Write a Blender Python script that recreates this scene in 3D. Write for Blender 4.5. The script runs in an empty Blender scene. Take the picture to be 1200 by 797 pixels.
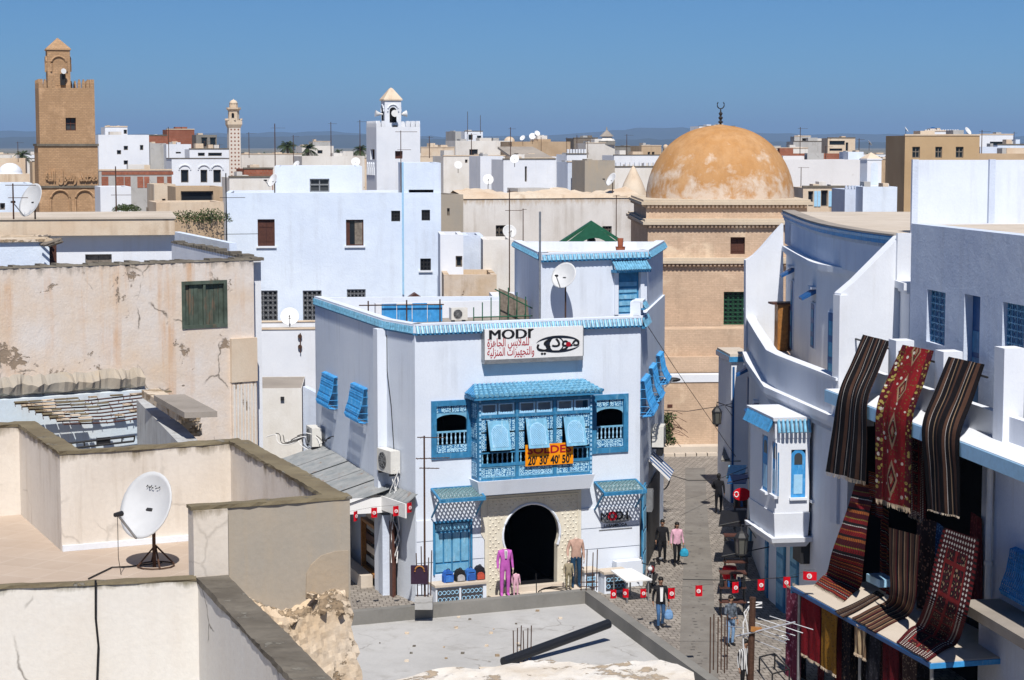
import bpy, bmesh, math, random
from math import sin, cos, pi, radians, sqrt, atan2
from mathutils import Vector, Matrix
random.seed(7)
SC = bpy.context.scene
COL = SC.collection
V = Vector
ZUP = V((0, 0, 1))

# ------------------------------------------------------------------ camera
F, CX, CY, HOR, H = 2350.0, 600.0, 398.5, 170.0, 16.0
PITCH = math.atan((CY - HOR) / F)
CAM = V((0, 0, H))
cam_data = bpy.data.cameras.new('camera')
cam_data.sensor_width = 36.0
cam_data.lens = F / 1200.0 * 36.0
cam_data.clip_start = 0.5
cam_data.clip_end = 90000
cam = bpy.data.objects.new('camera', cam_data)
cam.location = CAM
cam.rotation_euler = (pi / 2 - PITCH, 0, 0)
COL.objects.link(cam)
SC.camera = cam

# ------------------------------------------------------------------ sky and sun
SUN_EL, SUN_AZ = radians(55), radians(-3)      # light travels towards azimuth SUN_AZ (0 = away from the camera)
world = bpy.data.worlds.new('World')
SC.world = world
world.use_nodes = True
wn = world.node_tree.nodes
wl = world.node_tree.links
wn.clear()
wout = wn.new('ShaderNodeOutputWorld')
wbg = wn.new('ShaderNodeBackground')
sky = wn.new('ShaderNodeTexSky')
sky.sky_type = 'NISHITA'
sky.sun_disc = False
sky.sun_elevation = SUN_EL
sky.sun_rotation = pi - SUN_AZ
sky.altitude = SKY_ALT = 2500
sky.air_density = 1.0
sky.dust_density = 0.0
sky.ozone_density = 5.0
wmul = wn.new('ShaderNodeMix')
wmul.data_type = 'RGBA'
wmul.blend_type = 'MULTIPLY'
wmul.inputs[0].default_value = 1.0
wmul.inputs[7].default_value = (0.285, 0.49, 0.675, 1)
wl.new(sky.outputs[0], wmul.inputs[6])
wl.new(wmul.outputs[2], wbg.inputs[0])
wbg.inputs[1].default_value = 0.10
wl.new(wbg.outputs[0], wout.inputs[0])

sun_data = bpy.data.lights.new('sun', 'SUN')
sun_data.energy = 5.0
sun_data.angle = radians(0.5)
sun_data.color = (1.0, 0.95, 0.88)
sun = bpy.data.objects.new('sun', sun_data)
sun_dir = V((cos(SUN_EL) * sin(SUN_AZ), cos(SUN_EL) * cos(SUN_AZ), -sin(SUN_EL)))
sun.rotation_euler = sun_dir.to_track_quat('-Z', 'Y').to_euler()
sun.location = (0, -50, 80)
COL.objects.link(sun)

SC.view_settings.view_transform = 'Standard'
SC.view_settings.look = 'None'
SC.view_settings.exposure = 0.12
SC.view_settings.gamma = 1.0
SC.view_settings.use_curve_mapping = False
SC.cycles.max_bounces = 6
SC.cycles.diffuse_bounces = 2
SC.cycles.glossy_bounces = 2
SC.cycles.transmission_bounces = 3
SC.cycles.volume_bounces = 0
SC.cycles.use_denoising = True

# ------------------------------------------------------------------ pixels (of the 1200 px photo) to points
def ray(px, py):
	r = (px - CX) / F
	u = -(py - CY) / F
	return V((r, cos(PITCH) + u * sin(PITCH), -sin(PITCH) + u * cos(PITCH)))
def atY(px, py, Y):
	d = ray(px, py)
	return CAM + d * (Y / d.y)
def atZ(px, py, z):
	d = ray(px, py)
	return CAM + d * ((z - H) / d.z)
def zat(py, Y):
	return atY(600, py, Y).z
def xat(px, Y, py=300):
	return atY(px, py, Y).x

class Wall:
	"""vertical plane; A is the left end and B the right end seen from outside"""
	def __init__(s, A, B):
		s.A = V((A[0], A[1], 0)); B = V((B[0], B[1], 0))
		d = B - s.A
		s.L = d.length
		s.u = d / s.L
		s.n = V((s.u.y, -s.u.x, 0))
	def P(s, u, z, o=0.0):
		return s.A + s.u * u + s.n * o + ZUP * z
	def hit(s, px, py, o=0.0):
		d = ray(px, py)
		t = (s.A + s.n * o - CAM).dot(s.n) / d.dot(s.n)
		p = CAM + d * t
		return ((p - s.A).dot(s.u), p.z)
	def rect(s, x0, y0, x1, y1, o=0.0):
		xm, ym = (x0 + x1) / 2, (y0 + y1) / 2
		return (s.hit(x0, ym, o)[0], s.hit(x1, ym, o)[0], s.hit(xm, y1, o)[1], s.hit(xm, y0, o)[1])

# ------------------------------------------------------------------ things, parts
LOCAL = set()
def set_parent(o, parent):
	o.parent = parent
	if parent.type == 'EMPTY' and parent.name not in LOCAL:
		o.matrix_parent_inverse = Matrix.Translation(-parent.location)
def tag(o, label=None, cat=None, group=None, kind=None):
	if label: o['label'] = label
	if cat: o['category'] = cat
	if group: o['group'] = group
	if kind: o['kind'] = kind
	return o
def thing(name, label, cat, loc=(0, 0, 0), group=None, local=False, rz=0.0, kind=None):
	o = bpy.data.objects.new(name, None)
	o.empty_display_size = 0.3
	o.location = loc
	o.rotation_euler = (0, 0, rz)
	COL.objects.link(o)
	if local: LOCAL.add(o.name)
	return tag(o, label, cat, group, kind)
def copy_tree(o, parent=None):
	c = o.copy()
	COL.objects.link(c)
	if parent: c.parent = parent
	for ch in list(o.children):
		copy_tree(ch, c)
	return c

class MB:
	def __init__(s):
		s.v, s.f, s.m, s.uv = [], [], [], {}
		s.k = 0
	def q(s, *pts, uv=None):
		i = len(s.v)
		s.v.extend([tuple(p) for p in pts])
		if uv: s.uv[len(s.f)] = uv
		s.f.append(tuple(range(i, i + len(pts))))
		s.m.append(s.k)
		return s
	def hexa(s, p):
		"""p: 4 bottom (ccw from above) + 4 top"""
		i = len(s.v)
		s.v.extend([tuple(x) for x in p])
		for a in ((3, 2, 1, 0), (4, 5, 6, 7), (0, 1, 5, 4), (1, 2, 6, 5), (2, 3, 7, 6), (3, 0, 4, 7)):
			s.f.append(tuple(i + k for k in a)); s.m.append(s.k)
		return s
	def box(s, x0, x1, y0, y1, z0, z1):
		return s.hexa([(x0, y0, z0), (x1, y0, z0), (x1, y1, z0), (x0, y1, z0), (x0, y0, z1), (x1, y0, z1), (x1, y1, z1), (x0, y1, z1)])
	def wbox(s, W, u0, u1, z0, z1, o0, o1):
		P = W.P
		return s.hexa([P(u0, z0, o1), P(u1, z0, o1), P(u1, z0, o0), P(u0, z0, o0), P(u0, z1, o1), P(u1, z1, o1), P(u1, z1, o0), P(u0, z1, o0)])
	def beam(s, a, b, w, h=None, up=ZUP):
		a, b = V(a), V(b); h = h or w
		d = (b - a).normalized()
		if abs(d.dot(up)) > 0.98: up = V((0, 1, 0)) if abs(d.y) < .9 else V((1, 0, 0))
		x = d.cross(up).normalized() * (w / 2); y = x.cross(d).normalized() * (h / 2)
		return s.hexa([a - x - y, a + x - y, b + x - y, b - x - y, a - x + y, a + x + y, b + x + y, b - x + y])
	def tube(s, path, r, n=6, cap=True):
		path = [V(p) for p in path]
		rs = r if isinstance(r, (list, tuple)) else [r] * len(path)
		i0 = len(s.v)
		up = ZUP
		for k, p in enumerate(path):
			d = (path[min(k + 1, len(path) - 1)] - path[max(k - 1, 0)])
			if d.length < 1e-9: d = V((0, 0, 1))
			d.normalize()
			ref = up if abs(d.dot(up)) < 0.97 else V((0.3, 1, 0)).normalized()
			x = d.cross(ref).normalized(); y = x.cross(d)
			for j in range(n):
				a = 2 * pi * j / n
				s.v.append(tuple(p + x * (rs[k] * cos(a)) + y * (rs[k] * sin(a))))
		for k in range(len(path) - 1):
			for j in range(n):
				a = i0 + k * n + j; b = i0 + k * n + (j + 1) % n
				s.f.append((a, a + n, b + n, b)); s.m.append(s.k)
		if cap:
			s.f.append(tuple(i0 + j for j in range(n))); s.m.append(s.k)
			e = i0 + (len(path) - 1) * n
			s.f.append(tuple(e + j for j in reversed(range(n)))); s.m.append(s.k)
		return s
	def lathe(s, prof, c, n=16, rot=0.0, M=None):
		"""prof: (r, z) from bottom to top"""
		i0 = len(s.v); c = V(c)
		for (r, z) in prof:
			for j in range(n):
				a = 2 * pi * j / n + rot
				p = V((r * cos(a), r * sin(a), z))
				if M: p = M @ p
				s.v.append(tuple(c + p))
		for k in range(len(prof) - 1):
			for j in range(n):
				a = i0 + k * n + j; b = i0 + k * n + (j + 1) % n
				s.f.append((a, b, b + n, a + n)); s.m.append(s.k)
		s.f.append(tuple(i0 + j for j in reversed(range(n)))); s.m.append(s.k)
		e = i0 + (len(prof) - 1) * n
		s.f.append(tuple(e + j for j in range(n))); s.m.append(s.k)
		return s
	def prism(s, poly, z0, z1):
		n = len(poly); i = len(s.v)
		s.v.extend([(p[0], p[1], z0) for p in poly]); s.v.extend([(p[0], p[1], z1) for p in poly])
		s.f.append(tuple(i + j for j in reversed(range(n)))); s.m.append(s.k)
		s.f.append(tuple(i + n + j for j in range(n))); s.m.append(s.k)
		for j in range(n):
			a, b = i + j, i + (j + 1) % n
			s.f.append((a, b, b + n, a + n)); s.m.append(s.k)
		return s
	def extr(s, poly3, d):
		"""polygon of points (ccw seen from outside) extruded back by vector d"""
		n = len(poly3); i = len(s.v); d = V(d)
		s.v.extend([tuple(p) for p in poly3]); s.v.extend([tuple(V(p) + d) for p in poly3])
		s.f.append(tuple(i + j for j in range(n))); s.m.append(s.k)
		s.f.append(tuple(i + n + j for j in reversed(range(n)))); s.m.append(s.k)
		for j in range(n):
			a, b = i + j, i + (j + 1) % n
			s.f.append((b, a, a + n, b + n)); s.m.append(s.k)
		return s
	def sph(s, c, r, n=10, m=6, M=None):
		if not isinstance(r, (tuple, list)): r = (r, r, r)
		i0 = len(s.v); c = V(c)
		for k in range(m + 1):
			t = -pi / 2 + pi * k / m
			t = max(-pi / 2 + .02, min(pi / 2 - .02, t))
			for j in range(n):
				a = 2 * pi * j / n
				p = V((r[0] * cos(t) * cos(a), r[1] * cos(t) * sin(a), r[2] * sin(t)))
				if M: p = M @ p
				s.v.append(tuple(c + p))
		for k in range(m):
			for j in range(n):
				a = i0 + k * n + j; b = i0 + k * n + (j + 1) % n
				s.f.append((a, b, b + n, a + n)); s.m.append(s.k)
		return s
	def wall(s, W, u0, u1, z0, z1, holes=(), depth=0.2, o=0.0):
		"""front face with rectangular openings and their reveals"""
		us = sorted(set([u0, u1] + [x for h in holes for x in h[:2]]))
		zs = sorted(set([z0, z1] + [x for h in holes for x in h[2:4]]))
		us = [u for u in us if u0 - 1e-6 <= u <= u1 + 1e-6]; zs = [z for z in zs if z0 - 1e-6 <= z <= z1 + 1e-6]
		for a, b in zip(us, us[1:]):
			for c, d in zip(zs, zs[1:]):
				um, zm = (a + b) / 2, (c + d) / 2
				if any(h[0] < um < h[1] and h[2] < zm < h[3] for h in holes): continue
				s.q(W.P(a, c, o), W.P(b, c, o), W.P(b, d, o), W.P(a, d, o))
		for h in holes:
			a, b, c, d = h[:4]; e = o - depth
			s.q(W.P(a, c, o), W.P(a, d, o), W.P(a, d, e), W.P(a, c, e))
			s.q(W.P(b, d, o), W.P(b, c, o), W.P(b, c, e), W.P(b, d, e))
			s.q(W.P(a, c, o), W.P(a, c, e), W.P(b, c, e), W.P(b, c, o))
			s.q(W.P(a, d, e), W.P(a, d, o), W.P(b, d, o), W.P(b, d, e))
		return s
	def build(s, name, mat, parent=None, smooth=False, stuff=False, jitter=0.0):
		me = bpy.data.meshes.new(name)
		me.from_pydata(s.v, [], s.f)
		mats = mat if isinstance(mat, (list, tuple)) else [mat]
		for m in mats: me.materials.append(m)
		if len(mats) > 1: me.polygons.foreach_set('material_index', s.m)
		if s.uv:
			ul = me.uv_layers.new(name='UVMap')
			for fi, uvs in s.uv.items():
				p = me.polygons[fi]
				for li, c in zip(p.loop_indices, uvs): ul.data[li].uv = c
		if smooth:
			me.polygons.foreach_set('use_smooth', [True] * len(me.polygons))
		me.update()
		o = bpy.data.objects.new(name, me)
		COL.objects.link(o)
		if parent: set_parent(o, parent)
		if stuff: o['kind'] = 'stuff'
		return o

def inset(poly, t):
	"""inner polygon of a ccw polygon"""
	n = len(poly); out = []
	for i in range(n):
		a, b, c = V(poly[i - 1][:2]), V(poly[i][:2]), V(poly[(i + 1) % n][:2])
		d1, d2 = (b - a).normalized(), (c - b).normalized()
		n1, n2 = V((-d1.y, d1.x)), V((-d2.y, d2.x))
		k = (n1 + n2)
		k = k / max(0.2, k.dot(n1))
		out.append(b + k * t)
	return [(p.x, p.y) for p in out]

# ------------------------------------------------------------------ materials
MATS = {}
def newmat(name):
	m = bpy.data.materials.new(name); m.use_nodes = True
	return m, m.node_tree.nodes, m.node_tree.links, m.node_tree.nodes['Principled BSDF']
def c4(c): return (c[0], c[1], c[2], 1)
def rgb(r, g, b):
	f = lambda x: ((x / 255 + .055) / 1.055) ** 2.4 if x > 10 else x / 255 / 12.92
	return (f(r), f(g), f(b))
class N:
	"""small node helper"""
	def __init__(s, name):
		s.m, s.n, s.l, s.b = newmat(name)
		s.tc = s.n.new('ShaderNodeTexCoord')
	def lk(s, a, b): s.l.new(a, b)
	def mapping(s, src, scale=(1, 1, 1), rot=(0, 0, 0), loc=(0, 0, 0)):
		k = s.n.new('ShaderNodeMapping'); s.lk(src, k.inputs[0])
		k.inputs['Scale'].default_value = scale; k.inputs['Rotation'].default_value = rot; k.inputs['Location'].default_value = loc
		return k.outputs[0]
	def noise(s, src, scale, detail=4, rough=.55, dist=0.0):
		k = s.n.new('ShaderNodeTexNoise'); s.lk(src, k.inputs['Vector'])
		k.inputs['Scale'].default_value = scale; k.inputs['Detail'].default_value = detail
		k.inputs['Roughness'].default_value = rough; k.inputs['Distortion'].default_value = dist
		return k.outputs['Fac']
	def vor(s, src, scale, feat='F1', out='Distance', rnd=1.0):
		k = s.n.new('ShaderNodeTexVoronoi'); k.feature = feat; s.lk(src, k.inputs['Vector'])
		k.inputs['Scale'].default_value = scale; k.inputs['Randomness'].default_value = rnd
		return k.outputs[out]
	def ramp(s, src, stops, interp='LINEAR'):
		k = s.n.new('ShaderNodeValToRGB'); k.color_ramp.interpolation = interp
		e = k.color_ramp.elements
		while len(e) < len(stops): e.new(0.5)
		for el, (p, c) in zip(e, stops):
			el.position = p; el.color = c4(c) if hasattr(c, '__len__') else (c, c, c, 1)
		s.lk(src, k.inputs[0])
		return k.outputs[0]
	def mix(s, fac, a, b, mode='MIX'):
		k = s.n.new('ShaderNodeMix'); k.data_type = 'RGBA'; k.blend_type = mode
		for sock, val in ((k.inputs[0], fac), (k.inputs[6], a), (k.inputs[7], b)):
			if hasattr(val, 'is_output'): s.lk(val, sock)
			elif hasattr(val, '__len__'): sock.default_value = c4(val)
			else: sock.default_value = val
		return k.outputs[2]
	def math(s, op, a, b=0.0, c=None):
		k = s.n.new('ShaderNodeMath'); k.operation = op
		for sock, val in zip(k.inputs, (a, b, c)):
			if val is None: continue
			if hasattr(val, 'is_output'): s.lk(val, sock)
			else: sock.default_value = val
		return k.outputs[0]
	def sep(s, src):
		k = s.n.new('ShaderNodeSeparateXYZ'); s.lk(src, k.inputs[0]); return k.outputs
	def comb(s, x, y, z=0.0):
		k = s.n.new('ShaderNodeCombineXYZ')
		for sock, val in zip(k.inputs, (x, y, z)):
			if hasattr(val, 'is_output'): s.lk(val, sock)
			else: sock.default_value = val
		return k.outputs[0]
	def bump(s, h, strength=.3, dist=.02):
		k = s.n.new('ShaderNodeBump'); s.lk(h, k.inputs['Height'])
		k.inputs['Strength'].default_value = strength; k.inputs['Distance'].default_value = dist
		s.lk(k.outputs[0], s.b.inputs['Normal'])
	def done(s, col, rough=.9, spec=.2, metal=0.0):
		if hasattr(col, 'is_output'): s.lk(col, s.b.inputs['Base Color'])
		else: s.b.inputs['Base Color'].default_value = c4(col)
		s.b.inputs['Roughness'].default_value = rough
		s.b.inputs['Specular IOR Level'].default_value = spec
		s.b.inputs['Metallic'].default_value = metal
		return s.m

def plaster(name, col, col2=None, stain=(.30, .24, .17), samt=.25, patch=None, pth=.62, cracks=0.0, sc=1.0, bump=.35, ztop=None, topcol=(.10, .09, .07), toph=.5, vari=.10):
	"""lime-washed wall: blotches, run-down streaks, bare patches, a weathered rim below ztop"""
	n = N(name); o = n.tc.outputs['Object']
	col2 = col2 or tuple(c * .86 for c in col)
	n1 = n.noise(o, .45 * sc, 5, .6)
	c = n.mix(n.ramp(n1, [(.38, 0.0), (.66, 1.0)]), col, col2)
	st = n.noise(n.mapping(o, (2.2 * sc, 2.2 * sc, .16 * sc)), 1.0, 6, .62)
	n2 = n.noise(o, .7 * sc, 3)
	sf = n.math('MULTIPLY', n.ramp(st, [(.50, 0.0), (.74, 1.0)]), n.ramp(n2, [(.38, 0.0), (.62, 1.0)]))
	c = n.mix(n.math('MULTIPLY', sf, samt), c, stain)
	fine = n.noise(o, 14, 5, .65)
	h = n.math('MULTIPLY', fine, .5)
	h = n.math('ADD', h, n.math('MULTIPLY', n.noise(o, 2.2, 3), .8))
	if patch:
		pn = n.noise(o, .85 * sc, 8, .68, .4)
		pf = n.ramp(pn, [(pth, 0.0), (pth + .025, 1.0)])
		pc = n.mix(n.noise(o, 5, 5), patch, tuple(x * .55 for x in patch))
		c = n.mix(pf, c, pc)
		h = n.math('SUBTRACT', h, n.math('MULTIPLY', pf, .8))
	if cracks:
		dn = n.n.new('ShaderNodeTexNoise'); n.lk(o, dn.inputs['Vector']); dn.inputs['Scale'].default_value = 1.6; dn.inputs['Detail'].default_value = 6
		e = n.vor(n.mix(.55, o, dn.outputs['Color'], 'ADD'), .5 * sc, 'DISTANCE_TO_EDGE')
		cf = n.math('MULTIPLY', n.ramp(e, [(0.0, 1.0), (.014, 0.0)]), n.ramp(n.noise(o, .6, 3), [(.52, 0.0), (.58, 1.0)]))
		c = n.mix(n.math('MULTIPLY', cf, cracks), c, (.12, .10, .08))
	if ztop is not None:
		z = n.sep(o)[2]
		g = n.math('DIVIDE', n.math('SUBTRACT', z, ztop - toph), toph)
		g = n.math('ADD', g, n.math('MULTIPLY', n.math('SUBTRACT', n.noise(n.mapping(o, (3, 3, .8)), 1.2, 6, .7), .5), 1.9))
		c = n.mix(n.math('MULTIPLY', n.ramp(g, [(.45, 0.0), (1.0, 1.0)]), .8), c, topcol)
	f = n.math('ADD', n.math('MULTIPLY', fine, vari * 2), 1 - vari)
	c = n.mix(1.0, c, n.comb(f, f, f), 'MULTIPLY')
	n.bump(h, bump, .025)
	return n.done(c, .92, .12)
def paint(name, col, var=.12, rough=.55, spec=.35, metal=0.0, wear=None, wamt=.5, sc=6, bump=.15):
	n = N(name); o = n.tc.outputs['Object']
	f = n.noise(o, sc, 5, .6)
	c = n.mix(n.ramp(f, [(.3, 0.0), (.7, 1.0)]), tuple(x * (1 - var) for x in col), tuple(min(1, x * (1 + var)) for x in col))
	if wear:
		w = n.noise(n.mapping(o, (sc * 1.6, sc * 1.6, sc * .25)), 1.0, 7, .7)
		c = n.mix(n.math('MULTIPLY', n.ramp(w, [(.55, 0.0), (.63, 1.0)]), wamt), c, wear)
	n.bump(n.noise(o, sc * 8, 3), bump, .004)
	return n.done(c, rough, spec, metal)
def flat(name, col, rough=.6, spec=.3, metal=0.0):
	m, n, l, b = newmat(name)
	b.inputs['Base Color'].default_value = c4(col); b.inputs['Roughness'].default_value = rough
	b.inputs['Specular IOR Level'].default_value = spec; b.inputs['Metallic'].default_value = metal
	return m
def brickmat(name, c1, c2, mortar, bw=.28, bh=.075, ms=.012, sc=1.0, bump=.4):
	n = N(name); o = n.tc.outputs['Object']
	x, y, z = n.sep(o)
	vec = n.comb(n.math('ADD', x, n.math('MULTIPLY', y, .8)), z)
	k = n.n.new('ShaderNodeTexBrick'); n.lk(vec, k.inputs['Vector'])
	k.inputs['Color1'].default_value = c4(c1); k.inputs['Color2'].default_value = c4(c2); k.inputs['Mortar'].default_value = c4(mortar)
	k.inputs['Scale'].default_value = sc; k.inputs['Brick Width'].default_value = bw; k.inputs['Row Height'].default_value = bh
	k.inputs['Mortar Size'].default_value = ms; k.inputs['Mortar Smooth'].default_value = .3
	f = n.noise(o, .6, 6, .65)
	c = n.mix(n.ramp(f, [(.35, 0.0), (.7, .65)]), k.outputs[0], tuple(q * .62 for q in c1))
	g = n.noise(o, 9, 6, .7)
	g = n.math('ADD', n.math('MULTIPLY', g, .5), .75)
	c = n.mix(n.math('MULTIPLY', n.ramp(n.noise(o, .55, 8, .7, .4), [(.54, 0.0), (.66, 1.0)]), .6), c, tuple(min(.75, q * 1.22 + .03) for q in c1))
	c = n.mix(n.math('MULTIPLY', n.ramp(n.noise(n.mapping(o, (1.5, 1.5, .2)), 1.0, 6, .65), [(.55, 0.0), (.75, 1.0)]), .45), c, tuple(q * .5 for q in c1))
	c = n.mix(1.0, c, n.comb(g, g, g), 'MULTIPLY')
	n.bump(n.math('ADD', k.outputs[1], n.math('MULTIPLY', n.noise(o, 6, 4), -.8)), -bump, .03)
	return n.done(c, .93, .1)

WHITE = (.755, .785, .84)
BW = (.70, .785, .90)        # blue-tinted limewash
def setup_mats():
	m = MATS
	m['white'] = plaster('limewash_white', WHITE, (.69, .725, .79), (.45, .41, .35), .22, bump=.35, vari=.06)
	m['white_dirty'] = plaster('limewash_stained', (.76, .74, .71), (.68, .65, .60), (.42, .34, .26), .35, patch=(.45, .38, .30), pth=.70, bump=.45)
	m['white_town'] = plaster('limewash_town', (.74, .72, .69), (.60, .57, .53), (.36, .29, .22), .8, patch=(.42, .36, .30), pth=.64, bump=.4, sc=.35)
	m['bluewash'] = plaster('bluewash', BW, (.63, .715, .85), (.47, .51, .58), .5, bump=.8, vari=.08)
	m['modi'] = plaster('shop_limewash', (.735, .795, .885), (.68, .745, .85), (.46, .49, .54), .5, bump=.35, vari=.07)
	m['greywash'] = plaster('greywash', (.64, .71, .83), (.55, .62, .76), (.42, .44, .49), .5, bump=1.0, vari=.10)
	m['cream'] = plaster('cream_stucco', (.68, .58, .46), (.60, .46, .33), (.33, .22, .13), .75, patch=(.42, .33, .25), pth=.68, bump=.5, sc=.8)
	m['tan'] = plaster('tan_stucco', (.53, .40, .27), (.43, .31, .20), (.24, .17, .11), .7, patch=(.33, .25, .18), pth=.66, bump=.6, sc=.7)
	m['beige_wall'] = plaster('weathered_beige', (.72, .665, .62), (.69, .55, .42), (.60, .32, .13), .95, patch=(.40, .31, .23), pth=.60, cracks=.9, sc=1.0, bump=.8, ztop=12.75, toph=.55)
	m['terrace_wall'] = plaster('terrace_limewash', (.72, .665, .595), (.63, .565, .49), (.36, .28, .20), .65, bump=.35, ztop=10.86, topcol=(.16, .12, .06), toph=.28, cracks=.25)
	m['court_wall'] = plaster('court_limewash', (.74, .72, .68), (.70, .66, .60), (.50, .40, .30), .25, bump=.3, ztop=9.88, topcol=(.14, .12, .06), toph=.16, cracks=.9)
	m['render_coat'] = plaster('bare_render', (.355, .325, .28), (.41, .355, .285), (.50, .36, .20), .4, bump=.3, sc=1.2)
	m['rubble'] = plaster('rubble_earth', (.58, .45, .31), (.68, .60, .50), (.42, .29, .17), .5, patch=(.44, .33, .22), pth=.54, bump=1.0, sc=2.0)
	m['coping'] = plaster('weathered_coping', (.22, .185, .12), (.16, .13, .085), (.08, .07, .04), .4, patch=(.28, .26, .22), pth=.60, bump=.7, sc=2.5)
	m['coping_grey'] = plaster('grey_coping', (.185, .165, .135), (.12, .105, .085), (.06, .055, .045), .5, patch=(.27, .25, .21), pth=.60, bump=.6, sc=2.5)
	m['concrete'] = plaster('concrete', (.47, .465, .455), (.40, .395, .385), (.24, .225, .20), .6, patch=(.36, .34, .31), pth=.66, cracks=.5, bump=.3, sc=1.1, vari=.10)
	m['concrete_dark'] = plaster('concrete_dark', (.25, .24, .22), (.19, .185, .17), (.12, .11, .10), .35, bump=.4, sc=1.3)
	m['roof_cement'] = plaster('roof_cement', (.36, .32, .28), (.28, .25, .22), (.18, .16, .13), .4, bump=.4)
	m['roof_pale'] = plaster('roof_pale', (.60, .53, .45), (.52, .45, .37), (.30, .25, .2), .3, bump=.3)
	n = N('dome_lime'); o = n.tc.outputs['Object']     # ochre wash, worn to pale lime low down and in patches
	c = n.mix(n.ramp(n.noise(o, .8, 7, .65), [(.35, 0.0), (.68, 1.0)]), (.45, .23, .085), (.53, .315, .155))
	c = n.mix(n.math('MULTIPLY', n.ramp(n.noise(n.mapping(o, (2.2, 2.2, .35)), 1.0, 7, .7), [(.48, 0.0), (.68, 1.0)]), .6), c, (.36, .19, .08))
	w = n.math('ADD', n.noise(o, 1.1, 8, .68, .3), n.math('MULTIPLY', n.math('SUBTRACT', 14.6, n.sep(o)[2]), .085))
	w = n.math('ADD', w, n.math('MULTIPLY', n.noise(n.mapping(o, (1.6, 1.6, .4)), 1.0, 4), .25))
	c = n.mix(n.math('MULTIPLY', n.ramp(w, [(.62, 0.0), (.80, 1.0)]), .85), c, (.64, .55, .46))
	n.bump(n.noise(o, 7, 5), .4, .03); m['dome'] = n.done(c, .92, .1)
	m['mosque'] = brickmat('mosque_brickwash', (.64, .475, .345), (.56, .41, .295), (.52, .38, .27), .3, .10, .016, bump=.5)
	m['mosque_top'] = plaster('mosque_ledge', (.60, .51, .40), (.54, .45, .34), (.3, .24, .17), .35, bump=.5)
	m['minaret_brick'] = brickmat('minaret_brick', (.52, .335, .195), (.42, .265, .15), (.33, .215, .13), .30, .12, .02, bump=.7)
	m['red_brick'] = brickmat('red_brick', (.36, .13, .08), (.30, .10, .06), (.26, .17, .13), .3, .2, .02)
	m['blue'] = paint('blue_gloss', rgb(54, 124, 168), .22, .55, .3, wear=rgb(104, 160, 192), wamt=.7, sc=5)
	m['blue_light'] = paint('blue_light', rgb(116, 174, 206), .2, .55, .3, wear=rgb(166, 204, 222), wamt=.7, sc=5)
	m['blue_dark'] = paint('blue_dark', rgb(30, 82, 138), .15, .5, .35)
	m['blue_bright'] = paint('blue_bright', rgb(60, 144, 206), .2, .55, .3, wear=rgb(124, 182, 220), wamt=.6)
	m['blue_pale'] = paint('blue_pale_edge', rgb(160, 205, 235), .08, .6, .3)
	m['blue_tile'] = paint('blue_glazed_tile', rgb(114, 172, 202), .35, .35, .4, sc=7)
	m['blue_tile_dk'] = paint('blue_glazed_tile_deep', rgb(60, 134, 184), .3, .35, .4, sc=7)
	m['green_shutter'] = paint('worn_green_wood', (.085, .11, .088), .35, .85, .1, wear=(.17, .12, .085), wamt=.9, sc=3, bump=.4)
	m['green'] = paint('green_paint', rgb(34, 92, 68), .2, .6, .3)
	m['green_dark'] = paint('green_iron', (.02, .10, .05), .2, .5, .3)
	m['brown_wood'] = paint('brown_wood', (.085, .035, .025), .25, .6, .25, sc=8)
	m['orange_wood'] = paint('varnished_wood', (.36, .16, .045), .25, .4, .4, sc=8)
	m['grey_wood'] = paint('grey_wood', (.20, .17, .14), .3, .8, .15, sc=8)
	m['black'] = flat('black_paint', (.012, .012, .014), .6)
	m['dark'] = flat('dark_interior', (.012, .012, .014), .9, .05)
	m['pane'] = flat('window_pane', (.012, .016, .022), .12, .5)
	m['pane_dull'] = flat('dusty_pane', (.05, .055, .06), .4, .4)
	m['metal'] = paint('galvanised', (.33, .34, .35), .2, .45, .5, metal=.6)
	m['rust'] = paint('rusty_steel', (.085, .045, .03), .35, .75, .25, metal=.2, sc=20)
	m['iron'] = flat('dark_iron', (.02, .02, .022), .55, .4)
	m['dish'] = paint('dish_grey', (.56, .57, .58), .06, .45, .35, sc=3)
	m['dish_w'] = paint('dish_white', (.70, .71, .72), .06, .5, .3, sc=3)
	m['ac'] = paint('appliance_white', (.68, .67, .63), .08, .5, .35)
	m['pvc'] = paint('white_pipe', (.74, .74, .74), .06, .5, .35)
	m['signwhite'] = paint('sign_white', (.80, .80, .80), .03, .4, .4)
	m['text_black'] = flat('letter_black', (.012, .012, .014), .5)
	m['text_red'] = flat('letter_red', rgb(165, 18, 38), .5)
	m['text_navy'] = flat('letter_navy', (.015, .02, .035), .5)
	m['banner'] = paint('banner_orange', rgb(242, 150, 14), .06, .6, .2)
	m['red'] = paint('flag_red', rgb(200, 12, 32), .08, .7, .15)
	m['flagwhite'] = flat('flag_white', (.8, .8, .8), .7)
	m['carved'] = plaster('carved_stucco', (.74, .70, .59), (.68, .63, .52), (.4, .33, .22), .3, bump=.6, sc=3)
	m['cladding'] = plaster('cladding_white', (.75, .80, .88), (.69, .75, .85), (.48, .5, .54), .3, bump=.1, vari=.03)
	m['tin'] = None
	n = N('weathered_tin'); o = n.tc.outputs['Object']
	f = n.noise(n.mapping(o, (1.4, 1.4, 1.4)), 1.2, 6, .65)
	c = n.mix(n.ramp(f, [(.35, 0.0), (.65, 1.0)]), (.24, .26, .27), (.36, .37, .37))
	w = n.noise(o, 3.0, 7, .7)
	c = n.mix(n.math('MULTIPLY', n.ramp(w, [(.58, 0.0), (.70, 1.0)]), .75), c, (.24, .12, .06))
	n.bump(n.noise(o, 10, 4), .2, .01)
	m['tin'] = n.done(c, .55, .4, .25)
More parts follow.
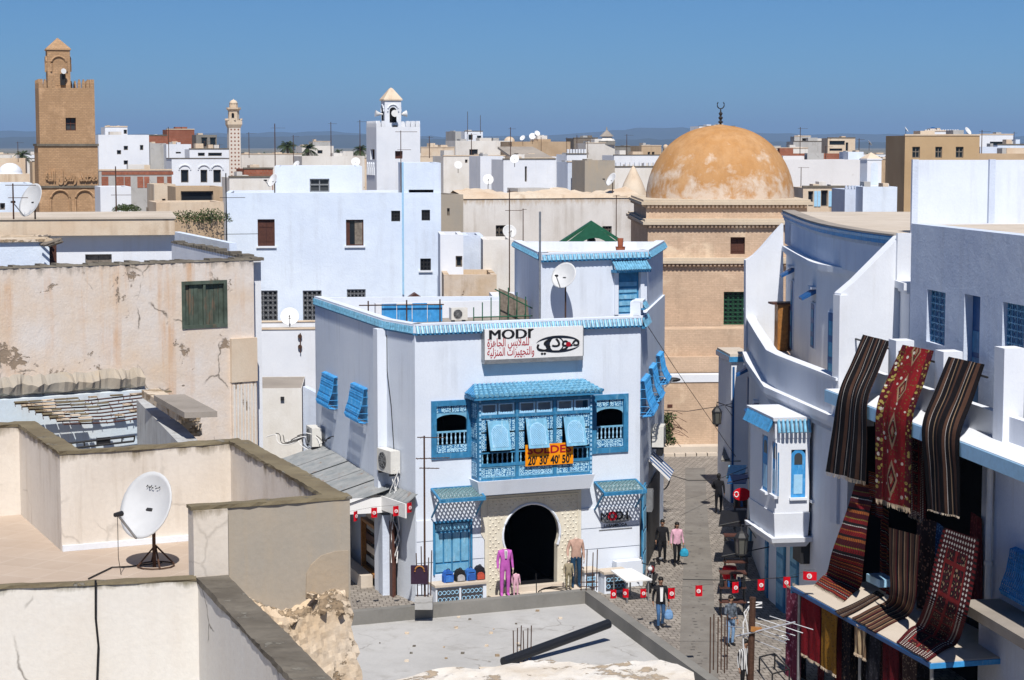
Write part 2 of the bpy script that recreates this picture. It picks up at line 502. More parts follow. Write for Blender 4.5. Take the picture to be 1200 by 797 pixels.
	# paving setts
	n = N('street_setts'); o = n.tc.outputs['Object']
	dn = n.n.new('ShaderNodeTexNoise'); n.lk(o, dn.inputs['Vector']); dn.inputs['Scale'].default_value = 1.3
	vec = n.mix(.10, o, dn.outputs['Color'], 'ADD')
	k = n.n.new('ShaderNodeTexBrick'); n.lk(n.mapping(vec, (1, 1, 1), (0, 0, radians(-8))), k.inputs['Vector'])
	k.inputs['Color1'].default_value = (.36, .325, .285, 1); k.inputs['Color2'].default_value = (.24, .215, .19, 1); k.inputs['Mortar'].default_value = (.10, .085, .07, 1)
	k.inputs['Scale'].default_value = 1; k.inputs['Brick Width'].default_value = .26; k.inputs['Row Height'].default_value = .30; k.inputs['Mortar Size'].default_value = .022; k.inputs['Mortar Smooth'].default_value = .5
	k.inputs['Bias'].default_value = .1
	c = n.mix(n.ramp(n.noise(o, .5, 5, .6), [(.4, 0.0), (.7, .5)]), k.outputs[0], (.17, .15, .13))
	n.bump(k.outputs[1], -.6, .03)
	m['setts'] = n.done(c, .75, .3)
	m['slab'] = plaster('channel_slabs', (.22, .205, .185), (.17, .155, .14), (.1, .09, .08), .4, bump=.4, sc=2)
	# ground: bare earth near, olive groves and scrub on the plain
	n = N('plain_earth'); o = n.tc.outputs['Object']
	d = n.n.new('ShaderNodeVectorMath'); d.operation = 'LENGTH'; n.lk(o, d.inputs[0])
	far = n.ramp(n.math('DIVIDE', d.outputs['Value'], 3000.0), [(.12, 0.0), (.30, 1.0)])
	gro = n.mix(n.ramp(n.noise(o, .006, 6, .6), [(.40, 0.0), (.55, 1.0)]), (.075, .085, .045), (.28, .235, .165))
	near = n.mix(n.noise(o, .3, 6), (.36, .29, .21), (.27, .22, .16))
	m['ground'] = n.done(n.mix(far, near, gro), .95, .1)
	m['hill'] = plaster('hill_scrub', (.045, .05, .035), (.07, .065, .045), (.04, .04, .03), .3, sc=.002, bump=.1)
setup_mats()
# ------------------------------------------------------------------ building kit
ROT = radians(17)
UF = V((cos(ROT), sin(ROT), 0)); UD = V((-sin(ROT), cos(ROT), 0))

def front(x0, x1, Y, rot=ROT):
	"""front wall from photo column x0 (at depth Y) to x1, turned by rot"""
	A = atY(x0, 300, Y); A.z = 0
	W = Wall(A, A + V((cos(rot), sin(rot), 0)))
	L = W.hit(x1, 300)[0]
	return Wall(A, W.P(L, 0))

def shell(parent, poly, z0, z1, mat, holes=None, par=.5, pt=.25, roofmat=None, depth=.2, wname='wall', rname='roof', coping=None, ch=.06, co=.04):
	mb = MB(); walls = []
	n = len(poly)
	for i in range(n):
		W = Wall(poly[i], poly[(i + 1) % n]); walls.append(W)
		mb.wall(W, 0, W.L, z0, z1, (holes or {}).get(i, ()), depth)
	inn = inset(poly, pt)
	for i in range(n):
		j = (i + 1) % n
		a, b, c, d = poly[i], poly[j], inn[j], inn[i]
		mb.q((a[0], a[1], z1), (b[0], b[1], z1), (c[0], c[1], z1), (d[0], d[1], z1))
		mb.q((c[0], c[1], z1 - par), (d[0], d[1], z1 - par), (d[0], d[1], z1), (c[0], c[1], z1))
	wo = mb.build(wname, mat, parent)
	r = MB(); r.q(*[(p[0], p[1], z1 - par + .002) for p in inn])
	r.build(rname, roofmat or MATS['roof_pale'], parent)
	if coping:
		k = MB(); out = inset(poly, -co); ii = inset(poly, pt + co)
		for i in range(n):
			j = (i + 1) % n
			a, b, c, d = out[i], out[j], ii[j], ii[i]
			k.hexa([(a[0], a[1], z1), (b[0], b[1], z1), (c[0], c[1], z1), (d[0], d[1], z1), (a[0], a[1], z1 + ch), (b[0], b[1], z1 + ch), (c[0], c[1], z1 + ch), (d[0], d[1], z1 + ch)])
		k.build('coping', coping, parent)
	return walls, wo

def window(parent, W, r, kind='dark', depth=.18, fm=None, ft=.06, bars=(3, 4), pm=None, name='window', sill=False, bm=None):
	"""opening r=(u0,u1,z0,z1): frame, pane, and what fills it"""
	u0, u1, z0, z1 = r
	fm = fm or MATS['grey_wood']
	e = -depth
	fr = MB()
	fr.wbox(W, u0, u0 + ft, z0, z1, e + .001, e + .06); fr.wbox(W, u1 - ft, u1, z0, z1, e + .001, e + .06)
	fr.wbox(W, u0 + ft, u1 - ft, z1 - ft, z1, e + .001, e + .057); fr.wbox(W, u0 + ft, u1 - ft, z0, z0 + ft, e + .001, e + .057)
	f = fr.build(name, fm, parent)
	p = MB(); p.wbox(W, u0 - .01, u1 + .01, z0 - .01, z1 + .01, e - .03, e)
	p.build('pane', pm or MATS['pane'], f)
	if kind == 'grille':
		g = MB(); nu, nz = bars
		for i in range(1, nu):
			u = u0 + (u1 - u0) * i / nu; g.wbox(W, u - .014, u + .014, z0, z1, e + .066, e + .09)
		for i in range(1, nz):
			z = z0 + (z1 - z0) * i / nz; g.wbox(W, u0, u1, z - .014, z + .014, e + .07, e + .086)
		nn = max(2, int(nz * 1.0))
		for i in range(nu):
			for j in range(nz):
				uc = u0 + (u1 - u0) * (i + .5) / nu; zc = z0 + (z1 - z0) * (j + .5) / nz
				rr = min((u1 - u0) / nu, (z1 - z0) / nz) * .40
				pts = [W.P(uc + rr * cos(a), zc + rr * sin(a), e + .076) for a in [k * pi / 4 for k in range(9)]]
				g.tube(pts, .010, 3, False)
		g.build('grille', bm or fm, f)
	elif kind == 'shutter':
		um = (u0 + u1) / 2
		for a, b in ((u0 + ft, um - .006), (um + .006, u1 - ft)):
			lf = MB(); lf.wbox(W, a, b, z0 + ft, z1 - ft, e + .004, e + .04)
			for zz in (z0 + (z1 - z0) * .2, z0 + (z1 - z0) * .75):
				lf.wbox(W, a + .02, b - .02, zz - .05, zz + .05, e + .041, e + .062)
			lf.build('shutter_leaf', fm, f)
	elif kind == 'half':
		um = (u0 + u1) / 2
		lf = MB(); lf.wbox(W, um, u1 - ft, z0 + ft, z1 - ft, e + .004, e + .05)
		lf.build('shutter_leaf', MATS['grey_wood'], f)
		lf = MB(); lf.wbox(W, u0 + ft, um - .25, z0 + ft, z1 - ft, e + .004, e + .05)
		lf.build('shutter_leaf', MATS['brown_wood'], f)
	elif kind == 'cross':
		g = MB(); um = (u0 + u1) / 2; zm = z0 + (z1 - z0) * .55
		g.wbox(W, um - .03, um + .03, z0, z1, e + .058, e + .07); g.wbox(W, u0, u1, zm - .03, zm + .03, e + .06, e + .075)
		g.build('glazing_bar', fm, f)
	if sill:
		s = MB(); s.wbox(W, u0 - .08, u1 + .08, z0 - .09, z0 - .002, -.02, .09); s.build('sill', MATS['white'], f)
	return f

def block(name, label, cat, x0, x1, yt, Y, mat, dep=8, rot=ROT, wins=(), par=.5, group=None, roofmat=None, z0=0.0, coping=None, depth=.2, pt=.25):
	"""house standing on the ground, given by its front wall's columns and top row in the photo"""
	if x0 > 885 and rot == ROT: rot = radians(3)
	W = front(x0, x1, Y, rot)
	if dep > 4.5 and z0 == 0: dep = max(3.5, dep * .5)
	D = V((-sin(rot), cos(rot), 0)) * dep
	A, B = W.A, W.P(W.L, 0)
	poly = [(A.x, A.y), (B.x, B.y), ((B + D).x, (B + D).y), ((A + D).x, (A + D).y)]
	z1 = atY((x0 + x1) / 2, yt, (A.y + B.y) / 2).z
	t = thing(name, label, cat, (A.x, A.y, z0), group)
	rects = [W.rect(*w[:4]) for w in wins]
	rects = [(max(.05, r[0]), min(W.L - .05, r[1]), max(.05, r[2]), min(z1 - .05, r[3])) for r in rects]
	walls, wo = shell(t, poly, z0, z1, mat, {0: rects}, par, pt, roofmat, depth, coping=coping)
	if Y > 125 and not coping:
		rq = random.Random(int(x0 * 13 + Y)); P_ = lambda a, b: A + (B - A) * a + D * b
		for i in range(rq.randrange(1, 4)):
			a, b = rq.uniform(.05, .75), rq.uniform(.2, .55); wa, hz = rq.uniform(.10, .24), rq.uniform(.2, .75) * min(1, W.L / 5)
			q = [P_(a, b), P_(a + wa, b), P_(a + wa, b + .35), P_(a, b + .35)]
			MB().hexa([(p.x, p.y, z1 - par) for p in q] + [(p.x, p.y, z1 + hz) for p in q]).build('roof_box', [mat, T['white_town'], T['concrete'], T['cream']][rq.randrange(4)], t)
		if rq.random() < .6: MB().wbox(W, -.03, W.L + .03, z1 + .001, z1 + .10 + .04 * rq.random(), -pt, .05).build('roof_rim', T['coping_grey'] if rq.random() < .45 else T['cream'], t)
	for w, r in zip(wins, rects):
		kw = dict(w[5]) if len(w) > 5 else {}
		window(t, W, r, w[4] if len(w) > 4 else 'dark', depth, **kw)
	return t, W, poly, z1

def merlons(parent, W, z, n, w, h, th, mat, taper=.75, out=0.0, name='merlon', skip=()):
	"""battlement teeth, shared mesh"""
	base = None
	for i in range(n):
		if i in skip: continue
		u = W.L * (i + .5) / n
		c = W.P(u, z, out - th / 2)
		if base is None:
			mb = MB(); a = w / 2; b = th / 2; t_ = a * taper
			mb.hexa([(-a, -b, 0), (a, -b, 0), (a, b, 0), (-a, b, 0), (-a, -b, h * .55), (a, -b, h * .55), (a, b, h * .55), (-a, b, h * .55)])
			mb.hexa([(-a, -b, h * .551), (a, -b, h * .551), (a, b, h * .551), (-a, b, h * .551), (-t_ * .4, -b, h), (t_ * .4, -b, h), (t_ * .4, b, h), (-t_ * .4, b, h)])
			base = mb.build(name, mat, parent); o = base
		else:
			o = base.copy(); COL.objects.link(o)
		o.location = c
		o.rotation_euler = (0, 0, atan2(W.u.y, W.u.x))

def arch_poly(uc, z0, w, zs, n=10, over=0.0, r=None):
	"""outline of an arched opening (u, z) from bottom left over the top to bottom right"""
	r = r or w / 2
	pts = [(uc - w / 2, z0)]
	a0 = over
	for i in range(n + 1):
		a = pi + a0 - (pi + 2 * a0) * i / n
		pts.append((uc + r * cos(a), zs + r * sin(a)))
	pts.append((uc + w / 2, z0))
	return pts

def dish(name, label, c, d, az, tilt, mast_z, mat=None, arm=True, group=None, lnbmat=None, mesh_dish=False):
	"""satellite dish, centre c, diameter d, facing azimuth az (0 = -Y towards the camera), tilted up"""
	c = V(c)
	t = thing(name, label, 'satellite dish', (c.x, c.y, mast_z), group)
	R = Matrix.Rotation(az, 3, 'Z') @ Matrix.Rotation(pi / 2 - tilt, 3, 'X')
	# local +Z is the facing direction after R: rotate so that +Z -> -Y tilted up
	mb = MB(); prof = []
	n = 8
	for i in range(n + 1):
		r = d / 2 * i / n
		prof.append((max(r, .002), .22 * r * r / (d / 2)))
	i0 = 0
	ring = 28
	for (r, z) in prof:
		for j in range(ring):
			a = 2 * pi * j / ring
			mb.v.append(tuple(c + R @ V((r * cos(a) * .92, r * sin(a), z))))
	for k in range(n):
		for j in range(ring):
			a = k * ring + j; b = k * ring + (j + 1) % ring
			mb.f.append((a, b, b + ring, a + ring)); mb.m.append(0)
	off = R @ V((0, 0, -.015))
	m0 = len(mb.v)
	for q in range(m0): mb.v.append(tuple(V(mb.v[q]) + off))
	for k in range(n):
		for j in range(ring):
			a = m0 + k * ring + j; b = m0 + k * ring + (j + 1) % ring
			mb.f.append((b, a, a + ring, b + ring)); mb.m.append(0)
	for j in range(ring):
		a = n * ring + j; b = n * ring + (j + 1) % ring
		mb.f.append((a, b, b + m0, a + m0)); mb.m.append(0)
	mb.build('reflector', mat or MATS['dish'], t, smooth=True)
	back = c + R @ V((0, -d * .05, -.10))
	top = back + V((0, 0, .02)); base = V((back.x, back.y, mast_z))
	MB().tube([base, top], .03, 8).build('mast', MATS['rust'], t)
	b = MB(); b.beam(c + R @ V((0, 0, -.01)), back + (back - c) * .2, .12, .14); b.build('bracket', MATS['iron'], t)
	if arm:
		foot = c + R @ V((0, -d * .5, .22 * d / 2)); tip = c + R @ V((0, -d * .28, d * .62))
		a = MB(); a.beam(foot, tip, .03, .03); ao = a.build('feed_arm', MATS['metal'], t)
		l = MB(); dr = (c - tip).normalized()
		l.tube([tip - dr * .06, tip + dr * .10], [.035, .045], 8); l.build('receiver_head', lnbmat or MATS['iron'], ao)
	return t

def antenna(name, label, base, h, dirs, group=None, r=.022, mat=None):
	"""rooftop mast with yagi booms: dirs = [(height fraction, azimuth, length, n elements, element length)]"""
	base = V(base)
	t = thing(name, label, 'antenna', base, group)
	m = mat or MATS['rust']
	MB().tube([base, base + V((0, 0, h))], [r, r * .8], 6).build('mast', m, t)
	for (fz, az, ln, ne, el) in dirs:
		p = base + V((0, 0, h * fz)); d = V((sin(az), cos(az), 0)); s = V((d.y, -d.x, 0))
		b = MB(); b.tube([p - d * ln * .25, p + d * ln * .75], .012, 4); bo = b.build('boom', m, t)
		for i in range(ne):
			q = p - d * ln * .25 + d * (ln * (i + .3) / ne)
			k = el * (1.0 - .35 * i / max(1, ne - 1))
			e = MB(); e.tube([q - s * k / 2, q + s * k / 2], .007, 4); e.build('element', m, bo)
	return t

# ------------------------------------------------------------------ ground, street, hills
g = MB()
g.q((-40000, -300, 0), (40000, -300, 0), (40000, 45000, 0), (-40000, 45000, 0))
tag(g.build('ground', MATS['ground']), kind='structure')

def hills(name, Y, pts, dep, mat):
	mb = MB(); rnd = random.Random(int(Y)); prof = []
	for (x0, y0), (x1, y1) in zip(pts, pts[1:]):
		k = max(2, int((x1 - x0) / 14))
		for i in range(k):
			f = i / k
			prof.append((x0 + (x1 - x0) * f, y0 + (y1 - y0) * f + rnd.uniform(-1.1, 1.1)))
	prof.append(pts[-1])
	rows = []
	for j, (fz, fd) in enumerate(((0, -.9), (.35, -.55), (.75, -.2), (1, 0), (.6, .5), (0, 1.2))):
		row = []
		for (x, y) in prof:
			p = atY(x, y, Y); hh = max(5, p.z) * fz * (1 + (rnd.uniform(-.12, .12) if 0 < fz < 1 else 0))
			row.append((p.x, Y + fd * dep, hh - (3 if fz == 0 else 0)))
		rows.append(row)
	for a, b in zip(rows, rows[1:]):
		for i in range(len(a) - 1): mb.q(a[i], a[i + 1], b[i + 1], b[i])
	tag(mb.build(name, mat, smooth=True), kind='structure')
hills('hill_range', 17000, [(-900, 166), (-300, 158), (0, 153), (60, 155), (140, 157), (300, 156), (390, 154), (460, 158), (520, 160), (640, 159), (690, 155), (760, 149), (800, 150), (850, 154), (940, 157), (1100, 158), (1200, 160), (1800, 164), (2200, 166)], 2500, MATS['hill'])
hills('hill_range', 11000, [(-900, 169), (-200, 162), (60, 160), (140, 163), (330, 160), (430, 158), (520, 163), (700, 165), (760, 163), (900, 166), (1200, 166), (1700, 166), (2200, 169)], 1500, MATS['hill'])

# ------------------------------------------------------------------ the town in the distance
T = MATS
def B(label, x0, x1, yt, Y, mat, dep=8, wins=(), cat='house', name='town_house', **k):
	return block(name, label, cat, x0, x1, yt, Y, T[mat] if isinstance(mat, str) else mat, dep=dep, wins=wins, group=k.pop('group', None), **k)
dk = 'dark'
GT = 'houses of the old town'
# left of the brick minaret and beyond it
B('white cube house with six small dark windows behind the brick minaret', 118, 177, 158, 232, 'white', 9,
  [(137, 176, 142, 181), (145, 171, 150, 176), (164, 170, 168, 176), (145, 188, 150, 193)], group=GT)
B('white stair tower with two dark windows on the cube house', 126, 152, 149, 236, 'white', 5, [(137, 156, 142, 160), (145, 152, 150, 157)], cat='tower', name='stair_tower', z0=zat(157, 236) - 1.0)
B('unfinished red brick house above the white terraces', 198, 230, 152, 265, 'red_brick', 9, group=GT)
B('low red brick wing beside the unfinished brick house', 175, 198, 159, 262, 'red_brick', 8, group=GT)
B('dark concrete shell with open bays right of the unfinished brick house', 232, 256, 158, 262, 'concrete_dark', 8, [(236, 161, 243, 172), (246, 161, 253, 172)], group=GT)
B('grey cement house between the white cube and the arcade house', 178, 197, 168, 240, 'concrete', 7, group=GT)
B('white upper house behind the three-arched facade', 197, 226, 169, 238, 'white', 7, [(206, 178, 212, 180)], group=GT)
B('long white house with a roof wall below the chequered minaret', 224, 270, 175, 225, 'white', 8, [(232, 179, 240, 183), (244, 179, 260, 183)], group=GT)
t, W, poly, z1 = B('white house with three arched windows and a dark roof line', 203, 270, 186, 190, 'white', 8, [(212, 199, 221, 214), (235, 199, 243, 214), (250, 199, 259, 214)], group=GT, coping=T['coping_grey'])
for x in (216.5, 239, 254.5):        # arch hoods over the three windows
	u, z = W.hit(x, 200)
	mb = MB(); pts = [W.P(u + .55 * cos(a), z + .45 * sin(a) + .1, .04) for a in [pi * k / 8 for k in range(9)]]
	mb.tube(pts, .07, 5); mb.build('arch_hood', T['white'], t)
t, W, poly, z1 = B('long brick and concrete frame wall below the white cube house', 118, 203, 200, 178, 'concrete', 7, cat='wall', name='infill_wall')
for x0, x1 in ((119, 127), (136, 145), (146, 153), (161, 168), (169, 175), (184, 192), (196, 201)):
	u0, u1, a, b = W.rect(x0, 207, x1, 220)
	mb = MB(); mb.wbox(W, u0, u1, a, b, -.02, .03); mb.build('brick_panel', T['red_brick'], t)
u0, u1, a, b = W.rect(119, 201, 203, 205)
MB().wbox(W, u0, u1, a, b, -.02, .04).build('brick_course', T['red_brick'], t)
B('small white house squeezed between the brick minaret and a mast', 119, 155, 219, 120, 'white', 6, group=GT)
B('pale house with a small dark door right of the brick minaret', 182, 207, 216, 118, 'cream', 6, [(190, 233, 194, 240), (168, 243, 173, 252)], group=GT)
B('tan house with a deep shaded side behind the shrubs', 207, 262, 219, 112, 'tan', 7, [(212, 224, 250, 236)], group=GT)
B('low tan wall house below the deep shaded house', 184, 263, 237, 104, 'cream', 5, group=GT)
B('tan garden wall carrying two green shrubs', 203, 263, 257, 97, 'tan', 4, cat='wall', name='garden_wall')
# far left
B('white block behind the heart-shaped dish', 0, 40, 215, 105, 'bluewash', 8, [(0, 238, 6, 246)], group=GT)
B('low tan house under the small white dome', -30, 37, 204, 200, 'cream', 9, group=GT)
mb = MB(); c = atY(12, 204, 203); r = 14 * 203 / F
mb.lathe([(r, -1.2), (r, -.1), (r * 1.03, 0)] + [(r * cos(a), r * .92 * sin(a)) for a in [pi / 2 * k / 8 for k in range(8)]] + [(.03, r * .92)], c, 20)
tag(mb.build('roof_dome', T['white'], smooth=True), 'small smooth white dome on the low tan house', 'dome')
B('distant white row house with a flat roof at the left edge', -20, 24, 181, 420, 'white_town', 20, group=GT)
B('distant cream row house beside the palm by the brick minaret', 14, 50, 186, 380, 'white_town', 14, group=GT)
# middle distance
B('far pale house with a rooftop room left of the white minaret', 355, 392, 171, 430, 'white_town', 14, [(372, 176, 378, 180)], group=GT)
B('grey far house among palms', 368, 388, 166, 470, 'concrete', 10, [(379, 172, 383, 178)], group=GT)
B('low cream house under the palm trees', 283, 355, 181, 300, 'white_town', 12, group=GT)
B('red brick roof hut beside the white dish', 287, 321, 198, 150, 'red_brick', 5, group=GT)
B('pale terrace house between the palms and the white minaret', 355, 428, 183, 260, 'white_town', 12, group=GT)
B('grey roof edge house beside the red brick hut', 270, 320, 208, 140, 'white_dirty', 6, group=GT)
# behind and right of the white minaret
B('tan house with twin small roof domes', 494, 533, 173, 300, 'cream', 12, group=GT)
B('tall grey-white block with a rooftop box and two aerials', 534, 546, 154, 330, 'concrete', 12, group=GT)
B('white rooftop box with two dark windows on the tall block', 545, 566, 154, 328, 'white', 8, [(549, 158, 554, 164), (559, 159, 564, 164)], group=GT)
B('grey-white house with one dark window under the rooftop box', 534, 600, 165, 320, 'white_town', 12, [(550, 175, 560, 182)], group=GT)
B('wide cream house with three satellite dishes on its roof', 600, 668, 166, 300, 'tan', 12, group=GT)
B('white box on the roof beside the three dishes', 629, 641, 159, 304, 'white_town', 6, group=GT)
B('low grey-white house with small windows left of the cones', 520, 592, 183, 240, 'white_dirty', 10, [(545, 187, 548, 191)], group=GT)
t, W, poly, z1 = B('white cube house carrying a brown lean-to roof', 563, 590, 183, 222, 'white', 9, group=GT)
B('white two-step house below the brown lean-to roof', 590, 651, 187, 214, 'white', 9, [(615, 195, 617.5, 213)], group=GT)
t, W, poly, z1 = B('house with a sloping brown lean-to roof and dark openings', 599, 650, 186, 226, 'tan', 6, [(603, 175.5, 608, 180), (610, 175.5, 614, 181)], group=GT)
mb = MB(); a, b = W.hit(602, 173)[0], W.hit(640, 173)[0]
mb.hexa([W.P(a, z1 - .2, .1), W.P(W.L, z1 - .25, .1), W.P(b, z1 + 1.1, -5), W.P(a - .4, z1 + 1.1, -5), W.P(a, z1 + .05, .1), W.P(W.L, z1, .1), W.P(b, z1 + 1.35, -5), W.P(a - .4, z1 + 1.35, -5)])
mb.build('lean_to_roof', T['roof_cement'], t)
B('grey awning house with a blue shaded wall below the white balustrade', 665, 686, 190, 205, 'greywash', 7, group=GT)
t, W, poly, z1 = B('white house with a roof balustrade of small posts', 664, 687, 181, 212, 'white', 6, group=GT)
for i in range(7):
	mb = MB(); u = W.L * (i + .5) / 7; mb.wbox(W, u - .1, u + .1, z1, z1 + .55, -.2, 0); mb.build('baluster', T['white'], t)
B('tan house with a rough crumbling lower wall', 685, 720, 188, 200, 'render_coat', 8, group=GT)
B('pale grey house under the pagoda-like roof lantern', 686, 720, 168, 290, 'white_town', 9, group=GT)
B('dark slatted roof hut beside the lantern house', 672, 700, 162, 330, 'grey_wood', 8, group=GT)
B('dark grey unfinished house right of the lantern house', 720, 751, 172, 300, 'concrete_dark', 9, group=GT)
B('white-edged house with two dark windows behind the dome', 751, 774, 171, 290, 'tan', 9, [(759, 178, 762, 182), (764, 178, 767, 182)], group=GT)
B('long white roof terrace behind the tan cone', 719, 790, 182, 255, 'white', 9, group=GT)
t, W, poly, z1 = B('pale house with a white roof balustrade beside the tan cone', 720, 785, 196, 215, 'white_dirty', 9, group=GT)
for i in range(12):
	mb = MB(); u = W.L * (i + .5) / 12; mb.wbox(W, u - .12, u + .12, z1, z1 + .5, -.2, 0); mb.build('baluster', T['white'], t)
B('white house peeping over the top of the orange dome', 818, 860, 148, 420, 'white', 10, group=GT)
# pagoda-like lantern on the roof
c = atY(711, 168, 292)
t = thing('roof_lantern', 'two-tiered pyramid roof lantern with a finial on the skyline', 'lantern', c)
s = 292 / F
MB().lathe([(13 * s, -.2), (13 * s, 3 * s)], c, 4, pi / 4).build('base_slab', T['concrete_dark'], t)
MB().lathe([(10 * s, 3 * s), (7 * s, 6 * s), (6 * s, 6 * s), (6 * s, 8 * s)], c, 8).build('lower_roof', T['white_town'], t)
MB().lathe([(8.5 * s, 8 * s), (1 * s, 15 * s), (.4 * s, 19 * s)], c, 8).build('upper_roof', T['roof_cement'], t)
# tan cone, small domes
c = atY(742, 226, 150)
t = thing('plaster_cone', 'tan plaster cone dome standing beside the long stained wall', 'cone', c)
s = 150 / F
mb = MB(); mb.lathe([(16 * s, -3), (15.5 * s, 0), (11 * s, 12 * s), (6 * s, 22 * s), (2.5 * s, 29 * s), (.5 * s, 31 * s)], c, 14)
mb.build('cone_shell', T['cream'], t, smooth=True)
MB().box(c.x - 1.6, c.x + 1.6, c.y - .5, c.y + 2.2, 0, c.z).build('base', T['cream'], t)
for (x, y, r, Y, lab) in ((597, 166, 6.5, 324, 'small tan dome between the rooftop box and the dishes'), (522, 176, 5.5, 303, 'tiny tan dome on the twin-domed roof'), (499, 178, 4.5, 303, 'tinier tan dome at the left end of the twin-domed roof'), (780, 172, 3, 300, 'tiny grey dome beside the two dark windows')):
	c = atY(x, y, Y + 3); R_ = r * Y / F
	mb = MB(); mb.lathe([(R_, -.8)] + [(R_ * cos(a), R_ * .9 * sin(a)) for a in [pi / 2 * k / 7 for k in range(7)]] + [(.03, R_ * .9)], c, 14)
	tag(mb.build('roof_dome', T['cream'], smooth=True), lab, 'dome')
# right of the orange dome
B('grey house with a pale rooftop room right of the dome', 928, 988, 166, 330, 'concrete', 12, group=GT)
B('small dark rooftop room on the grey house', 929, 948, 160, 334, 'concrete', 6, [(940, 162, 945, 167)], group=GT)
B('beige two-storey house with a deep balcony on the skyline', 968, 1000, 162, 300, 'cream', 9, [(972, 165, 990, 170), (991, 167, 994, 177), (972, 174, 987, 177)], group=GT)
B('white roof strip house left of the beige balcony house', 900, 945, 174, 280, 'white_town', 8, [(920, 176, 922, 181)], group=GT)
B('long house with a red brick roof edge right of the dome', 908, 1010, 180, 230, 'red_brick', 8, group=GT)
t, W, poly, z1 = B('long white wall with flaking dark patches right of the dome', 905, 1012, 187, 168, plaster('limewash_flaking', (.76, .76, .78), (.70, .70, .72), (.4, .36, .3), .3, patch=(.25, .23, .2), pth=.69, bump=.5, sc=.5), 7, cat='wall', name='flaking_wall')
t, W, poly, z1 = B('pale house with a row of louvred window bays right of the dome', 940, 994, 220, 135, 'cream', 5, [(947, 224, 953, 242), (962, 223, 970, 242), (979, 223, 988, 242)], group=GT)
for x0, x1 in ((954, 957.5), (958, 961.5), (971, 974.5), (975, 978.5)):
	r = W.rect(x0, 224, x1, 242); mb = MB(); mb.wbox(W, r[0], r[1], r[2], r[3], .005, .05); mb.build('louvre_shutter', T['blue_pale'], t)
t, W, poly, z1 = B('grey-blue wall with a row of pointed battlements beside the louvred bays', 989, 1011, 222, 128, 'greywash', 4, cat='wall', name='battlement_wall')
merlons(t, W, z1 - .002, 6, .16, .25, .2, T['greywash'])
B('bluish white house below the little white minaret', 1010, 1050, 219, 126, 'bluewash', 6, group=GT)
c = atY(1020, 219, 130)
t = thing('small_minaret', 'little square white minaret with arched niches and a pyramid cap', 'minaret', (c.x, c.y, c.z - 1))
s = 130 / F
mb = MB(); mb.lathe([(13 * s, -1), (13 * s, 31 * s), (14 * s, 31.5 * s), (14 * s, 33 * s)], c, 4, pi / 4 + ROT); mb.build('shaft', T['white'], t)
MB().lathe([(13.5 * s, 33 * s), (.5 * s, 40 * s)], c, 4, pi / 4 + ROT).build('cap', T['cream'], t)
Wm = Wall(c + UF * (-9.2 * s) - UD * (9.2 * s), c + UF * (9.2 * s) - UD * (9.2 * s))
mb = MB(); mb.extr([Wm.P(u, z, .01) for u, z in arch_poly(Wm.L / 2, c.z + 3 * s, 9 * s, c.z + 24 * s)][::-1], Wm.n * -.005); mb.build('niche', T['bluewash'], t)
B('small white vaulted roof house beside the little minaret', 992, 1010, 178, 170, 'bluewash', 5, group=GT)
B('tall tan house with three grilled windows on the right skyline', 1058, 1145, 159, 150, plaster('ochre_stucco', (.50, .36, .215), (.44, .31, .18), (.27, .19, .11), .4, bump=.5, sc=.6), 12,
  [(1069, 172, 1078, 185, 'cross'), (1096, 172, 1104, 185, 'cross'), (1120, 172, 1129, 185, 'cross')], group=GT)
t, W, poly, z1 = B('white roof terrace with battlements and a blue dome behind the tall tan house', 1081, 1121, 154, 210, 'white', 7, group=GT)
merlons(t, W, z1 - .002, 14, .16, .2, .2, T['white'])
c = atY(1093, 154, 213); mb = MB(); mb.lathe([(5 * .09, -.5)] + [(5 * .09 * cos(a), 5 * .09 * sin(a)) for a in [pi / 2 * k / 6 for k in range(6)]] + [(.02, .45)], c, 12)
tag(mb.build('roof_dome', T['blue_dark'], smooth=True), 'tiny dark blue dome on the battlemented white terrace', 'dome')
B('white house with a long dark window strip right of the tall tan house', 1145, 1184, 158, 260, 'white', 9, [(1160, 166, 1182, 171)], group=GT)
B('blue-white house with roof dishes at the right skyline', 1166, 1215, 170, 240, 'bluewash', 9, [(1178, 177, 1186, 180)], group=GT)
B('low tan house running to the right edge', 1140, 1230, 180, 175, 'tan', 9, group=GT)
B('grey lower house in front of the white strip-window house', 1146, 1172, 172, 235, 'greywash', 8, group=GT)
